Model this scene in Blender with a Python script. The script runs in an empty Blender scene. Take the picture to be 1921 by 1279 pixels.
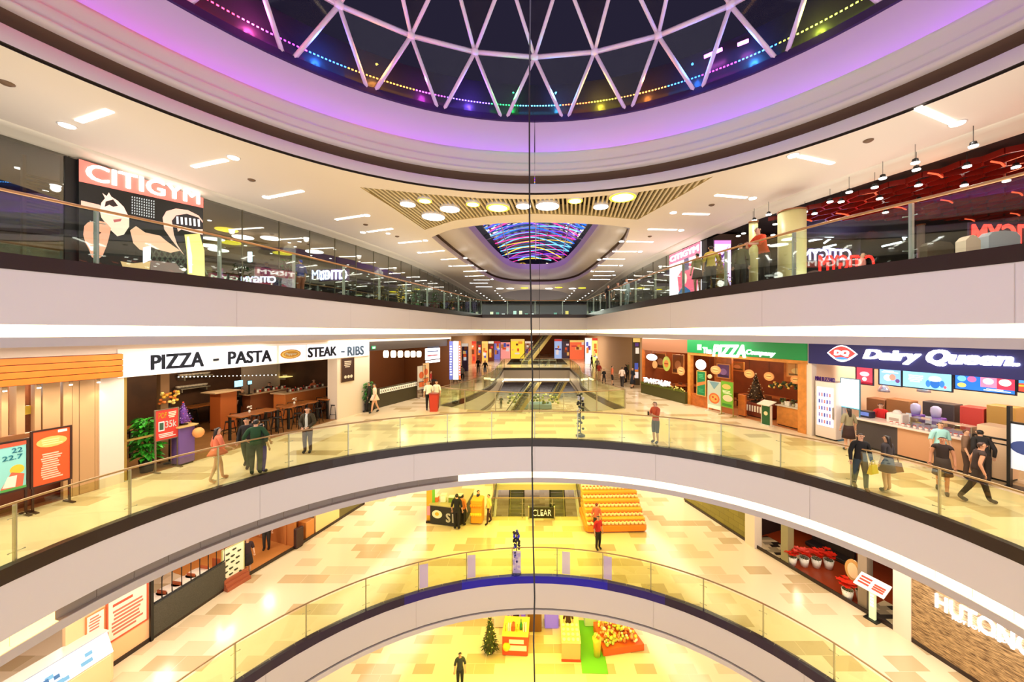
import bpy, bmesh, math, random
from mathutils import Vector, Matrix, geometry
random.seed(7)
PI = math.pi
SC = bpy.context.scene
COL = SC.collection

# ------------------------------------------------------------------ camera, world, exposure
F = 680.0            # focal length in pixels of the 1921 px frame
VX, VY = 1003.0, 622.0   # vanishing point of the atrium axis in the frame
CZ = 16.4            # eye height above the lowest floor
cam_d = bpy.data.cameras.new('camera')
cam = bpy.data.objects.new('camera', cam_d)
COL.objects.link(cam)
cam.location = (0, 0, CZ)
cam.rotation_euler = (PI / 2, 0, 0)
cam_d.sensor_width = 36
cam_d.lens = F / 1921 * 36
cam_d.shift_x = -(VX - 960.5) / 1921
cam_d.shift_y = -(639.5 - VY) / 1921
cam_d.clip_start = 0.05
cam_d.clip_end = 400
SC.camera = cam

SC.view_settings.view_transform = 'Standard'
SC.view_settings.look = 'None'
SC.view_settings.gamma = 1
SC.view_settings.use_curve_mapping = False
SC.view_settings.exposure = 0.45
SC.cycles.max_bounces = 6
SC.cycles.diffuse_bounces = 3
SC.cycles.glossy_bounces = 3
SC.cycles.transmission_bounces = 2
SC.cycles.transparent_max_bounces = 14
SC.cycles.sample_clamp_indirect = 4
SC.cycles.caustics_reflective = False
SC.cycles.caustics_refractive = False

world = bpy.data.worlds.new('world')
SC.world = world
world.use_nodes = True
nt = world.node_tree
bg = nt.nodes['Background']
tc = nt.nodes.new('ShaderNodeTexCoord')
sp = nt.nodes.new('ShaderNodeSeparateXYZ')
mr = nt.nodes.new('ShaderNodeMapRange')
mr.inputs['From Min'].default_value = 0.02
mr.inputs['From Max'].default_value = 0.30
cr = nt.nodes.new('ShaderNodeMixRGB')
cr.inputs[1].default_value = (1.0, 0.94, 0.90, 1)      # the rest of the lit mall behind the camera
cr.inputs[2].default_value = (0.012, 0.010, 0.022, 1)  # night sky overhead
nt.links.new(tc.outputs['Generated'], sp.inputs[0])
nt.links.new(sp.outputs['Z'], mr.inputs['Value'])
nt.links.new(mr.outputs[0], cr.inputs['Fac'])
nt.links.new(cr.outputs[0], bg.inputs['Color'])
bg.inputs['Strength'].default_value = 1.15

# floor levels
Z1, Z2, Z3, Z4 = 0.0, 5.9, 11.82, 17.89
ZC = 21.4            # main ceiling of the top level


def lin(c):
    return tuple(((v / 255) / 12.92 if v / 255 <= 0.04045 else ((v / 255 + 0.055) / 1.055) ** 2.4) for v in c)


def light(name, loc, energy, color=(1, .9, .8), size=(1, 1), rot=(0, 0, 0), kind='AREA', spot=None):
    d = bpy.data.lights.new(name, kind)
    d.energy = energy
    d.color = color
    if kind == 'AREA':
        d.shape = 'RECTANGLE'
        d.size, d.size_y = size
    elif kind == 'SPOT':
        d.spot_size = math.radians(spot or 120)
        d.spot_blend = 0.8
        d.shadow_soft_size = size[0]
    else:
        d.shadow_soft_size = size[0]
    o = bpy.data.objects.new(name, d)
    COL.objects.link(o)
    o.location = loc
    o.rotation_euler = rot
    return o


WARM = (1.0, .90, .76)
NEUT = (1.0, .93, .86)
YEL = (1.0, .84, .10)
# ceiling lighting of the concourses under each slab (faces down)
for zf, zc, k in ((Z3, Z4 - 1.95, 1.0), (Z2, Z3 - 1.95, 1.0), (Z1, Z2 - 1.8, 1.0)):
    for sx in (-1, 1):
        light('concourse_lamp', (sx * 11.3, 9.5, zc), 300 * k, WARM, (2.0, 11), (0, 0, sx * .2))
        light('concourse_lamp', (sx * 8.3, 24, zc), 300 * k, WARM, (2.0, 12), (0, 0, sx * .3))
    light('bridge_lamp', (0, 18.0, zc), 330 * k, YEL, (12, 3.0))
    light('bridge_lamp', (0, 50, zc), 700 * k, WARM, (16, 8))
light('bridge_lamp', (0, 25, Z3 - 1.95), 450, YEL, (7, 6))
light('bridge_lamp', (0, 14.5, Z2 - 1.8), 260, YEL, (6, 2))
# purple light washing the drum of the big skylight
for a in range(-112, 113, 7):
    r = 9.75 + .36
    x, y = r * math.sin(math.radians(a)), 3.5 + r * math.cos(math.radians(a))
    light('purple_lamp', (x, y, ZC + 1.60), 2.7, (.60, .22, 1.0), (1.2, .06), rot=(math.radians(180 - 12), 0, -math.radians(a)))
for yy in (40, 46, 54):
    light('far_fill', (0, yy, Z4 + .6), 120, NEUT, (.4,), kind='POINT')  # added fill for the dark far ceiling, no fixture here
light('dome_fill', (0, 3.5, ZC + 3.2), 260, (.78, .66, 1.0), (7, 7))  # added area light above the view, tints the bands below violet
# added unseen fill lights on the top floor, aimed up to brighten the ceiling
for sx, y, L in ((-11.2, 12, 12), (-8.2, 24, 11), (9.3, 11, 10), (7.0, 24, 11)):
    light('ceiling_fill', (sx, y, Z4 + .06), 95, NEUT, (1.2, L), (PI, 0, sx * .012 * -1))
light('purple_lamp', (0, 34, ZC + 1.9), 60, (.55, .2, 1.0), (.2,), kind='POINT')

# ------------------------------------------------------------------ materials
MATS = {}


def mat(name, rgb=(200, 200, 200), rough=.5, metal=0, emit=0, spec=.5, noise=0, nscale=20, ecol=None):
    if name in MATS:
        return MATS[name]
    m = bpy.data.materials.new(name)
    m.use_nodes = True
    t = m.node_tree
    b = t.nodes['Principled BSDF']
    c = lin(rgb) + (1,)
    b.inputs['Base Color'].default_value = c
    b.inputs['Roughness'].default_value = rough
    b.inputs['Metallic'].default_value = metal
    b.inputs['Specular IOR Level'].default_value = spec
    if emit:
        b.inputs['Emission Color'].default_value = (lin(ecol) + (1,)) if ecol else c
        b.inputs['Emission Strength'].default_value = emit
        m.cycles.emission_sampling = 'NONE' if emit < 3 else 'AUTO'
    if noise:
        n = t.nodes.new('ShaderNodeTexNoise')
        n.inputs['Scale'].default_value = nscale
        co = t.nodes.new('ShaderNodeTexCoord')
        t.links.new(co.outputs['Object'], n.inputs['Vector'])
        mx = t.nodes.new('ShaderNodeMixRGB')
        mx.blend_type = 'MULTIPLY'
        mx.inputs[1].default_value = c
        rp = t.nodes.new('ShaderNodeValToRGB')
        rp.color_ramp.elements[0].position = .35
        rp.color_ramp.elements[1].position = .65
        k = 1 - noise
        rp.color_ramp.elements[0].color = (k, k, k, 1)
        rp.color_ramp.elements[1].color = (1, 1, 1, 1)
        t.links.new(n.outputs[0], rp.inputs[0])
        t.links.new(rp.outputs[0], mx.inputs[2])
        mx.inputs[0].default_value = 1
        t.links.new(mx.outputs[0], b.inputs['Base Color'])
    MATS[name] = m
    return m


def brick_mat(name, c1, c2, cm, w, h, mortar=.01, rough=.5, thr=None, coord='Object', swap=None, offset=.5):
    """tiles / bricks / boards; with thr only that share of the tiles takes c2"""
    if name in MATS:
        return MATS[name]
    m = bpy.data.materials.new(name)
    m.use_nodes = True
    t = m.node_tree
    b = t.nodes['Principled BSDF']
    b.inputs['Roughness'].default_value = rough
    co = t.nodes.new('ShaderNodeTexCoord')
    br = t.nodes.new('ShaderNodeTexBrick')
    br.offset = offset
    br.inputs['Scale'].default_value = 1
    br.inputs['Brick Width'].default_value = w
    br.inputs['Row Height'].default_value = h
    br.inputs['Mortar Size'].default_value = mortar
    vec = co.outputs[coord]
    if swap:
        s = t.nodes.new('ShaderNodeSeparateXYZ')
        c = t.nodes.new('ShaderNodeCombineXYZ')
        t.links.new(vec, s.inputs[0])
        for i, ch in enumerate(swap):
            t.links.new(s.outputs['XYZ'.index(ch)], c.inputs[i])
        vec = c.outputs[0]
    t.links.new(vec, br.inputs['Vector'])
    if thr is None:
        br.inputs['Color1'].default_value = lin(c1) + (1,)
        br.inputs['Color2'].default_value = lin(c2) + (1,)
        br.inputs['Mortar'].default_value = lin(cm) + (1,)
        t.links.new(br.outputs['Color'], b.inputs['Base Color'])
    else:
        br.inputs['Color1'].default_value = (0, 0, 0, 1)
        br.inputs['Color2'].default_value = (1, 1, 1, 1)
        br.inputs['Mortar'].default_value = (0, 0, 0, 1)
        rp = t.nodes.new('ShaderNodeValToRGB')
        rp.color_ramp.interpolation = 'CONSTANT'
        e = rp.color_ramp.elements
        e[0].color = lin(c1) + (1,)
        e[1].position = 1 - thr
        e[1].color = lin(c2) + (1,)
        e2 = rp.color_ramp.elements.new(1 - thr * .45)
        e2.color = tuple((a + b_) / 2 for a, b_ in zip(lin(c1), lin(c2))) + (1,)
        t.links.new(br.outputs['Color'], rp.inputs[0])
        t.links.new(rp.outputs[0], b.inputs['Base Color'])
    MATS[name] = m
    return m


def glass_mat(name, tint, refl=.12, rough=.02, gcol=(1, 1, 1)):
    """thin sheet glass: tinted see-through plus a reflection that grows at grazing angles"""
    if name in MATS:
        return MATS[name]
    m = bpy.data.materials.new(name)
    m.use_nodes = True
    t = m.node_tree
    t.nodes.clear()
    out = t.nodes.new('ShaderNodeOutputMaterial')
    tr = t.nodes.new('ShaderNodeBsdfTransparent')
    tr.inputs[0].default_value = tuple(tint) + (1,)
    gl = t.nodes.new('ShaderNodeBsdfGlossy')
    gl.inputs['Roughness'].default_value = rough
    gl.inputs['Color'].default_value = tuple(gcol) + (1,)
    lw = t.nodes.new('ShaderNodeLayerWeight')
    lw.inputs['Blend'].default_value = .25
    mp = t.nodes.new('ShaderNodeMapRange')
    mp.inputs['To Min'].default_value = refl * .4
    mp.inputs['To Max'].default_value = min(1, refl * 3.5)
    t.links.new(lw.outputs['Facing'], mp.inputs['Value'])
    mx = t.nodes.new('ShaderNodeMixShader')
    t.links.new(mp.outputs[0], mx.inputs[0])
    t.links.new(tr.outputs[0], mx.inputs[1])
    t.links.new(gl.outputs[0], mx.inputs[2])
    t.links.new(mx.outputs[0], out.inputs['Surface'])
    MATS[name] = m
    return m


# ------------------------------------------------------------------ frames and pixels
class Frame:
    """u runs to the viewer's right along a wall, v goes into the wall, z up"""
    def __init__(s, p0, p1, z=0.0):
        s.o = Vector((p0[0], p0[1], z))
        d = Vector((p1[0] - p0[0], p1[1] - p0[1], 0))
        s.len = d.length
        s.u = d.normalized()
        s.v = Vector((-s.u.y, s.u.x, 0))
        s.M = Matrix(((s.u.x, s.v.x, 0, s.o.x), (s.u.y, s.v.y, 0, s.o.y), (0, 0, 1, s.o.z), (0, 0, 0, 1)))

    def px(s, x, y, v=0.0):
        """wall coordinates (u, z) of what the photo shows at a pixel, on the plane v behind the wall line"""
        r = Vector(((x - VX) / F, 1, (VY - y) / F))
        o = s.o + s.v * v
        k = (o - cam.location).dot(s.v) / r.dot(s.v)
        p = cam.location + r * k - s.o
        return p.dot(s.u), p.z

    def pt(s, u, v, z):
        return s.M @ Vector((u, v, z))

    def sub(s, u, v, z=0.0, rot=0.0):
        p = s.pt(u, v, z)
        a = math.atan2(s.u.y, s.u.x) + rot
        return Frame((p.x, p.y), (p.x + math.cos(a), p.y + math.sin(a)), p.z)


def G(x, y, z):
    """ground point of a pixel at height z"""
    t = (z - CZ) / ((VY - y) / F)
    return ((x - VX) / F * t, t)


def WF(x, y, rot=0.0, z=0.0):
    """free standing frame; rot 0 faces the camera"""
    a = math.radians(rot)
    return Frame((x, y), (x + math.cos(a), y + math.sin(a)), z)


# ------------------------------------------------------------------ mesh builder
class MB:
    def __init__(s, fr=None):
        s.v, s.f, s.m, s.sm = [], [], [], []
        s.M = fr.M if isinstance(fr, Frame) else (fr or Matrix())
        s.mats = []

    def mi(s, m):
        if m not in s.mats:
            s.mats.append(m)
        return s.mats.index(m)

    def add(s, vs, fs, m, smooth=False):
        b = len(s.v)
        s.v += [s.M @ Vector(p) for p in vs]
        k = s.mi(m)
        for f in fs:
            s.f.append([b + i for i in f])
            s.m.append(k)
            s.sm.append(smooth)
        return s

    def box(s, x0, x1, y0, y1, z0, z1, m):
        vs = [(x, y, z) for z in (z0, z1) for y in (y0, y1) for x in (x0, x1)]
        return s.add(vs, [(0, 2, 3, 1), (4, 5, 7, 6), (0, 1, 5, 4), (2, 6, 7, 3), (0, 4, 6, 2), (1, 3, 7, 5)], m)

    def rbox(s, x0, x1, y0, y1, z0, z1, m, b=.02):
        """box with its vertical edges chamfered and a small top chamfer"""
        b = min(b, abs(x1 - x0) * .45, abs(y1 - y0) * .45, abs(z1 - z0) * .45)
        def ring(i, z):
            a0, a1, b0, b1 = x0 + i, x1 - i, y0 + i, y1 - i
            return [(a0 + b, b0, z), (a1 - b, b0, z), (a1, b0 + b, z), (a1, b1 - b, z), (a1 - b, b1, z), (a0 + b, b1, z), (a0, b1 - b, z), (a0, b0 + b, z)]
        return s.loft([ring(b * .6, z0), ring(0, z0 + b * .6), ring(0, z1 - b * .6), ring(b * .6, z1)], m)

    def loft(s, rings, m, closed=True, caps=True, smooth=False):
        n = len(rings[0])
        vs = [p for r in rings for p in r]
        fs = []
        for i in range(len(rings) - 1):
            for j in range(n if closed else n - 1):
                k = (j + 1) % n
                fs.append((i * n + j, i * n + k, (i + 1) * n + k, (i + 1) * n + j))
        if caps and closed:
            fs.append(tuple(range(n - 1, -1, -1)))
            fs.append(tuple(range((len(rings) - 1) * n, len(rings) * n)))
        return s.add(vs, fs, m, smooth)

    def prism(s, poly, z0, z1, m):
        return s.loft([[(x, y, z0) for x, y in poly], [(x, y, z1) for x, y in poly]], m)

    def plate(s, poly, v0, v1, m):
        """polygon in the wall plane (u, z), thick from v0 to v1"""
        return s.loft([[(x, v0, z) for x, z in poly], [(x, v1, z) for x, z in poly]], m)

    def disc(s, u, z, ru, rz, v0, v1, m, n=20):
        return s.plate([(u + ru * math.cos(2 * PI * i / n), z + rz * math.sin(2 * PI * i / n)) for i in range(n)], v0, v1, m)

    def lathe(s, x, y, prof, m, n=14, smooth=True):
        rings = [[(x + r * math.cos(2 * PI * i / n), y + r * math.sin(2 * PI * i / n), z) for i in range(n)] for r, z in prof]
        return s.loft(rings, m, smooth=smooth)

    def tube(s, pts, r, m, n=6, smooth=True, caps=True):
        pts = [Vector(p) for p in pts]
        rr = r if isinstance(r, (list, tuple)) else [r] * len(pts)
        rings = []
        for i, p in enumerate(pts):
            d = (pts[min(i + 1, len(pts) - 1)] - pts[max(i - 1, 0)]).normalized()
            a = d.cross(Vector((0, 0, 1)))
            if a.length < .05:
                a = d.cross(Vector((0, 1, 0)))
            a.normalize()
            b = d.cross(a).normalized()
            rings.append([tuple(p + (a * math.cos(2 * PI * k / n) + b * math.sin(2 * PI * k / n)) * rr[i]) for k in range(n)])
        return s.loft(rings, m, smooth=smooth, caps=caps)

    def ball(s, c, r, m, sz=1.0, n=10, k=6):
        rings = []
        for i in range(1, k):
            t = PI * i / k
            rings.append([(c[0] + r * math.sin(t) * math.cos(2 * PI * j / n), c[1] + r * math.sin(t) * math.sin(2 * PI * j / n), c[2] - r * sz * math.cos(t)) for j in range(n)])
        return s.loft(rings, m, smooth=True)

    def quad(s, a, b, c, d, m):
        return s.add([a, b, c, d], [(0, 1, 2, 3)], m)

    def build(s, name, parent=None, kind=None):
        if not s.f:
            return None
        me = bpy.data.meshes.new(name)
        me.from_pydata([tuple(v) for v in s.v], [], s.f)
        for m in s.mats:
            me.materials.append(m)
        me.polygons.foreach_set('material_index', s.m)
        me.polygons.foreach_set('use_smooth', s.sm)
        me.update()
        o = bpy.data.objects.new(name, me)
        COL.objects.link(o)
        if parent is not None:
            pw = Matrix.Translation(parent.location) @ parent.rotation_euler.to_matrix().to_4x4() if parent.parent is None else parent.get('_w', None)
            if parent.parent is None:
                me.transform(pw.inverted())
            else:
                q = parent.parent
                pw = Matrix.Translation(q.location) @ q.rotation_euler.to_matrix().to_4x4()
                me.transform(pw.inverted())
            o.parent = parent
        if kind:
            o['kind'] = kind
        return o


def thing(name, label, cat, loc, group=None, rz=0.0):
    o = bpy.data.objects.new(name, None)
    o.empty_display_size = .2
    COL.objects.link(o)
    o.location = loc
    o.rotation_euler = (0, 0, rz)
    o['label'] = label
    o['category'] = cat
    if group:
        o['group'] = group
    return o


def at(name, label, cat, fr, u=0, v=0, z=0, group=None):
    return thing(name, label, cat, fr.pt(u, v, z), group)


def tag(o, label, cat, group=None, kind=None):
    o['label'] = label
    o['category'] = cat
    if group:
        o['group'] = group
    if kind:
        o['kind'] = kind
    return o


def struct(name, mb, label, parent=None):
    o = mb.build(name, parent)
    if parent is None:
        o['kind'] = 'structure'
        o['label'] = label
        o['category'] = name.split('_')[0]
    return o


def dup(o, loc=None, label=None, parent=None):
    c = o.copy()
    COL.objects.link(c)
    if parent is not None:
        c.parent = parent
    if loc is not None:
        c.location = loc
    if label:
        c['label'] = label
    for ch in list(o.children):
        dup(ch, parent=c)
    return c


def text_mesh(s, bold=0.0, shear=0.0):
    cu = bpy.data.curves.new('t', 'FONT')
    cu.body = s
    cu.offset = bold
    cu.shear = shear
    cu.resolution_u = 3
    ob = bpy.data.objects.new('t', cu)
    COL.objects.link(ob)
    dg = bpy.context.evaluated_depsgraph_get()
    me = ob.evaluated_get(dg).to_mesh()
    vs = [tuple(v.co) for v in me.vertices]
    fs = [tuple(p.vertices) for p in me.polygons]
    ob.evaluated_get(dg).to_mesh_clear()
    bpy.data.objects.remove(ob)
    bpy.data.curves.remove(cu)
    return vs, fs


def text(mb, s, u0, u1, z0, z1, v, m, bold=.01, shear=0.0, depth=.02, flip=False, skew=None):
    """letters stretched into a box of the wall plane; skew=(z0b, z1b) gives the box other heights at u1"""
    vs, fs = text_mesh(s, 0, shear)
    if not vs:
        return
    if bold > .012:          # heavier strokes: the outline struck three times side by side
        n0 = len(vs)
        e = bold
        vs = [(p[0] + dx, p[1] + dy, 0) for dx, dy in ((-e, -e * .6), (-e, e * .6), (0, 0), (e, e * .6), (e, -e * .6)) for p in vs]
        fs = [tuple(i + n0 * k for i in f) for k in range(5) for f in fs]
    x0, x1 = min(p[0] for p in vs), max(p[0] for p in vs)
    y0, y1 = min(p[1] for p in vs), max(p[1] for p in vs)
    out = []
    for p in vs:
        a = (p[0] - x0) / (x1 - x0)
        b = (p[1] - y0) / (y1 - y0)
        if flip:
            a = 1 - a
        if skew:
            zz = (z0 + (skew[0] - z0) * a) * (1 - b) + (z1 + (skew[1] - z1) * a) * b
        else:
            zz = z0 + (z1 - z0) * b
        out.append((u0 + (u1 - u0) * a, zz))
    n = len(out)
    # front faces and side walls
    edges = {}
    for f in fs:
        for i in range(len(f)):
            a, b = f[i], f[(i + 1) % len(f)]
            k = (min(a, b), max(a, b))
            edges[k] = edges.get(k, 0) + 1
    V = [(u, v, z) for u, z in out] + [(u, v + depth, z) for u, z in out]
    F_ = [tuple(f) for f in fs] + [(a, b, b + n, a + n) for (a, b), c in edges.items() if c == 1]
    mb.add(V, F_, m)


def tess(outer, holes=()):
    """triangles of a 2D polygon with holes"""
    lists = [[Vector((x, y, 0)) for x, y in outer]] + [[Vector((x, y, 0)) for x, y in h] for h in holes]
    tri = geometry.tessellate_polygon(lists)
    pts = [(p.x, p.y) for l in lists for p in l]
    return pts, tri


def slab(mb, outer, holes, z, m, up=True):
    pts, tri = tess(outer, holes)
    fs = []
    for t in tri:
        a, b, c = (Vector(pts[i]) for i in t)
        cr_ = (b - a).x * (c - a).y - (b - a).y * (c - a).x
        if (cr_ > 0) != up:
            t = (t[0], t[2], t[1])
        fs.append(tuple(t))
    mb.add([(x, y, z) for x, y in pts], fs, m)


def smooth_line(pts, per=6):
    """Catmull-Rom through points"""
    out = []
    P = [pts[0]] + list(pts) + [pts[-1]]
    for i in range(1, len(P) - 2):
        for k in range(per):
            t = k / per
            a, b, c, d = P[i - 1], P[i], P[i + 1], P[i + 2]
            out.append(tuple(.5 * (2 * b[j] + (c[j] - a[j]) * t + (2 * a[j] - 5 * b[j] + 4 * c[j] - d[j]) * t * t + (3 * b[j] - a[j] - 3 * c[j] + d[j]) * t ** 3) for j in range(2)))
    out.append(tuple(pts[-1]))
    return out


def offset_line(pts, d):
    """move an open line sideways (positive: to the left of its direction)"""
    out = []
    for i, p in enumerate(pts):
        a = pts[max(i - 1, 0)]
        b = pts[min(i + 1, len(pts) - 1)]
        t = Vector((b[0] - a[0], b[1] - a[1])).normalized()
        out.append((p[0] - t.y * d, p[1] + t.x * d))
    return out


def resample(pts, step):
    L = [0]
    for a, b in zip(pts, pts[1:]):
        L.append(L[-1] + math.hypot(b[0] - a[0], b[1] - a[1]))
    n = max(1, round(L[-1] / step))
    out = []
    j = 0
    for i in range(n + 1):
        s = L[-1] * i / n
        while j < len(L) - 2 and L[j + 1] < s:
            j += 1
        t = (s - L[j]) / max(1e-9, L[j + 1] - L[j])
        out.append((pts[j][0] + (pts[j + 1][0] - pts[j][0]) * t, pts[j][1] + (pts[j + 1][1] - pts[j][1]) * t))
    return out


def band(mb, line, prof, m, smooth=True):
    """sweep an open profile [(sideways, z)...] along an open plan line; sideways positive = to the left"""
    rows = [offset_line(line, d) if d else line for d, z in prof]
    n = len(line)
    vs = [(rows[i][j][0], rows[i][j][1], prof[i][1]) for i in range(len(prof)) for j in range(n)]
    fs = [(i * n + j, i * n + j + 1, (i + 1) * n + j + 1, (i + 1) * n + j) for i in range(len(prof) - 1) for j in range(n - 1)]
    mb.add(vs, fs, m, smooth)


ORD = ['first', 'second', 'third', 'fourth', 'fifth', 'sixth', 'seventh', 'eighth', 'ninth', 'tenth', 'eleventh', 'twelfth', 'thirteenth', 'fourteenth', 'fifteenth', 'sixteenth', 'seventeenth', 'eighteenth', 'nineteenth', 'twentieth']

# ------------------------------------------------------------------ shared materials
m_white = mat('white_paint', (232, 222, 214), .55)
m_fascia = mat('fascia_panel', (226, 220, 222), .42)
m_ceil = mat('ceiling_plaster', (244, 232, 216), .8)
m_kick = mat('dark_stone_kerb', (44, 27, 24), .3)
m_cove = mat('cove_light', (255, 236, 190), emit=2.2, ecol=(255, 238, 190))
m_covewarm = mat('warm_cove_light', (255, 214, 150), emit=1.6, ecol=(255, 205, 130))
m_coveoff = mat('unlit_cove', (150, 138, 130), .6)
m_lip = mat('grey_lip', (200, 192, 192), .5)
m_steel = mat('brushed_steel', (190, 182, 165), .3, .8)
m_rail = mat('handrail_steel', (178, 150, 110), .28, .85)
m_black = mat('black', (12, 11, 12), .45)
m_dark = mat('dark_interior', (34, 22, 18), .7)
m_floor = brick_mat('floor_tiles', (240, 218, 184), (204, 178, 138), (214, 190, 152), .98, .56, .006, .16, thr=.40)
m_sof = mat('soffit', (226, 208, 190), .7)
m_bal = glass_mat('balustrade_glass', (.94, .98, .80), .10)
m_balclear = glass_mat('clear_balustrade_glass', (.86, .94, .89), .09)
m_purple = mat('skylight_rim', (40, 14, 70), .35)

# ------------------------------------------------------------------ plan outlines
def ellipse_edge(a, b, yc, y0, n=40):
    pts = [(-a, y0), (-a, yc * .5)]
    for i in range(n + 1):
        t = PI - PI * i / n
        pts.append((a * math.cos(t), yc + b * math.sin(t)))
    return pts + [(a, yc * .5), (a, y0)]

E3 = ellipse_edge(10.2, 8.27, 7.1, -3)
E2 = ellipse_edge(9.85, 8.4, 7.15, -3)
E4 = smooth_line([(-11.4, -3), (-11.0, 3.5), (-10.2, 6.9), (-9.06, 10), (-7.9, 14.8), (-6.3, 23.0), (-4.6, 31.8)], 4)[:-1] + \
    [(-4.6, 31.8), (4.5, 31.7)] + smooth_line([(4.5, 31.7), (4.75, 25.4), (5.7, 15.5), (6.96, 9.9), (8.4, 6.25), (9.0, 3), (9.3, -3)], 4)[1:]
V3_left = smooth_line([(-5.75, 22.4), (-4.7, 25), (-4.15, 27.4), (-3.6, 31.6), (-3.7, 38), (-3.9, 45.8)], 4)
V3_right = smooth_line([(4.4, 45.8), (4.4, 36.6), (3.95, 31.2), (4.06, 27.9), (4.7, 24), (5.3, 21.7)], 4)
V3_near = smooth_line([(5.3, 21.7), (3.4, 20.9), (0, 20.5), (-3.4, 21.2), (-5.75, 22.4)], 4)
V3 = V3_left + V3_right + V3_near[1:-1]
V3B = [(-3.9, 50.5), (-3.9, 61), (4.6, 61), (4.6, 50.5)]
V2 = [(-2.4, 20.6), (-2.9, 30), (-2.9, 36), (3.1, 36), (3.1, 30), (2.7, 20.6)]


def clean(poly):
    out = []
    for p in poly:
        if not out or math.hypot(p[0] - out[-1][0], p[1] - out[-1][1]) > 1e-3:
            out.append(p)
    return out


def outer_with(edge, far, w=27):
    return [(-w, -3)] + list(edge) + [(w, -3), (w, far), (-w, far)]


# ------------------------------------------------------------------ floors and slabs
def floor_obj(outer, holes, z, label, thick=1.75, soffit=True):
    mb = MB()
    slab(mb, clean(outer), [clean(h) for h in holes], z, m_floor, True)
    o = struct('floor', mb, label)
    if soffit:
        mb = MB()
        slab(mb, clean(outer), [clean(h) for h in holes], z - thick, m_sof, False)
        struct('ceiling', mb, 'pale soffit below the ' + label)
    return o

mb = MB()
slab(mb, [(-27, -3), (27, -3), (27, 75), (-27, 75)], [], Z1, m_floor, True)
struct('floor', mb, 'beige tiled ground floor at the bottom of the atrium')
floor_obj(outer_with(E2, 92), [V2], Z2, 'tiled floor of the second level', 1.6)
floor_obj(outer_with(E3, 75), [V3, V3B], Z3, 'tiled floor of the third level')
mb = MB()
slab(mb, clean(outer_with(E4, 75)), [], Z4, mat('top_floor_tiles', (150, 130, 112), .25), True)
struct('floor', mb, 'floor of the top level round the long opening')
mb = MB()
slab(mb, clean(outer_with(E4, 75)), [], Z4 - 1.78, m_sof, False)
struct('ceiling', mb, 'pale soffit below the top level')


def fascia(name, line, zf, label, lit=lambda p: True, cove=m_cove, thin=False, kick=m_kick):
    """kerb, white panel band, recessed light slot and lower lip along a void edge (left of the line is the slab)"""
    mb = MB()
    band(mb, line, [(0, zf - .28), (0.0, zf - .8), (0, zf - 1.35)], m_fascia)
    root = struct(name, mb, label)
    mb = MB()
    if kick is m_kick:
        band(mb, line, [(.16, zf), (.16, zf + .03), (-.02, zf + .03), (-.02, zf - .28), (.05, zf - .28)], kick, False)
    else:
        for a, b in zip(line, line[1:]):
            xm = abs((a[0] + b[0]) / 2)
            kk = mat('kerb_painted_blue_light', (16, 8, 190), .3) if xm < 3.2 and a[1] > 12 else (mat('kerb_painted_indigo_light', (36, 14, 120), .3) if xm < 5 and a[1] > 12 else kick)  # blue light on the kerb put into its colour, strongest mid-span
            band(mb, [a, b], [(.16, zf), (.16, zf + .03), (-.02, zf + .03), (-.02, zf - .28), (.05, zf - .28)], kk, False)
    o = mb.build('kerb', root)
    mb = MB()
    if thin:
        band(mb, line, [(0, zf - 1.35), (.06, zf - 1.35), (.06, zf - 1.42)], m_coveoff, False)
        o = mb.build('cove', root)
        mb = MB()
        band(mb, line, [(.06, zf - 1.42), (-.02, zf - 1.42), (-.02, zf - 1.6), (1.2, zf - 1.6)], m_fascia, False)
    else:
        segs = {}
        for a, b in zip(line, line[1:]):
            k = lit(((a[0] + b[0]) / 2, (a[1] + b[1]) / 2))
            mm = {0: m_coveoff, 1: cove, 2: m_covewarm}[int(k)]
            la = MB()
            band(mb, [a, b], [(0, zf - 1.35), (.09, zf - 1.37), (.09, zf - 1.58), (0, zf - 1.6)], mm, False)
        o = mb.build('cove', root)
        mb = MB()
        band(mb, line, [(0, zf - 1.6), (-.03, zf - 1.6), (-.03, zf - 1.8), (1.2, zf - 1.8)], m_lip, False)
    mb.build('lip', root)
    # joints between the panels
    mb = MB()
    for p, q in zip(resample(line, 4.8)[1:-1], resample(line, 4.8)[2:]):
        t = Vector((q[0] - p[0], q[1] - p[1])).normalized()
        a = (p[0] + t.y * .004, p[1] - t.x * .004)
        mb.quad((a[0], a[1], zf - .3), (a[0] + t.x * .012, a[1] + t.y * .012, zf - .3), (a[0] + t.x * .012, a[1] + t.y * .012, zf - 1.34), (a[0], a[1], zf - 1.34), m_lip)
    mb.build('panel_joint', root)
    return root

fascia('trim_1', E4, Z4, 'white band with a dark kerb and glowing cove along the top level void')
fascia('trim_2', E3, Z3, 'white curved band with a dark kerb edging the third level void',
       lit=lambda p: 1 if p[0] > -3.2 else (2 if p[1] < 7.9 else 0))
m_kickblue = mat('kerb_painted_violet', (40, 24, 60), .25)  # outer kerb colour, where the painted blue light fades to violet
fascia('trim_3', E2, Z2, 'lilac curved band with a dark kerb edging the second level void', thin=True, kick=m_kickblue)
far3 = [(-3.9, 45.8), (4.4, 45.8)]
fascia('trim_4', V3_left + [(4.4, 45.8)] + V3_right[1:], Z3, 'curved band round the second opening of the third level', lit=lambda p: 1 if p[1] > 45 else 0)
# the far side walls of openings seen only from in front
fascia('trim_5', [(-2.4, 20.6), (-2.9, 30), (-2.9, 36), (3.1, 36), (3.1, 30), (2.7, 20.6)], Z2, 'band round the escalator opening of the second level', thin=True)

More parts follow.
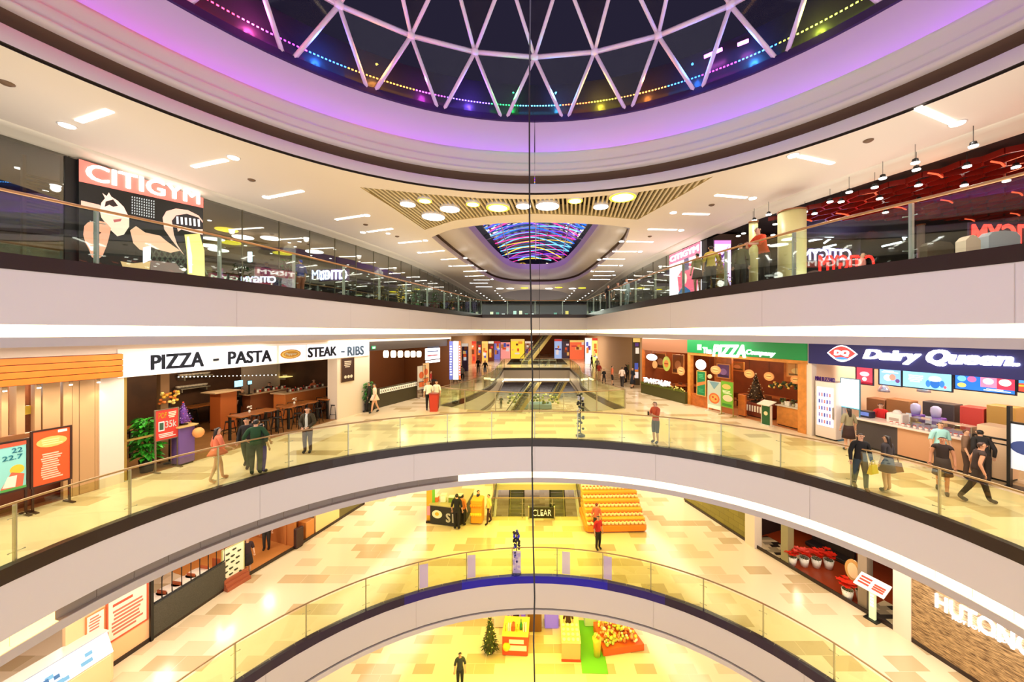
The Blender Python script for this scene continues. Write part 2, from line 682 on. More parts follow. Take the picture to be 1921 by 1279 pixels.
# ------------------------------------------------------------------ walls
m_wallw = mat('shop_wall_paint', (238, 222, 206), .6)
m_wallfar = mat('far_wall', (150, 112, 84), .6)


def wall(name, pts, z0, z1, m, label):
    mb = MB()
    band(mb, pts, [(0, z0), (0, z1)], m, False)
    return struct(name, mb, label)

S3 = Z4 - 1.8        # soffit height over level three
S2 = Z3 - 1.8
# level three wall lines (frames run to the viewer's right)
LW = Frame((-14.5, 4.0), (-9.7, 21.1), Z3)
LW2 = Frame((-9.7, 21.1), (-6.8, 29.4), Z3)
RW2 = Frame((8.2, 27.5), (12.27, 16.1), Z3)
RW = Frame((12.27, 16.1), (14.42, 9.55), Z3)
# level two wall lines
p = [G(x, y, Z2) for x, y in ((172, 1276), (420, 1107), (555, 1027), (637, 976), (682, 946))]
L2A = Frame((p[0][0] - (p[1][0] - p[0][0]) * .8, p[0][1] - (p[1][1] - p[0][1]) * .8), p[1], Z2)
L2B = Frame(p[1], p[2], Z2)
L2C = Frame(p[2], p[4], Z2)
q = [G(x, y, Z2) for x, y in ((1286, 940.6), (1404.5, 1018), (1480, 1068), (1678, 1181), (1700, 1192), (1824, 1276))]
R2A = Frame(q[0], q[1], Z2)
R2B = Frame(q[1], q[3], Z2)
R2C = Frame(q[3], (q[5][0] + (q[5][0] - q[3][0]) * .8, q[5][1] + (q[5][1] - q[3][1]) * .8), Z2)
# far enclosure of each level
wall('wall_back', [(-27, 75), (27, 75)], Z3, S3, mat('far_wall_three', (190, 120, 70), .6), 'back wall of the third level far along the atrium')
wall('wall_back', [(-27, 92), (27, 92)], Z2, S2, m_wallfar, 'back wall of the second level far along the atrium')
wall('wall_back', [(-27, 60), (27, 60)], Z1, Z2 - 1.6, mat('far_wall_one', (214, 190, 120), .6), 'back wall of the ground floor')
wall('wall_left', [(-6.8, 29.4), (-9.0, 31.5), (-9.0, 75)], Z3, S3, mat('beige_far_side', (214, 176, 136), .6), 'left side wall of the third level beyond the lantern bar')
wall('wall_right', [(9.0, 75), (9.0, 30), (8.2, 27.5)], Z3, S3, MATS['beige_far_side'], 'right side wall of the third level beyond the wooden restaurant')
wall('wall_left', [(-10.3, 22), (-10.3, 92)], Z2, S2, m_wallw, 'left side wall of the second level further along')
wall('wall_right', [(9.6, 92), (9.3, 22.6)], Z2, S2, m_wallw, 'right side wall of the second level further along')
wall('wall_left', [(-14, -3), (-14, 60)], Z1, Z2 - 1.6, m_wallw, 'left side wall of the ground floor')
wall('wall_right', [(14, 60), (14, -3)], Z1, Z2 - 1.6, m_wallw, 'right side wall of the ground floor')

wall('wall_back', [(-20, 60), (20, 60)], Z4, ZC, mat('far_dark', (50, 48, 40), .25), 'dark back wall of the top level')

# ------------------------------------------------------------------ top ceiling with its openings
C1, R1 = (0, 3.5), 9.75
ring1 = [(C1[0] + R1 * math.sin(2 * PI * i / 96), C1[1] + R1 * math.cos(2 * PI * i / 96)) for i in range(96)]
# the skylight band starts behind the viewer too; the ceiling ends at the side walls
PL4 = smooth_line([(-15.5, -3), (-14.6, 3), (-13.1, 8.9), (-12, 13.2), (-10, 20.4), (-8.7, 29), (-8.3, 45), (-8.3, 60)], 3)
PR4 = smooth_line([(8.3, 60), (8.2, 45), (8.0, 29.6), (9.0, 17.9), (10.15, 13), (11.7, 8.7), (13.2, 3), (14, -3)], 3)
def cpx(pts):
    return [G(x, y, ZC) for x, y in pts]
slat_out = cpx([(675, 351), (702, 368), (740, 392), (797, 431)]) + cpx([(850, 414), (920, 405), (1003, 401), (1100, 404), (1196, 412)]) + \
    cpx([(1240, 388), (1290, 360), (1338, 331)]) + cpx([(1270, 350), (1180, 363), (1090, 371), (1003, 374), (900, 372), (800, 364), (735, 357)])
near2 = smooth_line([(-5.45, 19.2), (-4, 17.7), (-1.8, 16.8), (0, 16.6), (1.8, 16.75), (3.4, 17.0), (4.6, 17.5)], 4)
ov_right = smooth_line([(4.6, 17.5), (5.1, 21), (4.95, 26), (4.6, 31), (3.9, 35.5), (2.2, 38.1), (0, 38.6)], 4)
ov_left = smooth_line([(0, 38.6), (-2.2, 38.1), (-3.8, 35.5), (-4.6, 31), (-5.1, 26), (-5.4, 21.5), (-5.45, 19.2)], 4)
oval2 = near2[:-1] + ov_right[:-1] + ov_left[:-1]
ov3 = [(4.6 * math.cos(2 * PI * i / 40), 50.5 + 7.5 * math.sin(2 * PI * i / 40)) for i in range(40)]
mb = MB()
slab(mb, [(x, y) for x, y in PL4] + [(x, y) for x, y in PR4], [ring1, slat_out, oval2, ov3], ZC, m_ceil, False)
struct('ceiling', mb, 'cream ceiling of the top level with a round, a slatted and an oval opening')
# moulded edge where the ceiling meets the shop fronts
mb = MB()
for ln in (PL4, PR4):
    band(mb, ln, [(-.62, ZC), (-.6, ZC - .04), (-.34, ZC - .05), (-.1, ZC - .12), (.0, ZC - .16), (.25, ZC - .16)], mat('ceiling_edge', (236, 226, 206), .5))
struct('trim_6', mb, 'pale rounded moulding along the top level shop fronts')

# ------------------------------------------------------------------ the big round skylight
def ringc(c, r, n=96):
    return [(c[0] + r * math.sin(2 * PI * i / n), c[1] + r * math.cos(2 * PI * i / n)) for i in range(n + 1)]

m_drum = mat('drum_white', (214, 204, 198), .5)
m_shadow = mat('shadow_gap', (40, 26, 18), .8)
m_drumP = mat('drum_upper_paint', (196, 176, 204), .5)
def drum(mb, c, R, z, prof, m, line=None, sm=True):
    ln = line or ringc(c, R)
    band(mb, ln, [(d, z + h) for d, h in prof], m, sm)
mb = MB()
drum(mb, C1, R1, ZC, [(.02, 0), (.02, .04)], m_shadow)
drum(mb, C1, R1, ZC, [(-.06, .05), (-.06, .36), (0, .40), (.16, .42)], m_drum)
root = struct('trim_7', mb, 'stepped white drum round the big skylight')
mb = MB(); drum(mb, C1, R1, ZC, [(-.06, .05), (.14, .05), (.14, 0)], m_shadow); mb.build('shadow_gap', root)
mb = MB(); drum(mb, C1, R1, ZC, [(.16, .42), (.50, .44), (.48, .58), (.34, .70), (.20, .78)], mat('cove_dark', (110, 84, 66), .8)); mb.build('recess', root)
mb = MB()
steps = [(.20, .78), (.12, .81), (.07, .88), (.08, .93), (.14, .95), (.14, 1.02), (.11, 1.16), (.15, 1.22), (.21, 1.24), (.21, 1.31), (.18, 1.46), (.20, 1.58), (.22, 1.66), (.26, 1.66), (.26, 1.56), (.60, 1.54)]
drum(mb, C1, R1, ZC, steps, m_drum)
mb.build('stepped_moulding', root)
mb = MB()
drum(mb, C1, R1, ZC, [(.60, 1.54), (.60, 1.7), (.54, 2.0), (.38, 2.5), (.24, 2.78)], m_drumP)
mb.build('upper_drum', root)
mb = MB()
drum(mb, C1, R1, ZC, [(.24, 2.78), (.16, 2.79), (.14, 2.99), (.34, 3.0), (.8, 3.0)], m_purple, sm=False)
mb.build('dark_rim', root)

# lattice dome: nodes on rings, thirty triangular bays round
m_strut = mat('lattice_white', (226, 206, 232), .4)
W1 = thing('skylight_dome', 'dark glass skylight dome with a white triangular lattice over the near atrium', 'skylight', (0, 3.4, ZC + 3.0))
NB = 28
def node(ring, i):
    r, z = ((10.25, ZC + 2.75), (9.0, 25.75), (7.3, 27.0), (5.0, 27.9))[ring]
    a = 2 * PI * (i + (0.5 if ring % 2 == 0 else 0)) / NB
    return (r * math.sin(a), 3.35 + r * math.cos(a), z)
led_cols = [(255, 30, 160), (150, 60, 255), (40, 120, 255), (255, 170, 40), (255, 120, 30), (180, 60, 255), (120, 90, 255), (40, 220, 90), (60, 190, 255), (255, 110, 50), (230, 210, 50), (255, 170, 60), (60, 170, 255), (90, 120, 255)]
mbs, mbg = MB(), MB()
m_skyglass = glass_mat('dome_glass', (.72, .70, .80), .04, .03, (.8, .8, .9))
jn = MB()
for i in range(NB):
    for ring in (0, 1, 2):
        odd = ring % 2 == 1
        a = node(ring, i)
        # neighbours on the next ring
        nbr = (node(ring + 1, i), node(ring + 1, i + 1)) if not odd else (node(ring + 1, i - 1), node(ring + 1, i))
        for b in nbr:
            mbs.tube([a, b], .062 if ring else .07, m_strut, 6)
        mbg.add([a, nbr[0], nbr[1]], [(0, 1, 2)], m_skyglass)
    for ring in (1, 2, 3):
        a, b = node(ring, i), node(ring, i + 1)
        mbs.tube([a, b], .075, m_strut, 6)
        if ring < 3:
            up = node(ring + 1, i) if ring == 1 else node(ring + 1, i + 1)
        lo = node(ring - 1, i) if ring % 2 == 1 else node(ring - 1, i + 1)
        mbg.add([a, b, lo], [(0, 1, 2)], m_skyglass)
    for ring in (1, 2):
        mbs.ball(node(ring, i), .15, m_strut, .8)
mbs.build('lattice', W1)
g = mbg.build('pane', W1)
# coloured diode strip round the foot of the dome, colour after colour
led_tab = [(300, (255, 40, 60)), (470, (255, 50, 90)), (500, (255, 90, 190)), (583, (230, 60, 255)), (650, (50, 120, 255)), (790, (255, 165, 50)), (845, (225, 70, 230)), (925, (120, 80, 255)),
           (985, (40, 220, 90)), (1045, (70, 190, 255)), (1112, (255, 110, 50)), (1180, (225, 205, 50)), (1245, (255, 150, 60)), (1330, (50, 140, 255)), (1370, (225, 50, 255)), (1480, (60, 150, 255)), (1700, (180, 200, 60))]
NS = 120
for k in range(NS):
    ac = 2 * PI * (k + .5) / NS
    ac = (ac + PI) % (2 * PI) - PI
    if abs(ac) > 2.0:
        continue
    yy_ = 3.35 + 9.93 * math.cos(ac)
    px_ = VX + F * 9.93 * math.sin(ac) / max(.5, yy_)
    colr = next((c_ for lim, c_ in led_tab if px_ < lim), (200, 120, 255))
    nm = 'diode_%d_%d_%d' % colr
    mm = mat(nm, colr, emit=9, ecol=colr)
    mm.cycles.emission_sampling = 'NONE'
    mb = MB()
    for j in range(5):
        a = ac + 2 * PI * (j / 5 - .5) / NS
        r = 9.93
        c, s_ = math.cos(a), math.sin(a)
        x, y, z = r * s_, 3.35 + r * c, ZC + 3.27
        u = (c, -s_)
        w, h = .026, .02
        mb.quad((x - u[0] * w, y - u[1] * w, z - h), (x + u[0] * w, y + u[1] * w, z - h), (x + u[0] * w, y + u[1] * w, z + h), (x - u[0] * w, y - u[1] * w, z + h), mm)
    mb.build('diode_strip', W1)['kind'] = 'stuff'
    if k % 3 == 1:
        light('diode_glow', (9.6 * math.sin(ac), 3.35 + 9.6 * math.cos(ac), ZC + 3.5), 34, lin(colr), (.05,), kind='POINT')
mb = MB()
m_bar = mat('magenta_bar', (255, 150, 255), emit=7, ecol=(250, 110, 255))
for px0, py0, px1, py1 in ((1321, 107, 1355, 92), (1384, 84, 1404, 76)):
    pts_b = []
    for px_, py_ in ((px0, py0), (px1, py1)):
        # on the foot ring of the dome
        tx = (px_ - VX) / F
        A_ = 1 + tx * tx; B_ = -2 * 3.35; C_ = 3.35 ** 2 - 9.85 ** 2
        yy_ = (-B_ + math.sqrt(B_ * B_ - 4 * A_ * C_)) / (2 * A_)
        pts_b.append((tx * yy_, yy_, CZ + (VY - py_) / F * yy_))
    mb.tube(pts_b, .05, m_bar, 6)
mb.build('magenta_lamp', W1)
# kerb behind the glass on which the diodes sit, tinted by their light
mb = MB()
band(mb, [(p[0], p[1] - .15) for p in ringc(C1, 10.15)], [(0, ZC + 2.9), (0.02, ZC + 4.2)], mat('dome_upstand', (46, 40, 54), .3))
mb.build('upstand', W1)

# ------------------------------------------------------------------ the oval second skylight
mb = MB()
edge2 = near2[:-1] + ov_right[:-1] + ov_left
def inset(poly, d):
    """shrink a closed outline towards its inside (outline runs clockwise or not)"""
    n = len(poly)
    A = sum(poly[i][0] * poly[(i + 1) % n][1] - poly[(i + 1) % n][0] * poly[i][1] for i in range(n))
    s_ = 1 if A > 0 else -1
    out = []
    for i in range(n):
        a, b = poly[i - 1], poly[(i + 1) % n]
        t = Vector((b[0] - a[0], b[1] - a[1])).normalized()
        out.append((poly[i][0] - t.y * d * s_, poly[i][1] + t.x * d * s_))
    return out

def ringband(mb, poly, prof, m, sm=True):
    rows = [(inset(poly, d) if d else poly) for d, z in prof]
    n = len(poly)
    vs = [(rows[i][j][0], rows[i][j][1], prof[i][1]) for i in range(len(prof)) for j in range(n)]
    fs = [(i * n + j, i * n + (j + 1) % n, (i + 1) * n + (j + 1) % n, (i + 1) * n + j) for i in range(len(prof) - 1) for j in range(n)]
    mb.add(vs, fs, m, sm)

def resample_closed(poly, n):
    P = resample(list(poly) + [poly[0]], 0.05)
    return [P[int(i * (len(P) - 1) / n)] for i in range(n)]
ovs = resample_closed(oval2, 90)
ringband(mb, ovs, [(0, ZC), (0, ZC + .3), (-.1, ZC + .34)], m_drum)
r2 = struct('trim_8', mb, 'curved cream drum round the oval skylight further along')
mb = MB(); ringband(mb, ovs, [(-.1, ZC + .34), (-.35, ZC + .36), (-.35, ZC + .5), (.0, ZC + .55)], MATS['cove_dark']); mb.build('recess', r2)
mb = MB(); ringband(mb, ovs, [(.0, ZC + .5), (.35, ZC + .56), (.8, ZC + .75), (1.15, ZC + 1.05), (1.3, ZC + 1.4)], m_drum); mb.build('moulding', r2)
mb = MB(); ringband(mb, ovs, [(1.3, ZC + 1.4), (1.32, ZC + 1.7), (1.32, ZC + 1.95)], m_drumP); mb.build('upper_drum', r2)
W2 = thing('skylight_dome', 'far oval skylight with blue and violet glowing lattice', 'skylight', (0, 27.6, ZC + 2))
rim2 = inset(ovs, 1.15)
lat = MB()
cols2 = [mat('violet_glow', (120, 60, 230), emit=1.1), mat('blue_glow', (40, 110, 255), emit=1.1), mat('pink_glow', (240, 60, 150), emit=1.1), mat('sky_glow', (110, 190, 250), emit=1.1), mat('amber_glow', (240, 180, 60), emit=1.3)]
def dome2(x, y):
    d = (x / 5.2) ** 2 + ((y - 27.5) / 11.5) ** 2
    return ZC + 2.0 + 1.9 * max(0, 1 - d)
for j in range(20):
    y = 17.8 + j * 1.05
    hw = max(p_[0] for p_ in rim2 if abs(p_[1] - y) < .9) if any(abs(p_[1] - y) < .9 for p_ in rim2) else 0
    if hw <= .4:
        continue
    for sgn in (1, -1):
        pts = []
        for i in range(11):
            x = -hw + 2 * hw * i / 10
            yy = min(37.2, max(17.8, y + sgn * 1.0 * math.sin(PI * i / 10 + .5)))
            pts.append((x, yy, dome2(x, yy) - .02))
        cm = cols2[(j * 2 + (sgn > 0)) % 5] if j % 3 else cols2[j % 4]
        lat.tube(pts, .035 + .02 * (j % 2), cm, 5)
lat.build('glowing_lattice', W2)
lat = MB()
for x in (-2.6, 0.1, 2.7):
    lat.tube([(x, y, dome2(x, y) - .12) for y in (17.5, 20, 23, 26, 29, 32, 35, 37.3)], .05, m_strut, 5)
for y in (30, 36):
    lat.tube([(x, y, dome2(x, y) - .1) for x in (-4, -2, 0, 2, 4)], .04, m_strut, 5)
lat.build('rib', W2)
gl = MB()
gx = [[(-5.4 + i * .6, 16.4 + j * .75) for i in range(19)] for j in range(31)]
gl.add([(x, y, dome2(x, y) + .12) for row in gx for x, y in row], [(j * 19 + i, j * 19 + i + 1, (j + 1) * 19 + i + 1, (j + 1) * 19 + i) for j in range(30) for i in range(18)], mat('night_glass_blue', (8, 14, 60), .08))
gl.build('pane', W2)
# third opening, far
mb = MB()
ringband(mb, ov3, [(0, ZC), (0, ZC + 1.2), (.2, ZC + 1.9)], m_drum)
struct('trim_9', mb, 'drum of the third skylight at the far end')
mb = MB(); slab(mb, ov3, [], ZC + 1.9, mat('night_violet', (60, 30, 90), .4), False)
struct('ceiling', mb, 'dark glazing of the third skylight')

# ------------------------------------------------------------------ slatted ceiling panel and its round lamps
SP = thing('slatted_ceiling_panel', 'dark triangular ceiling recess with thin pale slats between the two skylights', 'ceiling panel', (0, 14.6, ZC))
mb = MB()
slab(mb, slat_out, [], ZC + .45, mat('recess_dark', (44, 30, 16), .8), False)
band(mb, slat_out + [slat_out[0]], [(0, ZC), (0, ZC + .45)], mat('panel_edge', (206, 180, 120), .6), False)
mb.build('recess', SP)
mb = MB()
def inside(poly, x, y):
    c = False
    n = len(poly)
    for i in range(n):
        a, b = poly[i], poly[i - 1]
        if (a[1] > y) != (b[1] > y) and x < (b[0] - a[0]) * (y - a[1]) / (b[1] - a[1]) + a[0]:
            c = not c
    return c
m_slat = mat('pale_slat', (222, 204, 160), .6)
k = 0
def clip_line(o, d):
    """spans of a line inside the panel outline"""
    ts = []
    n = len(slat_out)
    for i in range(n):
        a, b = slat_out[i - 1], slat_out[i]
        e = (b[0] - a[0], b[1] - a[1])
        den = d[0] * e[1] - d[1] * e[0]
        if abs(den) < 1e-9:
            continue
        t = ((a[0] - o[0]) * e[1] - (a[1] - o[1]) * e[0]) / den
        s_ = ((a[0] - o[0]) * d[1] - (a[1] - o[1]) * d[0]) / den
        if 0 <= s_ < 1:
            ts.append(t)
    ts.sort()
    return [(ts[i], ts[i + 1]) for i in range(0, len(ts) - 1, 2)]
dx_, dy_ = -.10, .995
for i in range(-60, 80):
    o_ = (i * .17, 15.0)
    for t0, t1 in clip_line(o_, (-dx_, dy_)):
        a = (o_[0] - dx_ * t0, o_[1] + dy_ * t0)
        b = (o_[0] - dx_ * t1, o_[1] + dy_ * t1)
        w = (.036, 0)
        mb.loft([[(a[0] - w[0], a[1] - w[1], ZC + .02), (a[0] + w[0], a[1] + w[1], ZC + .02), (a[0] + w[0], a[1] + w[1], ZC + .14), (a[0] - w[0], a[1] - w[1], ZC + .14)],
                 [(b[0] - w[0], b[1] - w[1], ZC + .02), (b[0] + w[0], b[1] + w[1], ZC + .02), (b[0] + w[0], b[1] + w[1], ZC + .14), (b[0] - w[0], b[1] - w[1], ZC + .14)]], m_slat)
o = mb.build('slat', SP)
o['kind'] = 'stuff'
m_lampw = mat('lamp_white', (255, 252, 244), emit=6, ecol=(255, 250, 240))
m_lampy = mat('lamp_yellow', (255, 214, 40), emit=2.4, ecol=(255, 226, 40))
m_lampy2 = mat('lamp_yellow_core', (255, 246, 170), emit=4, ecol=(255, 246, 160))
for mm_ in (m_lampw, m_lampy, m_lampy2):
    mm_.cycles.emission_sampling = 'NONE'
lamps = [(765, 384, 14, 0, 'small white', 'at the left end of the slatted panel'), (797, 377.5, 13, 1, 'small yellow', 'near the left end of the slatted panel'),
         (813, 407.5, 21, 0, 'large white', 'at the lower left corner of the slatted panel'), (844, 393, 18, 0, 'medium white', 'between the large white corner lamp and the yellow lamps'),
         (887, 384, 13, 1, 'small yellow', 'left of the large yellow lamp in the slatted panel'), (934, 390.5, 22, 1, 'large yellow', 'in the middle of the slatted panel'),
         (982, 387.5, 14, 0, 'small white', 'just left of the hanging cable in the slatted panel'), (1027, 387.5, 22, 0, 'largest white', 'just right of the hanging cable in the slatted panel'),
         (1079, 377.5, 14, 1, 'small yellow', 'right of the largest white lamp in the slatted panel'), (1127, 388.5, 14, 0, 'small white', 'near the right end of the slatted panel'),
         (1168, 371, 25, 1, 'large yellow', 'at the right end of the slatted panel')]
for x, y, r, yel, sz, where in lamps:
    c = G(x, y, ZC - .06)
    R = r * (VY - y) and r * c[1] / F
    t = thing('round_ceiling_lamp', '%s round ceiling lamp %s' % (sz, where), 'ceiling lamp', (c[0], c[1], ZC - .06), 'round lamps in the slatted panel')
    mb = MB(); mb.lathe(c[0], c[1], [(R, ZC - .05), (R * 1.03, ZC), (R * 1.03, ZC + .15)], m_white, 28); mb.build('housing', t)
    mb = MB()
    if yel:
        mb.lathe(c[0], c[1], [(R * .98, ZC - .052), (R * .98, ZC - .06), (R * .8, ZC - .061)], m_lampy, 28)
        mb.lathe(c[0], c[1], [(R * .8, ZC - .0605), (R * .8, ZC - .064)], m_lampy2, 28)
    else:
        mb.lathe(c[0], c[1], [(R * .98, ZC - .052), (R * .98, ZC - .064)], m_lampw, 28)
    mb.build('diffuser', t)
    if r > 17:
        light('slat_lamp', (c[0], c[1], ZC - .15), 40, YEL if yel else NEUT, (.3,), kind='SPOT', spot=160)

# ------------------------------------------------------------------ strip and round lights of the cream ceiling
def strip_lamp(x0, y0, x1, y1, w, label, group):
    a, b = Vector(G(x0, y0, ZC - .01)), Vector(G(x1, y1, ZC - .01))
    c = (a + b) / 2
    d = (b - a).normalized()
    n_ = Vector((-d.y, d.x)) * w / 2
    t = thing('strip_ceiling_light', label, 'ceiling light', (c.x, c.y, ZC - .02), group)
    mb = MB()
    vs = [(p_.x, p_.y) for p_ in (a - n_, b - n_, b + n_, a + n_)]
    mb.loft([[(x, y, ZC + .02) for x, y in vs], [(x, y, ZC - .02) for x, y in vs]], m_lampw)
    mb.build('diffuser', t)
    n2, dd = n_ * 1.25, d * .02
    mb = MB()
    vs2 = [(p_.x, p_.y) for p_ in (a - n2 - dd, b - n2 + dd, b + n2 + dd, a + n2 - dd)]
    rows = [[(x, y, ZC - .012) for x, y in vs2], [(x, y, ZC - .012) for x, y in vs]]
    mb.loft(rows, m_white, caps=False)
    mb.build('trim_frame', t)
def spot_lamp(x, y, R, label, group, power=0):
    c = G(x, y, ZC - .02)
    t = thing('round_downlight', label, 'ceiling light', (c[0], c[1], ZC - .02), group)
    mb = MB(); mb.lathe(c[0], c[1], [(R, ZC + .02), (R * .95, ZC - .035)], m_lampw, 18); mb.build('diffuser', t)
    mb = MB(); mb.lathe(c[0], c[1], [(R * 1.25, ZC + .01), (R * 1.22, ZC - .012), (R, ZC - .015)], m_white, 18); mb.build('trim_ring', t)
    if power:
        light('downlight_beam', (c[0], c[1], ZC - .12), power, NEUT, (.12,), kind='SPOT', spot=165)

left_rows = [((148, 228, 207, 208), (126, 236)), ((362, 313, 425, 300), (438, 296)), ((507, 370, 568, 358), (500, 370)), ((630, 412, 683, 404), (688, 404)),
             ((690, 435, 736, 429), (681, 436)), ((748, 456, 790, 452), (798, 451)), ((793, 474, 833, 470), (787, 474)), ((828, 487, 857, 485), (873, 484)),
             ((851, 499, 888, 498), (845, 499)), ((870, 509, 905, 508), (910, 508)), ((880, 518, 908, 517), (875, 518)), ((889, 525, 918, 525), (923, 524)), ((888, 531, 915, 531), (884, 531)), ((893, 538, 918, 538), (921, 538))]
right_rows = [((1722, 203, 1790, 232), (1796, 232)), ((1500, 293, 1562, 307), (1488, 292)), ((1342, 366, 1400, 371), (1412, 372)), ((1281, 401, 1330, 402), (1263, 399)),
              ((1216, 430, 1269, 431), (1278, 432)), ((1176, 453, 1225, 454), (1166, 453)), ((1149, 472, 1194, 472), (1201, 472)), ((1131, 486, 1172, 486), (1124, 487)),
              ((1122, 498, 1158, 498), (1165, 498)), ((1117, 509, 1152, 509), (1111, 509)), ((1113, 517, 1146, 517), (1152, 516)), ((1113, 524, 1144, 524), (1110, 524))]
for side, rows in (('left', left_rows), ('right', right_rows)):
    for k, ((x0, y0, x1, y1), (cx, cy)) in enumerate(rows):
        nth = 'nearest' if k == 0 else ORD[k] + ' from near end'
        strip_lamp(x0, y0, x1, y1, .13, 'white strip light on the %s of the ceiling, %s' % (side, nth), 'ceiling strip lights on the ' + side)
        spot_lamp(cx, cy, .135, 'round white downlight on the %s of the ceiling, %s' % (side, nth), 'round downlights on the ' + side, 55 if k < 9 else 0)
spot_lamp(728, 326 + 112, .1, 'small round downlight just left of the oval drum', 'round downlights on the left')
# lamps of the second slatted strip far along the ceiling
for k, (x, y, yel) in enumerate(((938, 541, 0), (957, 541, 0), (984, 540, 1), (1030, 541, 0), (1048, 539, 1), (1074, 541, 0), (1092, 540, 1))):
    c = G(x, y, ZC - .03)
    t = thing('round_ceiling_lamp', '%s round lamp beyond the oval skylight, %s in its row' % ('yellow' if yel else 'white', ORD[k]), 'ceiling lamp', (c[0], c[1], ZC - .03), 'round lamps beyond the oval skylight')
    mb = MB(); mb.lathe(c[0], c[1], [(.42, ZC - .05), (.42, ZC + .01)], m_lampy if yel else m_lampw, 16); mb.build('diffuser', t)
    mb = MB(); mb.lathe(c[0], c[1], [(.46, ZC - .03), (.46, ZC + .01)], m_white, 16); mb.build('housing', t)
# smoke detectors
for x, y, lab in ((12, 155, 'at the left edge of the cream ceiling'), (472, 337, 'beside the third left strip light'), (1629, 263, 'between the two nearest right strip lights'), (1335, 384, 'right of the slatted panel'), (686, 421, 'left of the slatted panel corner'), (745, 443, 'beyond the slatted panel corner on the left'), (1219, 443, 'beyond the slatted panel corner on the right')):
    c = G(x, y, ZC)
    t = thing('smoke_detector', 'small dark round ceiling detector ' + lab, 'smoke detector', (c[0], c[1], ZC), 'ceiling detectors')
    mb = MB(); mb.lathe(c[0], c[1], [(.11, ZC + .01), (.11, ZC - .02), (.06, ZC - .05)], mat('detector_brown', (120, 92, 66), .5), 14); mb.build('body', t)

# ------------------------------------------------------------------ people
m_eye = mat('eye', (20, 14, 12), .3)
m_lips = mat('lips', (170, 84, 74), .5)


def seg_dist(p, a, b):
    ab = b - a
    t = max(0, min(1, (p - a).dot(ab) / max(1e-9, ab.length_squared)))
    return (p - (a + ab * t)).length


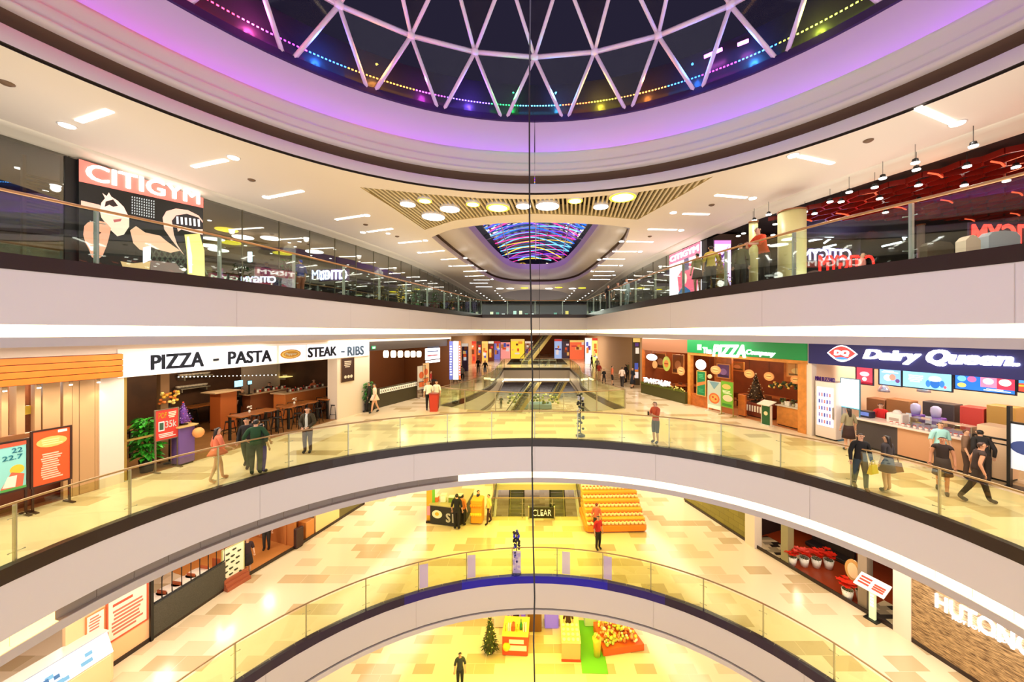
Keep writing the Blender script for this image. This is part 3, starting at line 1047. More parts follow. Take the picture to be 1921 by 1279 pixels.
def person(x, y, z, face, label, h=1.68, cat='person', top=(60, 60, 60), bottom=(30, 30, 40), hair=(24, 18, 16), skin=(222, 170, 138),
           shoes=(30, 26, 24), sleeves='short', legs='long', stride=0.0, arms=None, long_hair=False, dress=None, skirt=None,
           lean=0.0, head=(0, 0), group=None, wide=1.0, sit=False, vest=None):
    """a standing, walking, leaning or sitting figure; local axes: it looks along -y, its left hand is at +x"""
    s = h / 1.70
    J, R, E = {}, {}, []

    def j(n, p, r, par=None):
        J[n] = Vector(p)
        R[n] = r if isinstance(r, tuple) else (r, r)
        if par:
            E.append((par, n))
    ly = -lean
    w = wide
    zp = .95 if not sit else .55
    up = zp - .95
    j('pelvis', (0, 0, .95 + up), (.135 * w, .10 * w))
    j('waist', (0, ly * .15, 1.08 + up), (.115 * w, .09 * w), 'pelvis')
    j('chest', (0, ly * .45, 1.28 + up), (.145 * w, .105 * w), 'waist')
    j('yoke', (0, ly * .7, 1.40 + up), (.10, .075), 'chest')
    j('neck', (0, ly * .8, 1.475 + up), .05, 'yoke')
    hx, hy = head
    j('jaw', (hx * .03, ly * .85 - .015 - hy * .03, 1.535 + up), (.062, .066), 'neck')
    j('skull', (hx * .06, ly * .9 - .01 - hy * .06, 1.62 + up), (.076, .09), 'jaw')
    j('crown', (hx * .07, ly * .95 + .005 - hy * .06, 1.668 + up), (.052, .06), 'skull')
    A = arms or {}
    hands = {}
    for sd, sg in (('l', 1), ('r', -1)):
        el, wr = A.get(sd, ((sg * .235, .03, 1.13), (sg * .25, -.05, .90)))
        el, wr = Vector(el), Vector(wr)
        el.z += up
        wr.z += up
        j('shoulder' + sd, (sg * .165 * w, ly * .65, 1.395 + up), .055, 'yoke')
        j('elbow' + sd, el, .042, 'shoulder' + sd)
        j('wrist' + sd, wr, .029, 'elbow' + sd)
        d = (wr - el).normalized()
        j('palm' + sd, wr + d * .055, (.034, .024), 'wrist' + sd)
        hands[sd] = (wr, d, sg)
        st = stride * sg
        j('hip' + sd, (sg * .085, 0, .90 + up), .095, 'pelvis')
        if sit:
            j('knee' + sd, (sg * .11, -.42, .53), .06, 'hip' + sd)
            j('ankle' + sd, (sg * .11, -.40, .09), .04, 'knee' + sd)
            fy = -.40
        else:
            j('knee' + sd, (sg * .095, -st * .55 - .02, .50 + abs(st) * .02), .06, 'hip' + sd)
            fy = -st if st > 0 else -st * 1.15
            j('ankle' + sd, (sg * .095, fy + .02, .09 + (.05 if st < -.1 else 0)), .04, 'knee' + sd)
        j('toe' + sd, (sg * .105, fy - .13, .04), (.045, .035), 'ankle' + sd)
    names = list(J)
    idx = {n: i for i, n in enumerate(names)}
    me = bpy.data.meshes.new('body')
    me.from_pydata([tuple(J[n] * s) for n in names], [(idx[a], idx[b]) for a, b in E], [])
    ob = bpy.data.objects.new('body', me)
    COL.objects.link(ob)
    md = ob.modifiers.new('skin', 'SKIN')
    md.use_smooth_shade = True
    sv = me.skin_vertices[0].data
    for n in names:
        sv[idx[n]].radius = (R[n][0] * s, R[n][1] * s)
        sv[idx[n]].use_root = n == 'pelvis'
    sb = ob.modifiers.new('sub', 'SUBSURF')
    sb.levels = 2
    sb.render_levels = 2
    dg = bpy.context.evaluated_depsgraph_get()
    em = ob.evaluated_get(dg).to_mesh()
    V = [v.co.copy() for v in em.vertices]
    N = [v.normal.copy() for v in em.vertices]
    FS = [tuple(p.vertices) for p in em.polygons]
    ob.evaluated_get(dg).to_mesh_clear()
    bpy.data.objects.remove(ob)
    bones = [(a, b, J[a] * s, J[b] * s, max(R[a][0], R[b][0]) * s) for a, b in E]

    def region(c):
        best = min(bones, key=lambda b: seg_dist(c, b[2], b[3]) - b[4] * .6)
        b = best[1]
        if b.startswith(('jaw', 'skull', 'crown')):
            return 'head'
        if b == 'neck':
            return 'neck'
        if b.startswith(('waist', 'chest', 'yoke', 'shoulder')):
            return 'torso'
        if b.startswith('elbow'):
            return 'uparm'
        if b.startswith('wrist'):
            return 'forearm'
        if b.startswith('palm'):
            return 'hand'
        if b.startswith('hip'):
            return 'hips'
        if b.startswith('knee'):
            return 'thigh'
        if b.startswith('ankle'):
            return 'shin'
        return 'foot'
    cen = [sum((V[i] for i in f), Vector()) / len(f) for f in FS]
    reg = [region(c) for c in cen]
    for k, c in enumerate(cen):
        if reg[k] == 'torso' and c.z < (.98 + up) * s:
            reg[k] = 'hips'
    root = thing('person', label, cat, (x, y, z), group, math.radians(face))
    M = Matrix.Translation((x, y, z)) @ Matrix.Rotation(math.radians(face), 4, 'Z')
    m_sk = mat('skin_%d_%d_%d' % skin, skin, .5)
    mb = MB(M)
    mb.add(V, FS, m_sk, True)
    # face and fingers belong to the body surface
    sk = J['skull'] * s
    for sg in (-1, 1):
        mb.ball((sk.x + sg * .028 * s, sk.y - .078 * s, sk.z + .0 * s), .011 * s, m_eye, n=6, k=4)
        mb.ball((sk.x + sg * .083 * s, sk.y + .005, sk.z - .01), .02 * s, m_sk, 1.5, n=6, k=4)
    mb.tube([(sk.x, sk.y - .083 * s, sk.z + .005), (sk.x, sk.y - .105 * s, sk.z - .028 * s), (sk.x, sk.y - .082 * s, sk.z - .036 * s)], [.007 * s, .013 * s, .009 * s], m_sk, 5)
    mb.box(sk.x - .022 * s, sk.x + .022 * s, sk.y - .086 * s, sk.y - .07 * s, sk.z - .063 * s, sk.z - .053 * s, m_lips)
    for sd, (wr, d, sg) in hands.items():
        side = d.cross(Vector((0, -1, 0)))
        if side.length < .3:
            side = d.cross(Vector((0, 0, 1)))
        side.normalize()
        nrm = side.cross(d).normalized()
        base = wr + d * .085
        for k in range(4):
            off = side * (.027 - .018 * k)
            L = (.060, .072, .068, .052)[k]
            a = (base + off - d * .02) * s
            b = (base + off + d * L * .55 - nrm * .010) * s
            c = (base + off + d * L - nrm * .028) * s
            mb.tube([a, b, c], [.0095 * s, .009 * s, .007 * s], m_sk, 5)
        a = (wr + d * .03 + side * .02) * s
        b = (wr + d * .065 + side * .05 - nrm * .01) * s
        c = (wr + d * .095 + side * .056 - nrm * .02) * s
        mb.tube([a, b, c], [.011 * s, .010 * s, .008 * s], m_sk, 5)
    mb.build('body', root)

    def shell(name, cond, off, m):
        sel = [k for k in range(len(FS)) if cond(k)]
        if not sel:
            return
        used = sorted({i for k in sel for i in FS[k]})
        mp = {i: q for q, i in enumerate(used)}
        o = MB(M)
        n = len(used)
        vs = [V[i] + N[i] * off for i in used] + [V[i] + N[i] * .001 for i in used]
        fs = [tuple(mp[i] for i in FS[k]) for k in sel]
        ed = {}
        for f in fs:
            for a, b in zip(f, f[1:] + f[:1]):
                ed.setdefault((min(a, b), max(a, b)), []).append((a, b))
        fs2 = fs + [(b, a, a + n, b + n) for l in ed.values() if len(l) == 1 for a, b in l]
        o.add(vs, fs2, m, True)
        return o.build(name, root)
    mt = mat('cloth_%d_%d_%d' % top, top, .85)
    mbt = mat('cloth_%d_%d_%d' % bottom, bottom, .85)
    ms = mat('shoe_%d_%d_%d' % shoes, shoes, .5)
    mh = mat('hair_%d_%d_%d' % hair, hair, .45)
    sl = {'none': ('torso',), 'short': ('torso', 'uparm'), 'long': ('torso', 'uparm', 'forearm')}[sleeves]
    upn = 'dress_top' if dress else 'shirt'
    if not dress or True:
        shell(upn, lambda k: reg[k] in sl or (reg[k] == 'hips' and cen[k].z > (.93 + up) * s), .016 * s, mt)
    if vest:
        mv = mat('cloth_%d_%d_%d' % vest, vest, .8)
        shell('jacket', lambda k: (reg[k] in ('torso',) and (cen[k].y > -.04 or abs(cen[k].x) > .05 * s)) or reg[k] in ('uparm', 'forearm'), .03 * s, mv)
    if dress or skirt:
        colr, length = dress if dress else skirt
        md_ = mat('cloth_%d_%d_%d' % colr, colr, .85)
        o = MB(M)
        rings = []
        for t in (0, .3, .65, 1):
            zz = (1.06 if dress else 1.0) * (1 - t) + length * t
            rx, ry = .135 + .07 * t + .02, .11 + .07 * t + abs(stride) * .35 * t + .02
            rings.append([(rx * s * math.cos(a), ry * s * math.sin(a), zz * s) for a in [2 * PI * q / 18 for q in range(18)]])
        o.loft(rings, md_, smooth=True)
        o.build('dress_skirt' if dress else 'skirt', root)
    else:
        lg = {'long': ('hips', 'thigh', 'shin'), 'short': ('hips', 'thigh')}[legs]
        shell('trousers' if legs == 'long' else 'shorts', lambda k: reg[k] in lg, .014 * s, mbt)
    for sd, sg in (('l', 1), ('r', -1)):
        shell('shoe', lambda k: reg[k] == 'foot' and cen[k].x * sg > 0, .012 * s, ms)
    shell('hair', lambda k: reg[k] == 'head' and (cen[k] - sk).z > ((-.01 if cen[k].y > sk.y + .01 else .035) - (.06 if cen[k].y > sk.y + .04 else 0)) * s, .017 * s, mh)
    if long_hair:
        o = MB(M)
        rings = []
        for t in (0, .25, .6, 1):
            zz = sk.z + .03 * s - .30 * s * t
            rx, ry = (.088 - .03 * t) * s, (.045 - .012 * t) * s
            cy_ = sk.y + (.045 + .05 * t) * s
            rings.append([(sk.x + rx * math.cos(a), cy_ + ry * math.sin(a), zz) for a in [2 * PI * q / 12 for q in range(12)]])
        o.loft(rings, mh, smooth=True)
        o.build('long_hair', root)
    root['_h'] = h
    return root


def ppl(px, feet, label, face=0, zf=Z3, **k):
    x, y = G(px, feet, zf)
    return person(x, y, zf, face, label, **k)


# ------------------------------------------------------------------ balustrades
def balustrade(name, line, z, label, step=1.75, h=1.2, glass=m_bal, post_w=.018, railmat=m_rail, rr=.026, steelm=m_steel, decal=None, skip=None):
    ln = resample(line, step)
    c = line[len(line) // 2]
    root = thing(name, label, 'balustrade', (c[0], c[1], z))
    dense = resample(line, .5)
    mb = MB()
    mb.tube([(x, y, z + h) for x, y in dense], rr, railmat, 8)
    mb.build('handrail', root)
    for i, p in enumerate(ln):
        a, b = ln[max(i - 1, 0)], ln[min(i + 1, len(ln) - 1)]
        t = Vector((b[0] - a[0], b[1] - a[1])).normalized()
        n = Vector((-t.y, t.x))
        fr = Frame(p, (p[0] + t.x, p[1] + t.y), z)
        mb = MB(fr)
        w = post_w
        mb.box(-w, w, .015, .015 + 2.2 * w + .02, -.02, h - .02, steelm)
        for zz in (.22, h - .3):
            mb.tube([(-.11, .0, zz + .012), (0, .03, zz), (.11, .0, zz + .012)], .008, steelm, 5)
            mb.ball((-.11, 0, zz + .012), .016, steelm, n=6, k=4)
            mb.ball((.11, 0, zz + .012), .016, steelm, n=6, k=4)
        mb.build('post', root)
    for i, (a, b) in enumerate(zip(ln, ln[1:])):
        fr = Frame(a, b, z)
        L = fr.len
        mb = MB(fr)
        mb.box(.012, L - .012, -.006, .006, -.0, h - .06, glass)
        pane = mb.build('glass_panel', root)
        if decal and i in decal:
            u0, wd, mm = decal[i]
            mb = MB(fr)
            mb.quad((u0, -.009, .12), (u0 + wd, -.009, .12), (u0 + wd, -.009, 1.05), (u0, -.009, 1.05), mm)
            mb.build('film', pane)
    return root

m_refl_sheet = bpy.data.materials.new('violet_reflection_sheet')  # sheet colour stands in for violet reflections in the glass
m_refl_sheet.use_nodes = True
_t = m_refl_sheet.node_tree
_b = _t.nodes['Principled BSDF']
_b.inputs['Base Color'].default_value = lin((196, 180, 250)) + (1,)
_b.inputs['Alpha'].default_value = .75
_b.inputs['Roughness'].default_value = .2

b3 = [p_ for p_ in offset_line(E3, .09) if p_[1] > 2.5]
balustrade('glass_balustrade', b3, Z3, 'yellow-tinted glass balustrade curving along the edge of the third level', 1.82)
b2 = [p_ for p_ in offset_line(E2, .09) if p_[1] > 4]
B2 = balustrade('glass_balustrade', b2, Z2, 'yellow-tinted glass balustrade curving along the lowest visible band', 1.95)
_L = resample(b2, 1.95)
for px in (788, 881, 969, 1062, 1140):
    # translucent violet sheets imitating reflections on the panes
    best = None
    for i, (a, b) in enumerate(zip(_L, _L[1:])):
        f = Frame(a, b, Z2)
        u, zz = f.px(px, 1050)
        if 0 <= u <= f.len and a[1] > 8:
            best = (f, u, i)
    if best:
        f, u, i = best
        u = min(max(u, .2), f.len - .2)
        mb = MB(f)
        mb.quad((u - .17, -.012, .12), (u + .17, -.012, .12), (u + .17, -.012, 1.08), (u - .17, -.012, 1.08), m_refl_sheet)
        mb.build('violet_reflection_sheet', B2)
b4 = [p_ for p_ in offset_line(E4, .09) if p_[1] > 3]
m_railwood = mat('bronze_handrail', (196, 150, 104), .3, .55)
balustrade('glass_balustrade', b4, Z4, 'clear glass balustrade with bronze handrail along the top level opening', 2.4, 1.25, m_balclear, .03, m_railwood, .032, mat('pale_steel', (190, 200, 190), .35, .5))
v3l = offset_line(V3_left + [(4.4, 45.8)] + V3_right[1:], .09)
balustrade('glass_balustrade', v3l, Z3, 'glass balustrade round the second opening of the third level', 2.2, 1.15)
v3n = offset_line(V3_near, .09)
balustrade('glass_balustrade', v3n, Z3, 'glass balustrade on the far edge of the near third level bridge', 2.0, 1.15)
v2l = [(-2.4, 20.6), (-2.9, 30), (-2.9, 36), (3.1, 36), (3.1, 30), (2.7, 20.6)]
balustrade('glass_balustrade', v2l[:3], Z2, 'glass balustrade beside the escalator opening, behind the black kiosk', 2.0, 1.1)
balustrade('glass_balustrade', v2l[3:], Z2, 'glass balustrade beside the escalator opening, by the snack stand', 2.0, 1.1)
balustrade('glass_balustrade', [(2.7, 20.5), (-2.4, 20.5)], Z2, 'glass balustrade with a dark sign across the end of the escalator opening', 1.7, 1.1)

# ------------------------------------------------------------------ cables
mb = MB()
pts = [(995, -10), (993, 200), (993.5, 430), (996, 560), (997, 640), (999, 700), (998, 850), (1000, 1000), (1003, 1120), (1001, 1200), (1003, 1285)]
mb.tube([((x - VX) / F * 4.0, 4.0, CZ + (VY - y) / F * 4.0) for x, y in pts] , .0085, mat('cable_black', (26, 20, 22), .5), 6)
mb.v = mb.v[:]
o = mb.build('hanging_cable')
tag(o, 'dark cable hanging straight down the middle of the atrium', 'cable')
mb = MB()
mb.tube([(.35, 26, ZC + 3.6), (.36, 26, 19), (.35, 26, Z3 + .0), (.35, 26, Z2 + .02)], .014, MATS['cable_black'], 5)
o = mb.build('hanging_cable')
tag(o, 'thin dark cable hanging from the far oval skylight', 'cable')

# ------------------------------------------------------------------ small helpers for goods
def P2(fr, pts, v=0):
    return [fr.px(x, y, v) for x, y in pts]


def potted_plant(x, y, z, h, label, group=None, dense=90, r=.4, potc=(40, 34, 30), leafc=(46, 120, 34), potr=.2, poth=.4, leaf=.14):
    t = thing('potted_plant', label, 'plant', (x, y, z), group)
    mb = MB()
    mb.lathe(x, y, [(potr * .75, z), (potr, z + poth), (potr * .9, z + poth), (potr * .85, z + poth - .03)], mat('pot_%d_%d_%d' % potc, potc, .5), 14)
    mb.build('pot', t)
    mb = MB()
    for k in range(4):
        a = k * 1.7
        mb.tube([(x, y, z + poth - .05), (x + .05 * math.cos(a), y + .05 * math.sin(a), z + h * .6), (x + .12 * math.cos(a), y + .12 * math.sin(a), z + h * .9)], .014, mat('stem_brown', (70, 52, 30), .7), 5)
    mb.build('stem', t)
    mb = MB()
    rnd = random.Random(int(x * 100))
    mg = mat('leaf_%d_%d_%d' % leafc, leafc, .35)
    mg2 = mat('leafb_%d_%d_%d' % leafc, tuple(min(255, int(c * 1.35)) for c in leafc), .35)
    for k in range(dense):
        a = rnd.uniform(0, 2 * PI)
        q = rnd.uniform(poth * 1.0, h)
        rr = r * rnd.uniform(.3, 1) * (1 - .35 * abs((q - poth) / (h - poth) - .45))
        c = Vector((x + rr * math.cos(a), y + rr * math.sin(a), z + q))
        d = Vector((math.cos(a), math.sin(a), rnd.uniform(-.7, .5))).normalized()
        sd = d.cross(Vector((0, 0, 1))).normalized() * leaf * .35
        L = leaf * rnd.uniform(.7, 1.2)
        up = Vector((0, 0, L * .15))
        mb.add([c - d * L * .5, c - sd + up, c + d * L * .6 - up, c + sd + up], [(0, 1, 2), (0, 2, 3)], mg if k % 3 else mg2)
    o = mb.build('foliage', t)
    return t


def christmas_tree(x, y, z, h, label, col=(30, 70, 34), orn=((220, 40, 40), (240, 200, 60)), group=None, r=None, n=60, trunk=True):
    t = thing('christmas_tree', label, 'christmas tree', (x, y, z), group)
    r = r or h * .3
    mb = MB()
    mb.lathe(x, y, [(.05 * h / 2, z), (.04 * h / 2, z + h * .2)], mat('stem_brown', (70, 52, 30), .7), 8)
    mb.lathe(x, y, [(r * .5, z), (r * .5, z + .03), (.04, z + .05)], mat('stem_brown', (70, 52, 30), .7), 10)
    mb.build('trunk', t)
    mb = MB()
    m = mat('tree_%d_%d_%d' % col, col, .7)
    rnd = random.Random(int(x * 37 + y * 11))
    z0 = z + h * .12
    for k in range(int(n * 5)):
        q = rnd.random() ** 1.3
        a = rnd.uniform(0, 2 * PI)
        rr = r * (1 - q) * rnd.uniform(.55, 1.05)
        c = Vector((x + rr * math.cos(a), y + rr * math.sin(a), z0 + q * h * .86))
        d = Vector((math.cos(a), math.sin(a), -.35)) * h * .06
        sd = Vector((-math.sin(a), math.cos(a), 0)) * h * .022
        mb.add([c - d, c + sd, c + d, c - sd], [(0, 1, 2), (0, 2, 3)], m)
    mb.lathe(x, y, [(r * .75, z0), (r * .05, z + h * .93)], m, 12)
    mb.build('branches', t)
    for k in range(n):
        q = (k + .5) / n
        a = k * 2.4
        rr = r * (1 - q) * 1.0 + .01
        mb = MB() if k == 0 else mb
        mb.ball((x + rr * math.cos(a), y + rr * math.sin(a), z0 + q * h * .86), h * .018, mat('orn_%d_%d_%d' % orn[k % len(orn)], orn[k % len(orn)], .25), n=6, k=4)
    o = mb.build('ornaments', t)
    o['kind'] = 'stuff'
    mb = MB()
    mb.ball((x, y, z + h), h * .035, mat('orn_%d_%d_%d' % orn[0], orn[0], .25), n=8, k=5)
    mb.build('topper', t)
    return t


def poster(name, fr, u0, u1, z0, z1, v, label, cat, bg, items=(), frame=None, fw=.03, depth=.04, legs=False, group=None, emit=0, lines=None):
    """framed flat sheet standing in the plane v; items are (kind, ...) in 0..1 coordinates of the sheet"""
    t = at(name, label, cat, fr, (u0 + u1) / 2, v, 0 if legs else z0, group)
    mb = MB(fr)
    e = 'e' if emit else ''
    mb.box(u0, u1, v, v + depth, z0, z1, mat('sheet%s_%d_%d_%d' % ((e,) + tuple(bg)), bg, .5, emit=emit))
    mb.build('sheet', t)
    if frame:
        mb = MB(fr)
        mf = mat('frame_%d_%d_%d' % frame, frame, .4)
        for a, b, c, d in ((u0 - fw, u1 + fw, z1, z1 + fw), (u0 - fw, u1 + fw, z0 - fw, z0), (u0 - fw, u0, z0, z1), (u1, u1 + fw, z0, z1)):
            mb.box(a, b, v - .01, v + depth, c, d, mf)
        mb.build('frame', t)
    if legs:
        mb = MB(fr)
        mf = mat('frame_%d_%d_%d' % (frame or (60, 60, 60)), frame or (60, 60, 60), .4)
        for uu in (u0, u1):
            mb.box(uu - .02, uu + .02, v, v + .04, 0, z0, mf)
            mb.box(uu - .03, uu + .03, v - .2, v + .24, 0, .03, mf)
        mb.build('stand', t)
    mb = MB(fr)
    W, H = u1 - u0, z1 - z0
    U = lambda a: u0 + a * W
    Zz = lambda b: z0 + b * H
    k = .002
    for it in items:
        kind = it[0]
        k += .0012
        col = it[1]
        m = mat('ink%s_%d_%d_%d' % ((e,) + tuple(col)), col, .5, emit=emit)
        if kind == 'rect':
            mb.box(U(it[2]), U(it[4]), v - k, v, Zz(it[3]), Zz(it[5]), m)
        elif kind == 'disc':
            mb.disc(U(it[2]), Zz(it[3]), it[4] * W, it[5] * H, v - k, v, m, 16)
        elif kind == 'poly':
            mb.plate([(U(a), Zz(b)) for a, b in it[2]], v - k, v, m)
        elif kind == 'text':
            text(mb, it[2], U(it[3]), U(it[5]), Zz(it[4]), Zz(it[6]), v - k - .002, m, .015, depth=.003)
        elif kind == 'lines':
            x0, y0, x1, y1, n = it[2:7]
            rnd = random.Random(n)
            for i in range(n):
                b = y1 - (y1 - y0) * (i + .5) / n
                hh = (y1 - y0) / n * .28
                a0 = x0 + (x1 - x0) * rnd.uniform(0, .12)
                a1 = x1 - (x1 - x0) * rnd.uniform(0, .3)
                mb.box(U(a0), U(a1), v - k, v, Zz(b - hh), Zz(b + hh), m)
    mb.build('print', t)
    return t


def downlights(pts, z, r, label, group, m=None):
    m = m or m_lampw
    first = None
    for k, (x, y) in enumerate(pts):
        if first is None:
            first = thing('round_downlight', label, 'ceiling light', (x, y, z), group)
            mb = MB(); mb.lathe(x, y, [(r, z), (r * .9, z - .04)], m, 10); mb.build('diffuser', first)
            mb = MB(); mb.lathe(x, y, [(r * 1.3, z + .01), (r * 1.3, z - .01), (r, z - .012)], m_black, 10); mb.build('trim_ring', first)
        else:
            dup(first, (x, y, z))


def place(fr, px, py, v):
    """floor-plane frame helper: world xy from a pixel column at depth v behind wall frame fr"""
    u, z = fr.px(px, py, v)
    p_ = fr.pt(u, v, 0)
    return p_.x, p_.y

# ================================================================== top level, left: gym shop fronts
m_shopglass = glass_mat('dark_shop_glass', (.62, .64, .62), .30, .015, (.9, .9, .85))
m_mull = mat('mullion', (120, 112, 90), .4, .4)
def inner(ln, d, z0, z1, zc, name, wallc, ceilc):
    back = offset_line(ln, d)
    mb = MB(); band(mb, back, [(0, z0), (0, z1)], wallc, False)
    struct('wall_back', mb, 'dark back wall of ' + name)
    mb = MB()
    n = len(ln)
    mb.add([(p_[0], p_[1], zc) for p_ in ln] + [(p_[0], p_[1], zc) for p_ in back], [(i, i + 1, n + i + 1, n + i) for i in range(n - 1)], ceilc)
    struct('ceiling', mb, 'dark ceiling of ' + name)
m_gymwall = mat('gym_back_wall', (40, 28, 22), .5)
m_gymceil = mat('gym_ceiling', (74, 50, 24), .8)
inner(PL4[1:], 9, Z4, ZC, ZC - .16, 'the gym behind the dark glass', m_gymwall, m_gymceil)
# the dark glass wall, bay by bay
ln = [p_ for p_ in resample(PL4, .1) if p_[1] > 5.5]
bays = resample(ln, 1.55)
t = thing('glass_shopfront', 'long dark glass shop front of the gym along the left of the top level', 'shop front', (bays[0][0], bays[0][1], Z4))
for a, b in zip(bays, bays[1:]):
    if a[1] > 58:
        break
    f = Frame(a, b, Z4)
    mb = MB(f); mb.box(.01, f.len - .01, .0, .012, .05, ZC - .16 - Z4, m_shopglass); mb.build('pane', t)
    mb = MB(f); mb.box(-.012, .012, -.02, .03, 0, ZC - .16 - Z4, m_mull); mb.build('mullion', t)
# lobby parts seen through it
FG = Frame((-13.27, 8.2), (-12.0, 13.2), Z4)
# large wall banner with boxers
A = FG
u0, _ = A.px(148, 400, -.12); u1, _ = A.px(381, 400, -.12)
_, ztop = A.px(148, 293, -.12)
ztop = ZC - .2 - Z4
m_ban = mat('banner_black', (24, 26, 26), .4)
t = at('boxing_banner', 'tall lit gym banner with red header and two boxers with raised gloves', 'banner', A, (u0 + u1) / 2, -.12, 0)
mb = MB(A); mb.box(u0, u1, -.12, -.02, .02, ztop, m_ban); mb.build('panel', t)
mb = MB(A)
hdr = mat('banner_red', (240, 128, 112), .5, emit=.75, ecol=(240, 110, 100))
_, zh = A.px(148, 340, -.12)
_, zh2 = A.px(381, 390, -.12)
mb.plate([(u0, ztop), (u1, ztop), (u1, zh2), (u0, zh)], -.13, -.12, hdr)
mb.build('header', t)
mb = MB(A)
lw_ = mat('banner_letters', (255, 250, 246), .5, emit=1.6)
a0, b0 = A.px(160, 336, -.12); a1, b1 = A.px(374, 384, -.12)
_, c0 = A.px(160, 305, -.12); _, c1 = A.px(374, 358, -.12)
text(mb, 'CITIGYM', a0, a1, b0, c0, -.16, lw_, .018, depth=.03, skew=(b1, c1))
mb.build('lettering', t)
bx = MB(A)
def bp(pts, rgb, k, e=.55):
    bx.plate(P2(A, pts, -.12), -.122 - k * .002, -.12, mat('ad_%d_%d_%d' % rgb, rgb, .5, emit=e))
# fence pattern of the cage
for i in range(9):
    bp([(280 + i * 11, 468), (283 + i * 11, 468), (318 + i * 9, 515), (315 + i * 9, 515)], (70, 78, 66), 0, .2)
    bp([(368 - i * 11, 468), (371 - i * 11, 468), (330 - i * 8, 512), (327 - i * 8, 512)], (70, 78, 66), 0, .2)
bp([(152, 376), (186, 384), (196, 392), (188, 398), (152, 386)], (232, 180, 160), 1)                 # arm behind
bp([(187, 395), (190, 380), (197, 372), (192, 362), (200, 368), (204, 361), (209, 369), (220, 376), (232, 388), (242, 408), (242, 425), (232, 440), (220, 443), (206, 430), (198, 418), (190, 408)], (250, 214, 196), 2)  # head with topknot
bp([(198, 378), (212, 374), (221, 386), (212, 388), (205, 384), (196, 388)], (56, 40, 40), 3, .1)    # brow and hair band
bp([(212, 412), (228, 410), (226, 415), (214, 417)], (190, 90, 90), 3)                              # mouth
bp([(158, 424), (165, 417), (182, 413), (198, 417), (208, 428), (204, 446), (200, 460), (192, 480), (181, 488), (172, 482), (166, 466), (160, 455), (156, 440)], (236, 160, 134), 3)  # large glove
bp([(160, 452), (170, 462), (178, 462), (185, 456), (180, 470), (170, 470)], (255, 244, 236), 4, .8)
bp([(176, 430), (190, 436), (183, 442), (174, 438)], (90, 50, 44), 4, .1)
bp([(244, 432), (255, 424), (272, 436), (300, 442), (312, 452), (326, 462), (338, 470), (320, 474), (296, 468), (282, 462), (276, 472), (262, 468), (250, 456)], (232, 178, 150), 2)  # shoulder
bp([(268, 464), (283, 461), (282, 488), (268, 494)], (222, 230, 246), 3, .8)
bp([(226, 490), (250, 494), (282, 490), (280, 510), (262, 506), (230, 500)], (206, 168, 120), 2)
bp([(282, 488), (330, 494), (346, 512), (282, 508)], (130, 110, 104), 2, .3)
bp([(305, 408), (312, 396), (330, 391), (352, 394), (372, 404), (380, 414), (380, 440), (360, 436), (340, 430), (326, 440), (332, 458), (345, 478), (338, 470), (322, 450), (308, 430)], (240, 190, 172), 3)  # raised glove
bp([(322, 414), (330, 404), (350, 401), (372, 408), (380, 418), (380, 430), (350, 430), (332, 428), (336, 445), (345, 458), (336, 462), (326, 440)], (38, 34, 40), 4, .05)
for k in range(6):
    bp([(330 + k * 8, 406 + k), (334 + k * 8, 406 + k), (335 + k * 8, 420 + k), (331 + k * 8, 420 + k)], (236, 236, 240), 5, .5)
bp([(346, 440), (374, 438), (383, 470), (384, 519), (352, 514), (350, 470)], (246, 216, 130), 4, .75)  # forearm
bp([(350, 444), (354, 443), (360, 480), (360, 512), (354, 512), (351, 470)], (255, 246, 206), 5, .9)
for r_ in range(7):
    for c_ in range(10):
        bp([(247 + c_ * 4.5, 368 + r_ * 5 + c_ * .9), (249 + c_ * 4.5, 368 + r_ * 5 + c_ * .9), (249 + c_ * 4.5, 371 + r_ * 5 + c_ * .9), (247 + c_ * 4.5, 371 + r_ * 5 + c_ * .9)], (186, 196, 200), 2, .4)
bx.build('picture', t)
# louvred grille left of the banner
u0, _ = A.px(45, 330, .3); u1, _ = A.px(118, 330, .3)
t = at('louvred_screen', 'bronze louvred screen behind the glass left of the boxing banner', 'screen', A, (u0 + u1) / 2, .3, 0)
mb = MB(A)
for k in range(17):
    mb.box(u0, u1, .3, .36, 1.25 + k * .085, 1.28 + k * .085, mat('louvre_bronze', (150, 112, 62), .3, .5))
mb.build('slats', t)
mb = MB(A)
for uu in (u0, u1):
    mb.box(uu - .03, uu + .03, .28, .38, 0, 3.1, MATS['louvre_bronze'])
mb.build('frame', t)
# black pier left of banner
u0, _ = A.px(122, 330, -.02); u1, _ = A.px(148, 330, -.02)
mb = MB(A); mb.box(u0, u1, -.02, .2, 0, ZC - .2 - Z4, m_black)
struct('trim_10', mb, 'black pier beside the boxing banner')

# lamps seen through the dark glass
rnd = random.Random(3)
pts = []
for k in range(44):
    y = 9 + 34 * (k / 44) ** 1.2
    i = min(range(len(PL4)), key=lambda q_: abs(PL4[q_][1] - y))
    pts.append((PL4[i][0] - .8 - rnd.random() * 6, y + rnd.uniform(-.6, .6)))
downlights(pts, ZC - .2, .075, 'small round lamp on the dark ceiling behind the gym shop front', 'lamps behind the gym glass')
for x, y in ((-15, 12), (-13.5, 20), (-12, 28), (-11, 38)):
    light('gym_lamp', (x, y, ZC - .5), 60, NEUT, (.3,), kind='POINT')
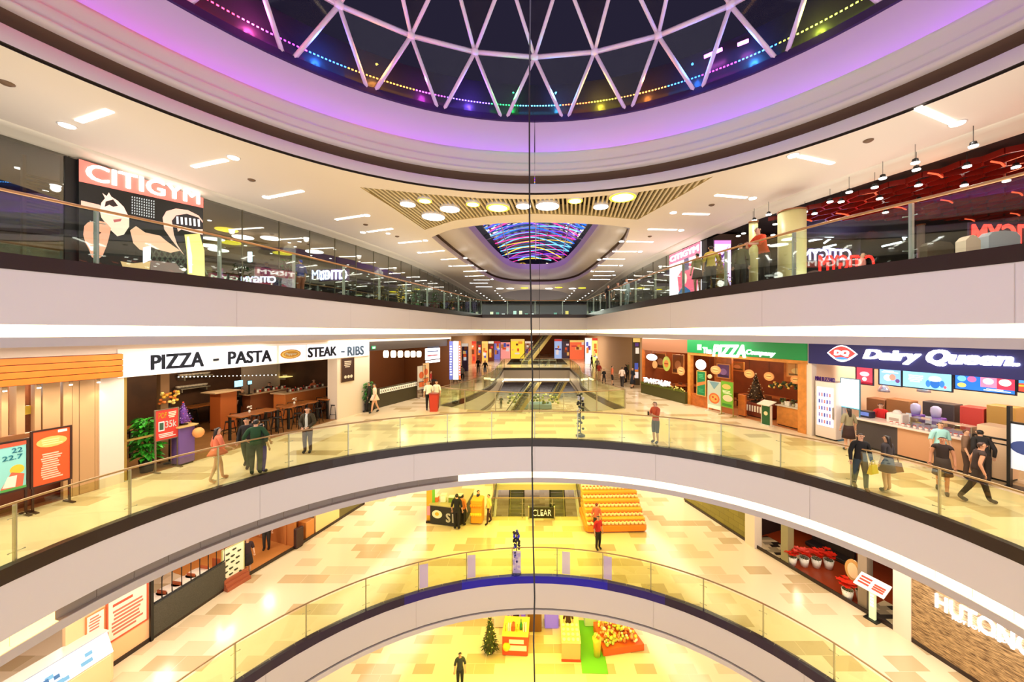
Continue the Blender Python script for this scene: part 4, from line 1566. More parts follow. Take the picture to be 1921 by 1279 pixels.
# yellow and white disc pendants of the lobby
for k, (px, py, yel) in enumerate(((425, 432, 1), (432, 456, 1), (456, 446, 0), (508, 448, 0), (395, 462, 0), (410, 470, 0), (530, 476, 1), (590, 473, 0))):
    y_ = 17 + k * .4
    f_ = WF(0, y_)
    u, z_ = f_.px(px, py)
    t = thing('disc_pendant', '%s disc lamp behind the gym glass, %s along from the boxing banner' % ('yellow' if yel else 'white', ORD[k]), 'pendant lamp', (u, y_, z_), 'disc lamps behind the gym glass')
    mb = MB(); mb.lathe(u, y_, [(.42, z_), (.44, z_ + .03), (.42, z_ + .05)], m_lampy if yel else m_lampw, 18); mb.build('shade', t)
    mb = MB(); mb.tube([(u, y_, z_ + .05), (u, y_, ZC - .16)], .006, m_black, 4); mb.build('cord', t)

downlights([(x_, y_) for y_ in (44, 47, 50, 53, 56, 59) for x_ in (-7, -4.8, 4.8, 7)], ZC - .02, .09, 'small round lamp added at the far top level end for glints in the glass', 'added far ceiling lamps of the top level')  # added lamps standing in for glittering reflections in the far glass
# lit goods along the far wall of the top level
rnd = random.Random(21)
for k in range(18):
    x_ = -8 + k * .95
    t = thing('lit_display', 'small lit panel on the far top level wall, %s from its left' % ORD[k], 'display', (x_, 59.7, Z4), 'lit displays on the far wall')
    mb = MB(); h_ = rnd.uniform(.9, 2.3); mb.box(x_ - .3, x_ + .3, 59.5, 59.9, Z4, Z4 + h_, m_black); mb.build('cabinet', t)
    mb = MB(); mb.box(x_ - .25, x_ + .25, 59.45, 59.5, Z4 + .3, Z4 + h_ - .1, mat('farlit_%d' % (k % 5), ((190, 220, 210), (240, 236, 200), (90, 150, 130), (250, 250, 250), (230, 200, 90))[k % 5], .5, emit=.9)); mb.build('panel', t)
# exercise machines behind the glass
def exercise_machine(x, y, z, rot, label, group):
    f = WF(x, y, rot, z)
    t = thing('treadmill', label, 'exercise machine', (x, y, z), group)
    mb = MB(f); mb.rbox(-.38, .38, -.85, .85, .05, .18, mat('machine_grey', (120, 124, 128), .4)); mb.box(-.26, .26, -.8, .8, .18, .2, m_black); mb.box(-.36, .36, -.8, -.7, 0, .06, m_black); mb.box(-.36, .36, .7, .8, 0, .06, m_black); mb.build('deck', t)
    for sg in (-1, 1):
        mb = MB(f); mb.tube([(sg * .36, .7, .15), (sg * .36, .8, 1.25), (sg * .34, .5, 1.1), (sg * .34, .25, 1.0)], .025, MATS['machine_grey'], 6); mb.build('handrail', t)
    mb = MB(f); mb.box(-.32, .32, .72, .78, 1.2, 1.55, m_black); mb.box(-.24, .24, .715, .72, 1.27, 1.5, mat('screen_glow', (150, 200, 230), emit=.9)); mb.build('console', t)
    return t
base = None
for k, (px, dep) in enumerate(((450, 1.3), (490, 1.6), (618, 1.4), (655, 1.6), (690, 1.3), (722, 1.6), (750, 1.4), (772, 1.4))):
    ly = (px - VX) / F
    # on the gym floor, a little behind the glass
    for i in range(len(ln) - 1):
        if ln[i][0] / ln[i][1] <= ly <= ln[i + 1][0] / ln[i + 1][1]:
            x, y = ln[i][0] - dep, ln[i][1]
            break
    y = x / ly
    lab = 'grey treadmill behind the dark gym glass, %s in the row from the banner' % ORD[k]
    if base is None:
        base = exercise_machine(x, y, Z4, -75, lab, 'treadmills behind the gym glass')
    else:
        dup(base, (x, y, Z4), lab)
# plants and bright goods along the gym front
for k, (px, c, h_) in enumerate(((538, (40, 96, 30), 1.0), (752, (210, 170, 40), 1.1), (780, (56, 110, 40), 1.2), (815, (60, 120, 50), 1.3), (833, (60, 90, 40), 1.6), (845, (200, 190, 40), 1.2))):
    ly = (px - VX) / F
    for i in range(len(ln) - 1):
        if ln[i][0] / ln[i][1] <= ly <= ln[i + 1][0] / ln[i + 1][1]:
            y = ln[i][1]
            break
    y -= 1.3
    potted_plant(ly * y, y, Z4, h_ + .5, ('%s potted shrub on the top level, %s from the banner along the gym front' % ('yellow' if c[0] > 150 else 'green', ORD[k])), 'potted shrubs before the gym glass', 70, .38, leafc=c)
# reflections of the gym name, built as reversed lit letters behind the glass
def lit_sign_or_reflection(fr, u0, u1, z0, z1, v, s_, label, colr, em, flip=False, cat='sign', bold=.02, shear=0.0, board=None, name='sign_or_reflection', ecol=None, depth=.03, group=None):
    t = at(name, label, cat, fr, (u0 + u1) / 2, v, z0, group)
    if board:
        mb = MB(fr); mb.box(u0 - .08, u1 + .08, v + depth, v + depth + .05, z0 - .06, z1 + .06, mat('board_%d_%d_%d' % board, board, .4)); mb.build('backing', t)
    mb = MB(fr)
    text(mb, s_, u0, u1, z0, z1, v, mat('lit_%d_%d_%d_%d' % (tuple(colr) + (int(em * 10),)), colr, .4, emit=em, ecol=ecol), bold, shear, depth, flip)
    mb.build('lettering', t)
    return t
for (x0, y0, x1, y1), lab, brd in (((452, 518, 517, 530), 'small reversed white lettering imitating a reflection in the gym glass, nearest the banner', None), ((585, 506, 651, 524), 'larger reversed white lettering imitating a reflection in the gym glass beyond the blue cap', (120, 90, 130))):
    f_ = WF(0, 15.5)
    a0, b0 = f_.px(x0, y1); a1, b1 = f_.px(x1, y0)
    if x0 > 500:
        f_ = WF(0, 18.5); a0, b0 = f_.px(x0, y1); a1, b1 = f_.px(x1, y0)
    lit_sign_or_reflection(f_, a0, a1, b0, b1, 0, 'CITIGYM', lab, (235, 235, 255), 1.6, True, board=brd)
f_ = WF(0, 15.8)
u, z_ = f_.px(468, 487)
lit_sign_or_reflection(f_, u - .08, u + .1, z_ - .1, z_ + .35, 0, '1', 'small lit white number one on the gym back wall', (235, 245, 255), 2)

# ================================================================== top level, right: open gym lobby
A4 = Frame((8.35, 25.5), (8.98, 18.1), Z4)
# dark glass bays beyond the billboard
bays = [p_ for p_ in PR4 if p_[1] > 18.0]
bays = resample(bays, 2.0)
t = thing('glass_shopfront', 'dark glass shop front on the right of the top level beyond the pink billboard', 'shop front', (bays[-1][0], bays[-1][1], Z4))
for a, b in zip(bays, bays[1:]):
    if a[1] > 58:
        continue
    f = Frame(a, b, Z4)
    mb = MB(f); mb.box(.01, f.len - .01, .0, .012, .05, ZC - .16 - Z4, m_shopglass); mb.build('pane', t)
    mb = MB(f); mb.box(-.012, .012, -.02, .03, 0, ZC - .16 - Z4, m_mull); mb.build('mullion', t)
inner([p_ for p_ in PR4 if p_[1] > 17], 8, Z4, ZC, ZC - .16, 'the shops on the right of the top level', m_gymwall, m_gymceil)
downlights([(8.9 + rnd.random() * 4, y_) for y_ in range(20, 44)], ZC - .2, .075, 'small round lamp behind the right hand shop glass of the top level', 'lamps behind the right shop glass')
light('gym_lamp', (11, 24, ZC - .5), 60, NEUT, (.3,), kind='POINT')
# lobby shell
mb = MB(); mb.add([(27, 2, Z4), (27, 26, Z4), (27, 26, ZC), (27, 2, ZC)], [(0, 1, 2, 3)], mat('lobby_wall', (34, 22, 34), .35))
mb.add([(9.2, 26, Z4), (27, 26, Z4), (27, 26, ZC), (9.2, 26, ZC)], [(0, 1, 2, 3)], MATS['lobby_wall'])
struct('wall_right', mb, 'dark rear walls of the open gym lobby')
mb = MB()
pl = [p_ for p_ in PR4 if p_[1] < 20]
slab(mb, [(9.0, 26), ] + pl + [(27, -3), (27, 26)], [], ZC - .05, mat('lobby_ceiling', (30, 20, 14), .7), False)
struct('ceiling', mb, 'dark ceiling above the open gym lobby')
# red lattice
t = thing('ceiling_lattice', 'red glossy honeycomb lattice hanging below the dark lobby ceiling', 'ceiling lattice', (15, 13, ZC - .5))
m_red = mat('lattice_red', (124, 24, 12), .25)
m_redl = mat('lattice_painted_glow', (255, 96, 60), emit=.9)  # glowing streaks paint the lit spots onto the lattice
mb, mb2 = MB(), MB()
zt = ZC - .35
k = 0
for i in range(26):
    for j_ in range(17):
        x = 9.2 + i * .62 + (.31 if j_ % 2 else 0)
        y = 4.2 + j_ * .72
        lim = 10.35 + (13.8 - y) * .42 if y < 18 else 99
        if x < lim + .1 or y > 15.5:
            continue
        c = (x, y, zt)
        for q_ in ((.31, .24), (-.31, .24), (0, -.48)):
            a, b = Vector((x, y, zt)), Vector((x + q_[0], y + q_[1], zt))
            d = (b - a).normalized(); n_ = Vector((-d.y, d.x, 0)) * .03
            mb.loft([[a - n_, a + n_, a + n_ + Vector((0, 0, .16)), a - n_ + Vector((0, 0, .16))], [b - n_, b + n_, b + n_ + Vector((0, 0, .16)), b - n_ + Vector((0, 0, .16))]], m_red)
        if (i * 7 + j_ * 3) % 11 == 0:
            mb2.tube([(x - .5, y - .1, zt - .02), (x - .1, y, zt - .02), (x + .25, y + .2, zt - .02)], .025, m_redl, 5)
mb.add(mb2.v, mb2.f, m_redl, True)
mb.build('lattice', t)
for x, y in ((12, 7), (15, 8), (12, 11), (16, 12), (19, 10), (13, 14)):
    light('lobby_glow', (x, y, ZC - 1.3), 22, (1, .25, .12), (.2,), kind='POINT')
lpx = [(1826, 275), (1717, 306), (1719, 319), (1656, 335), (1593, 361), (1641, 352), (1814, 313), (1906, 314), (1723, 348), (1809, 348), (1888, 340), (1557, 379), (1578, 379), (1510, 398), (1528, 401), (1650, 373), (1724, 376), (1661, 399), (1442, 403), (1413, 419), (1415, 414), (1482, 414), (1454, 421), (1385, 443), (1395, 438), (1450, 441)]
g0 = None
for k, (px, py) in enumerate(lpx):
    x, y = G(px, py, ZC - .55)
    if g0 is None:
        g0 = thing('spotlight', 'small bright spotlight on the dark lobby ceiling', 'spotlight', (x, y, ZC - .55), 'spotlights of the gym lobby')
        mb = MB(); mb.lathe(x, y, [(.085, ZC - .56), (.09, ZC - .53)], m_lampw, 10); mb.build('bulb', g0)
        mb = MB(); mb.lathe(x, y, [(.075, ZC - .53), (.06, ZC - .44), (.02, ZC - .42)], m_black, 10); mb.build('housing', g0)
        mb = MB(); mb.tube([(x, y, ZC - .42), (x, y, ZC - .05)], .008, m_black, 4); mb.build('stem', g0)
    else:
        dup(g0, (x, y, ZC - .55))
    if k % 4 == 0:
        light('lobby_spot', (x, y, ZC - .62), 50, NEUT, (.08,), kind='SPOT', spot=120)
# pink billboard
u0, zb = A4.px(1259, 555); u1, _ = A4.px(1318, 555)
zt_ = ZC - .22 - Z4
t = at('gym_billboard', 'tall pink and white lit gym billboard at the corner of the right shop fronts', 'billboard', A4, (u0 + u1) / 2, -.1, 0)
mb = MB(A4); mb.box(u0, u1, -.12, .0, .0, zt_, mat('billboard_white', (246, 232, 244), .5, emit=.9)); mb.build('panel', t)
mb = MB(A4)
W_ = u1 - u0
mb.plate([(u0, zt_ * .82), (u1, zt_ * .8), (u1, zt_), (u0, zt_)], -.125, -.12, mat('billboard_pink', (236, 120, 150), .5, emit=.7))
mb.plate([(u0 + W_ * .35, .9), (u0 + W_ * .9, .6), (u1, 2.1), (u0 + W_ * .6, 2.4), (u0 + W_ * .3, 1.8)], -.125, -.12, mat('billboard_rose', (236, 100, 130), .5, emit=.7))
mb.plate([(u0 + W_ * .35, .1), (u0 + W_ * .7, .1), (u0 + W_ * .72, .8), (u0 + W_ * .5, 1.2), (u0 + W_ * .33, .8)], -.13, -.12, mat('billboard_blue', (60, 110, 170), .5, emit=.4))
mb.disc(u0 + W_ * .55, 1.55, .22, .3, -.132, -.12, mat('billboard_skin', (250, 214, 200), .5, emit=.7))
mb.plate([(u0 + W_ * .52, 2.0), (u0 + W_ * .68, 2.0), (u0 + W_ * .66, 2.7), (u0 + W_ * .52, 2.7)], -.13, -.12, mat('billboard_grey', (120, 110, 150), .5, emit=.3))
mb.build('picture', t)
mb = MB(A4); text(mb, 'CITIGYM', u0 + .15, u1 - .15, zt_ * .86, zt_ * .96, -.15, lw_, .03, depth=.02); mb.build('lettering', t)
mb = MB(A4); mb.box(u1, u1 + .5, -.05, .3, 0, zt_, m_black); struct('trim_11', mb, 'black pier beside the pink billboard')
# violet screen
f_ = WF(0, 17.2, 0, Z4)
u0, z0_ = f_.px(1340, 520); u1, z1_ = f_.px(1371, 451)
poster('advertising_screen', f_, u0, u1, .55, z1_, 0, 'narrow violet lit advertising screen standing behind the small gold tree', 'screen', (220, 190, 250), [('poly', (150, 60, 200), [(.1, .3), (.5, .5), (.9, .85), (.6, .5), (.8, .1), (.3, .35)]), ('poly', (90, 30, 130), [(.2, .7), (.45, .6), (.9, .9), (.5, .7)]), ('rect', (250, 120, 200), 0, .93, 1, 1), ('lines', (120, 60, 170), .15, .08, .85, .25, 4)], frame=(60, 20, 80), legs=True, emit=1.0)
# columns and reception wall
for (xa, xb, yb, dep, hh, lab) in ((1406, 1421, 525, 13.8, 2.65, 'narrow pale green pier in the lobby left of the person in orange'), (1463, 1508, 520, 12.9, 2.75, 'wide pale curved column in the lobby right of the person in orange'), (1722, 1733, 480, 15.0, 2.9, 'slim grey column in front of the lit zigzag ceiling line')):
    f_ = WF(0, dep, 0, Z4)
    u0, _ = f_.px(xa, yb); u1, _ = f_.px(xb, yb)
    r_ = (u1 - u0) / 2
    t = thing('lobby_column', lab, 'column', ((u0 + u1) / 2, dep, Z4))
    mb = MB(); mb.lathe((u0 + u1) / 2, dep, [(r_, Z4 + .06), (r_, Z4 + hh)], mat('column_cream', (216, 206, 146), .4) if xa < 1700 else mat('column_grey', (170, 170, 160), .4), 24); mb.build('shaft', t)
    mb = MB(); mb.lathe((u0 + u1) / 2, dep, [(r_ + .03, Z4), (r_ + .03, Z4 + .06)], m_black, 24); mb.lathe((u0 + u1) / 2, dep, [(r_ + .02, Z4 + hh), (r_ + .02, Z4 + hh + .05)], mat('bronze_cap', (150, 96, 60), .4, .3), 24); mb.build('collar', t)
light('lobby_spot', (7.9, 11.8, Z4 + 2.3), 8, (1, .95, .6), (.1,), kind='POINT')
# partition with lit line; red and white letters imitate mirrored reflections
f_ = WF(0, 19, 0, Z4)
def onf(x, y, v=0):
    return f_.px(x, y, v)
t = at('ceiling_light_line', 'angular white lit line on the lobby wall above the imitated reflection', 'light line', f_, onf(1600, 440)[0], 0, onf(1600, 440)[1])
mb = MB(f_)
m_ll = mat('light_line', (236, 240, 255), emit=3)
m_ll.cycles.emission_sampling = 'NONE'
for a, b in (((1518, 452), (1582, 440)), ((1586, 439), (1690, 436)), ((1690, 436), (1697, 450)), ((1546, 456), (1560, 446)), ((1697, 446), (1722, 430)), ((1735, 434), (1762, 434)), ((1762, 434), (1763, 446)), ((1655, 462), (1690, 454)), ((1545, 464), (1568, 459)), ((1545, 464), (1566, 468)), ((1518, 470), (1538, 468))):
    (ua, za), (ub, zb_) = onf(*a), onf(*b)
    mb.tube([(ua, 0, za), (ub, 0, zb_)], .05, m_ll, 6)
mb.build('tube', t)
mb = MB(f_)
for xx in (1525, 1600, 1690, 1762):
    u_, z_ = onf(xx, 440)
    mb.tube([(u_, .02, z_), (u_, .02, ZC - .05 - Z4)], .01, m_black, 4)
mb.build('hanger', t)
a0, b0 = onf(1508, 487); a1, b1 = onf(1600, 466)
lit_sign_or_reflection(f_, a0, a1, b0, b1, .1, 'CITIGYM', 'white reversed lettering imitating a sign reflection low on the dark lobby wall', (226, 214, 255), 1.8, True, board=(50, 24, 70))
f_ = WF(0, 16.5, 0, Z4)
a0, b0 = onf(1540, 508); a1, b1 = onf(1645, 477)
lit_sign_or_reflection(f_, a0, a1, b0, b1, .1, 'CITIGYM', 'big red reversed lettering imitating a reflection beneath the white one in the lobby', (255, 60, 50), .9, True)
f_ = WF(0, 11.5, 0, Z4)
a0, b0 = onf(1832, 462); a1, b1 = onf(1990, 418)
lit_sign_or_reflection(f_, a0, a1, b0, b1, .1, 'CITIGYM', 'red reversed lettering imitating a reflection at the very right edge above the balustrade', (255, 90, 80), 1.0, True, board=(60, 20, 70))
# rounded sofa backs and bench
for k, (xa, xb, ya, yb, colr, lab) in enumerate(((1855, 1915, 432, 470, (190, 205, 220), 'pale blue rounded sofa back at the right edge of the lobby'), (1812, 1840, 440, 475, (236, 214, 190), 'cream rounded armchair back left of the pale blue sofa'), (1740, 1790, 452, 500, (90, 80, 60), 'low brown counter in the lobby beyond the slim grey column'))):
    f_ = WF(0, 9.9 - k * .0 + (2 if k == 2 else 0), 0, Z4)
    a0, b0 = onf(xa, yb); a1, b1 = onf(xb, ya)
    t = thing('lobby_sofa' if k < 2 else 'lobby_counter', lab, 'sofa' if k < 2 else 'counter', ((a0 + a1) / 2, f_.o.y, Z4))
    mb = MB(f_); mm = mat('seat_%d_%d_%d' % colr, colr, .6)
    mb.plate([(a0, .1), (a1, .1), (a1, b1 - .15), (a1 - .12, b1 - .03), ((a0 + a1) / 2, b1), (a0 + .12, b1 - .03), (a0, b1 - .15)], 0, .25, mm); mb.build('back' if k < 2 else 'front', t)
    mb = MB(f_); mb.rbox(a0, a1, .25, .9, .1, .45, mm, .06); mb.box(a0 + .05, a1 - .05, .05, .85, 0, .1, m_black); mb.build('seat' if k < 2 else 'base', t)
# small gold tree
christmas_tree(7.3, 14.3, Z4, 1.55, 'small gold and red christmas tree on the top level beneath the violet screen', (150, 120, 40), ((200, 60, 30), (240, 210, 90)), r=.52)
# people of the top level
person(6.42, 14.3, Z4, 185, 'woman with dark hair in a bun and olive top at the top level rail', h=1.62, top=(170, 160, 110), bottom=(60, 40, 40), skirt=((70, 40, 44), .62), skin=(214, 160, 130))
person(6.62, 13.6, Z4, 160, 'man in a yellow shirt and black trousers at the top level rail', h=1.74, top=(226, 200, 90), bottom=(20, 18, 20), arms={'r': ((-.26, -.12, 1.18), (-.2, -.38, 1.15)), 'l': ((.24, .02, 1.13), (.25, -.05, .9))})
person(7.5, 13.2, Z4, 150, 'person in dark green clothes in the shade right of the gold tree', h=1.74, top=(50, 62, 36), bottom=(24, 26, 30), sleeves='long')
person(7.2, 11.35, Z4, -75, 'man in an orange shirt leaning on the top level handrail', h=1.76, top=(236, 84, 40), bottom=(30, 26, 30), lean=.28, arms={'l': ((.22, -.42, 1.15), (.08, -.62, 1.16)), 'r': ((-.22, -.42, 1.12), (-.02, -.64, 1.14))}, sleeves='short')
person(4.95, 24.4, Z4, 20, 'woman in a black top at the far right end of the top level rail', h=1.64, top=(30, 28, 30), bottom=(60, 60, 60), long_hair=True)
person(5.35, 23.3, Z4, -40, 'person in grey checked shirt at the far right top level rail', h=1.68, top=(110, 104, 96), bottom=(40, 36, 34))
person(5.55, 21.9, Z4, 30, 'person in pale blue beside the glass at the far right top level', h=1.72, top=(150, 176, 180), bottom=(120, 140, 140), sleeves='long')
person(-10.2, 15.8, Z4, -110, 'person in a blue cap and blue top by the dark gym glass', h=1.66, top=(50, 60, 140), bottom=(150, 90, 60), hair=(40, 70, 190))
person(11.2, 12.4, Z4, 40, 'person in pink top sitting low behind the curved lobby column', h=1.6, top=(226, 150, 140), bottom=(60, 40, 40), sit=True)
mb = MB(); mb.rbox(10.9, 11.5, 12.25, 12.7, Z4, Z4 + .44, m_black, .03)
tag(mb.build('lobby_stool'), 'black block stool under the sitting person in pink', 'stool')

# ================================================================== level three, left side
def shop_shell(fr, u0, u1, depth, ztop, wallc, ceilc, floorc=None, name='shop', sides=(1, 1)):
    mb = MB(fr); mb.box(u0 - .1, u1 + .1, depth, depth + .1, 0, ztop, wallc); struct('wall_back', mb, 'back wall of the ' + name)
    for k, uu in enumerate((u0 - .1, u1)):
        if sides[k]:
            mb = MB(fr); mb.box(uu, uu + .1, .1, depth, 0, ztop, wallc); struct('wall_' + ('left', 'right')[k], mb, 'side wall of the ' + name)
    mb = MB(fr); mb.box(u0, u1, .05, depth, ztop - .06, ztop, ceilc); struct('ceiling', mb, 'ceiling of the ' + name)
    if floorc:
        mb = MB(fr); mb.box(u0, u1, .02, depth, .002, .012, floorc); struct('floor', mb, 'floor of the ' + name)


def stool(x, y, z, label=None, h=.75, seatc=(30, 22, 20), group=None, back=False):
    t = thing('bar_stool', label, 'stool', (x, y, z), group)
    ms = mat('stool_%d_%d_%d' % seatc, seatc, .5)
    mb = MB(); mb.lathe(x, y, [(.15, z + h - .04), (.17, z + h - .02), (.16, z + h)], ms, 12); mb.build('seat', t)
    for sx in (-1, 1):
        for sy in (-1, 1):
            mb = MB(); mb.tube([(x + sx * .1, y + sy * .1, z + h - .04), (x + sx * .17, y + sy * .17, z)], .016, m_black, 5); mb.build('leg', t)
    mb = MB()
    for a, b in (((-1, -1), (1, -1)), ((1, -1), (1, 1)), ((1, 1), (-1, 1)), ((-1, 1), (-1, -1))):
        mb.tube([(x + a[0] * .15, y + a[1] * .15, z + .25), (x + b[0] * .15, y + b[1] * .15, z + .25)], .01, m_black, 4)
    mb.build('footrest', t)
    if back:
        mb = MB(); mb.tube([(x - .15, y + .14, z + h), (x - .15, y + .2, z + h + .28), (x + .15, y + .2, z + h + .28), (x + .15, y + .14, z + h)], .018, ms, 6); mb.build('backrest', t)
    return t


def table(fr, u, v, w, d, h, label, topc=(176, 104, 48), group=None, legc=(24, 18, 16)):
    t = at('dining_table', label, 'table', fr, u, v, 0, group)
    mb = MB(fr); mb.rbox(u - w / 2, u + w / 2, v - d / 2, v + d / 2, h - .06, h, mat('wood_%d_%d_%d' % topc, topc, .35, noise=.3, nscale=6)); mb.build('tabletop', t)
    for su in (-1, 1):
        for sv in (-1, 1):
            mb = MB(fr); cu_, cv_ = u + su * (w / 2 - .08), v + sv * (d / 2 - .08)
            mb.box(cu_ - .04, cu_ + .04, cv_ - .04, cv_ + .04, 0, h - .06, mat('tleg_%d_%d_%d' % legc, legc, .5)); mb.build('leg', t)
    return t

m_wood = mat('orange_wood', (214, 122, 44), .45, noise=.25, nscale=5)
m_woodd = mat('brown_wood', (120, 66, 34), .5, noise=.3, nscale=5)
m_fin = mat('beige_fin', (206, 164, 116), .5)
H3 = S3 - Z3        # 4.27
# white band above the fronts
U = lambda x, y=700, v=0: LW.px(x, y, v)[0]
mb = MB(LW); mb.box(0, LW.len, -.02, .1, 4.05, H3, m_wallw); mb.box(0, U(217), -.03, .1, LW.px(100, 668)[1], H3, m_wallw)
struct('trim_12', mb, 'pale band above the left shop fronts of the third level')

# --- wooden shop at the left edge
ua, ub = U(-160), U(217)
zt = LW.px(100, 668)[1]
zb = LW.px(100, 716)[1]
t = at('wooden_fascia', 'orange planked shop header at the left edge beside the pizza sign', 'shop header', LW, (ua + ub) / 2, -.05, zb)
mb = MB(LW)
hh = (zt - zb)
mb.box(ua, ub, -.3, .1, zb, zt, mat('header_dark', (120, 56, 12), .6))
for k in range(4):
    mb.box(ua, ub, -.34 - .0 * k, -.3, zb + hh * k / 4 + .012, zb + hh * (k + 1) / 4 - .008, mat('header_orange', (226, 112, 26), .45, noise=.12, nscale=3))
mb.build('planks', t)
shop_shell(LW, ua, U(186), 3.5, zt, m_woodd, m_dark, mat('warm_floor', (150, 96, 60), .4), 'wooden shop', (0, 1))
# fins
k = 0
fins = [(-40, .14, .3), (10, .1, .15), (40, .13, .3), (72, .1, .15), (98, .3, .2), (128, .16, .1), (143, .12, .06), (158, .16, .05), (172, .14, .05), (184, .1, .04)]
t = at('timber_screen', 'row of vertical pale timber fins under the orange planked header', 'screen', LW, U(100), .1, 0)
for px, w, d in fins:
    u_ = U(px)
    mb = MB(LW); mb.box(u_ - w / 2, u_ + w / 2, .02, d + .05, .0 if px > 120 else 1.95, zb, m_fin); mb.build('fin', t)
mb = MB(LW); mb.box(ua, U(133), -.02, .16, 1.86, 1.98, mat('rail_brown', (150, 96, 54), .5)); mb.build('beam', t)
mb = MB(LW); mb.box(ua, U(136), .3, .36, 0, 1.9, mat('counter_brown', (110, 50, 24), .5)); mb.build('panel', t)
for i, px in enumerate((4, 68, 128, 180)):
    u_ = U(px)
    t = at('wall_spotlight', 'small glowing spotlight under the orange header, %s from the frame edge' % ORD[i], 'spotlight', LW, u_, -.12, zb - .1, 'spotlights under the orange header')
    mb = MB(LW); mb.lathe(u_, -.12, [(.035, zb - .1), (.04, zb)], mat('spot_body', (200, 170, 130), .4), 8); mb.build('housing', t)
    mb = MB(LW); mb.lathe(u_, -.12, [(.034, zb - .13), (.034, zb - .1)], m_lampw, 8); mb.build('bulb', t)
    p_ = LW.pt(u_, -.14, zb - .16)
    light('spot_beam', p_, 14, (1, .8, .55), (.04,), kind='SPOT', spot=80)
p_ = LW.pt(U(60), 1.8, 3.0); light('shop_lamp', p_, 35, WARM, (.3,), kind='POINT')
u_ = U(60)
t = at('hexagon_clock', 'small yellow hexagonal wall ornament inside the wooden shop', 'wall ornament', LW, u_, .28, 2.5)
mb = MB(LW); mb.disc(u_, LW.px(60, 768, .25)[1], .13, .13, .25, .28, mat('yellow_orn', (220, 190, 60), .4), 6); mb.build('body', t)
# posters on stands
def pxposter(name, fr, x0, y0, x1, y1, v, label, cat, bg, items=(), **k):
    a, zb_ = fr.px(x0, y1, v)
    b, _ = fr.px(x1, y1, v)
    zt_ = fr.px((x0 + x1) / 2, y0, v)[1]
    zb_ = fr.px((x0 + x1) / 2, y1, v)[1]
    return poster(name, fr, a, b, zb_, zt_, v, label, cat, bg, items, **k)
pxposter('menu_poster', LW, 62, 806, 131, 905, -.35, 'tall orange menu poster with a yellow oval and white lines beside the planked shop', 'poster', (232, 92, 40),
         [('disc', (246, 200, 110), .5, .78, .42, .1), ('lines', (250, 230, 160), .2, .72, .8, .84, 3), ('rect', (250, 240, 230), .66, .93, .92, .98), ('lines', (250, 210, 180), .2, .08, .8, .58, 12)], frame=(60, 28, 18), fw=.04, legs=True)
pxposter('menu_poster', LW, -22, 832, 49, 922, -.35, 'turquoise dessert poster with orange flower at the left edge of the third level', 'poster', (150, 226, 222),
         [('disc', (248, 200, 60), .75, .42, .2, .1), ('poly', (226, 110, 80), [(.3, .05), (.9, .05), (.95, .3), (.6, .38)]), ('poly', (250, 240, 225), [(.35, .08), (.7, .06), (.75, .3), (.5, .3)]),
          ('text', (60, 160, 190), '22', .6, .78, .9, .88), ('text', (60, 170, 190), '22.7', .35, .64, .9, .74), ('rect', (230, 90, 60), 0, .92, 1, 1), ('disc', (230, 150, 90), .1, .7, .15, .06), ('rect', (80, 170, 80), .3, 0, 1, .05)], frame=(50, 24, 16), fw=.05, legs=True)
u0, z0_ = LW.px(50, 848, .26); u1, z1_ = LW.px(66, 832, .26)
t = at('wall_lettering', 'pale wall letters between the two posters of the planked shop', 'lettering', LW, u0, .26, z0_)
mb = MB(LW); text(mb, 'AL', u0, u1, z0_, z1_, .26, mat('letter_cream', (240, 220, 200), .5), .02, depth=.03); mb.build('lettering', t)

# --- pizza and pasta restaurant
zt = 4.05
mb = MB(LW); mb.box(U(186), U(232), -.02, .5, 0, zt, m_wallw); struct('column', mb, 'white pier between the planked shop and the restaurant')
mb = MB(LW); mb.box(U(632), LW.len + .1, -.02, .6, 0, zt, m_wallw); struct('column', mb, 'white pier at the right end of the restaurant')
shop_shell(LW, U(233), LW.len, 6.2, 3.6, mat('restaurant_brown', (92, 58, 36), .6, noise=.35, nscale=1.5), mat('restaurant_dark', (54, 36, 26), .7), mat('brown_shop_floor', (168, 118, 70), .3, noise=.2, nscale=2), 'pizza restaurant')
u0, u1 = U(218), LW.len
zb0 = LW.px(232, 705)[1]; zb1 = LW.px(692, 668)[1]
zbm = (zb0 + zb1) / 2
t = at('restaurant_sign', 'long white lit sign board with dark letters over the open restaurant', 'sign', LW, (u0 + u1) / 2, -.06, zbm)
mb = MB(LW); mb.box(u0, u1, -.08, .06, zbm, zt, mat('sign_white', (246, 232, 222), .5, emit=.12)); mb.build('board', t)
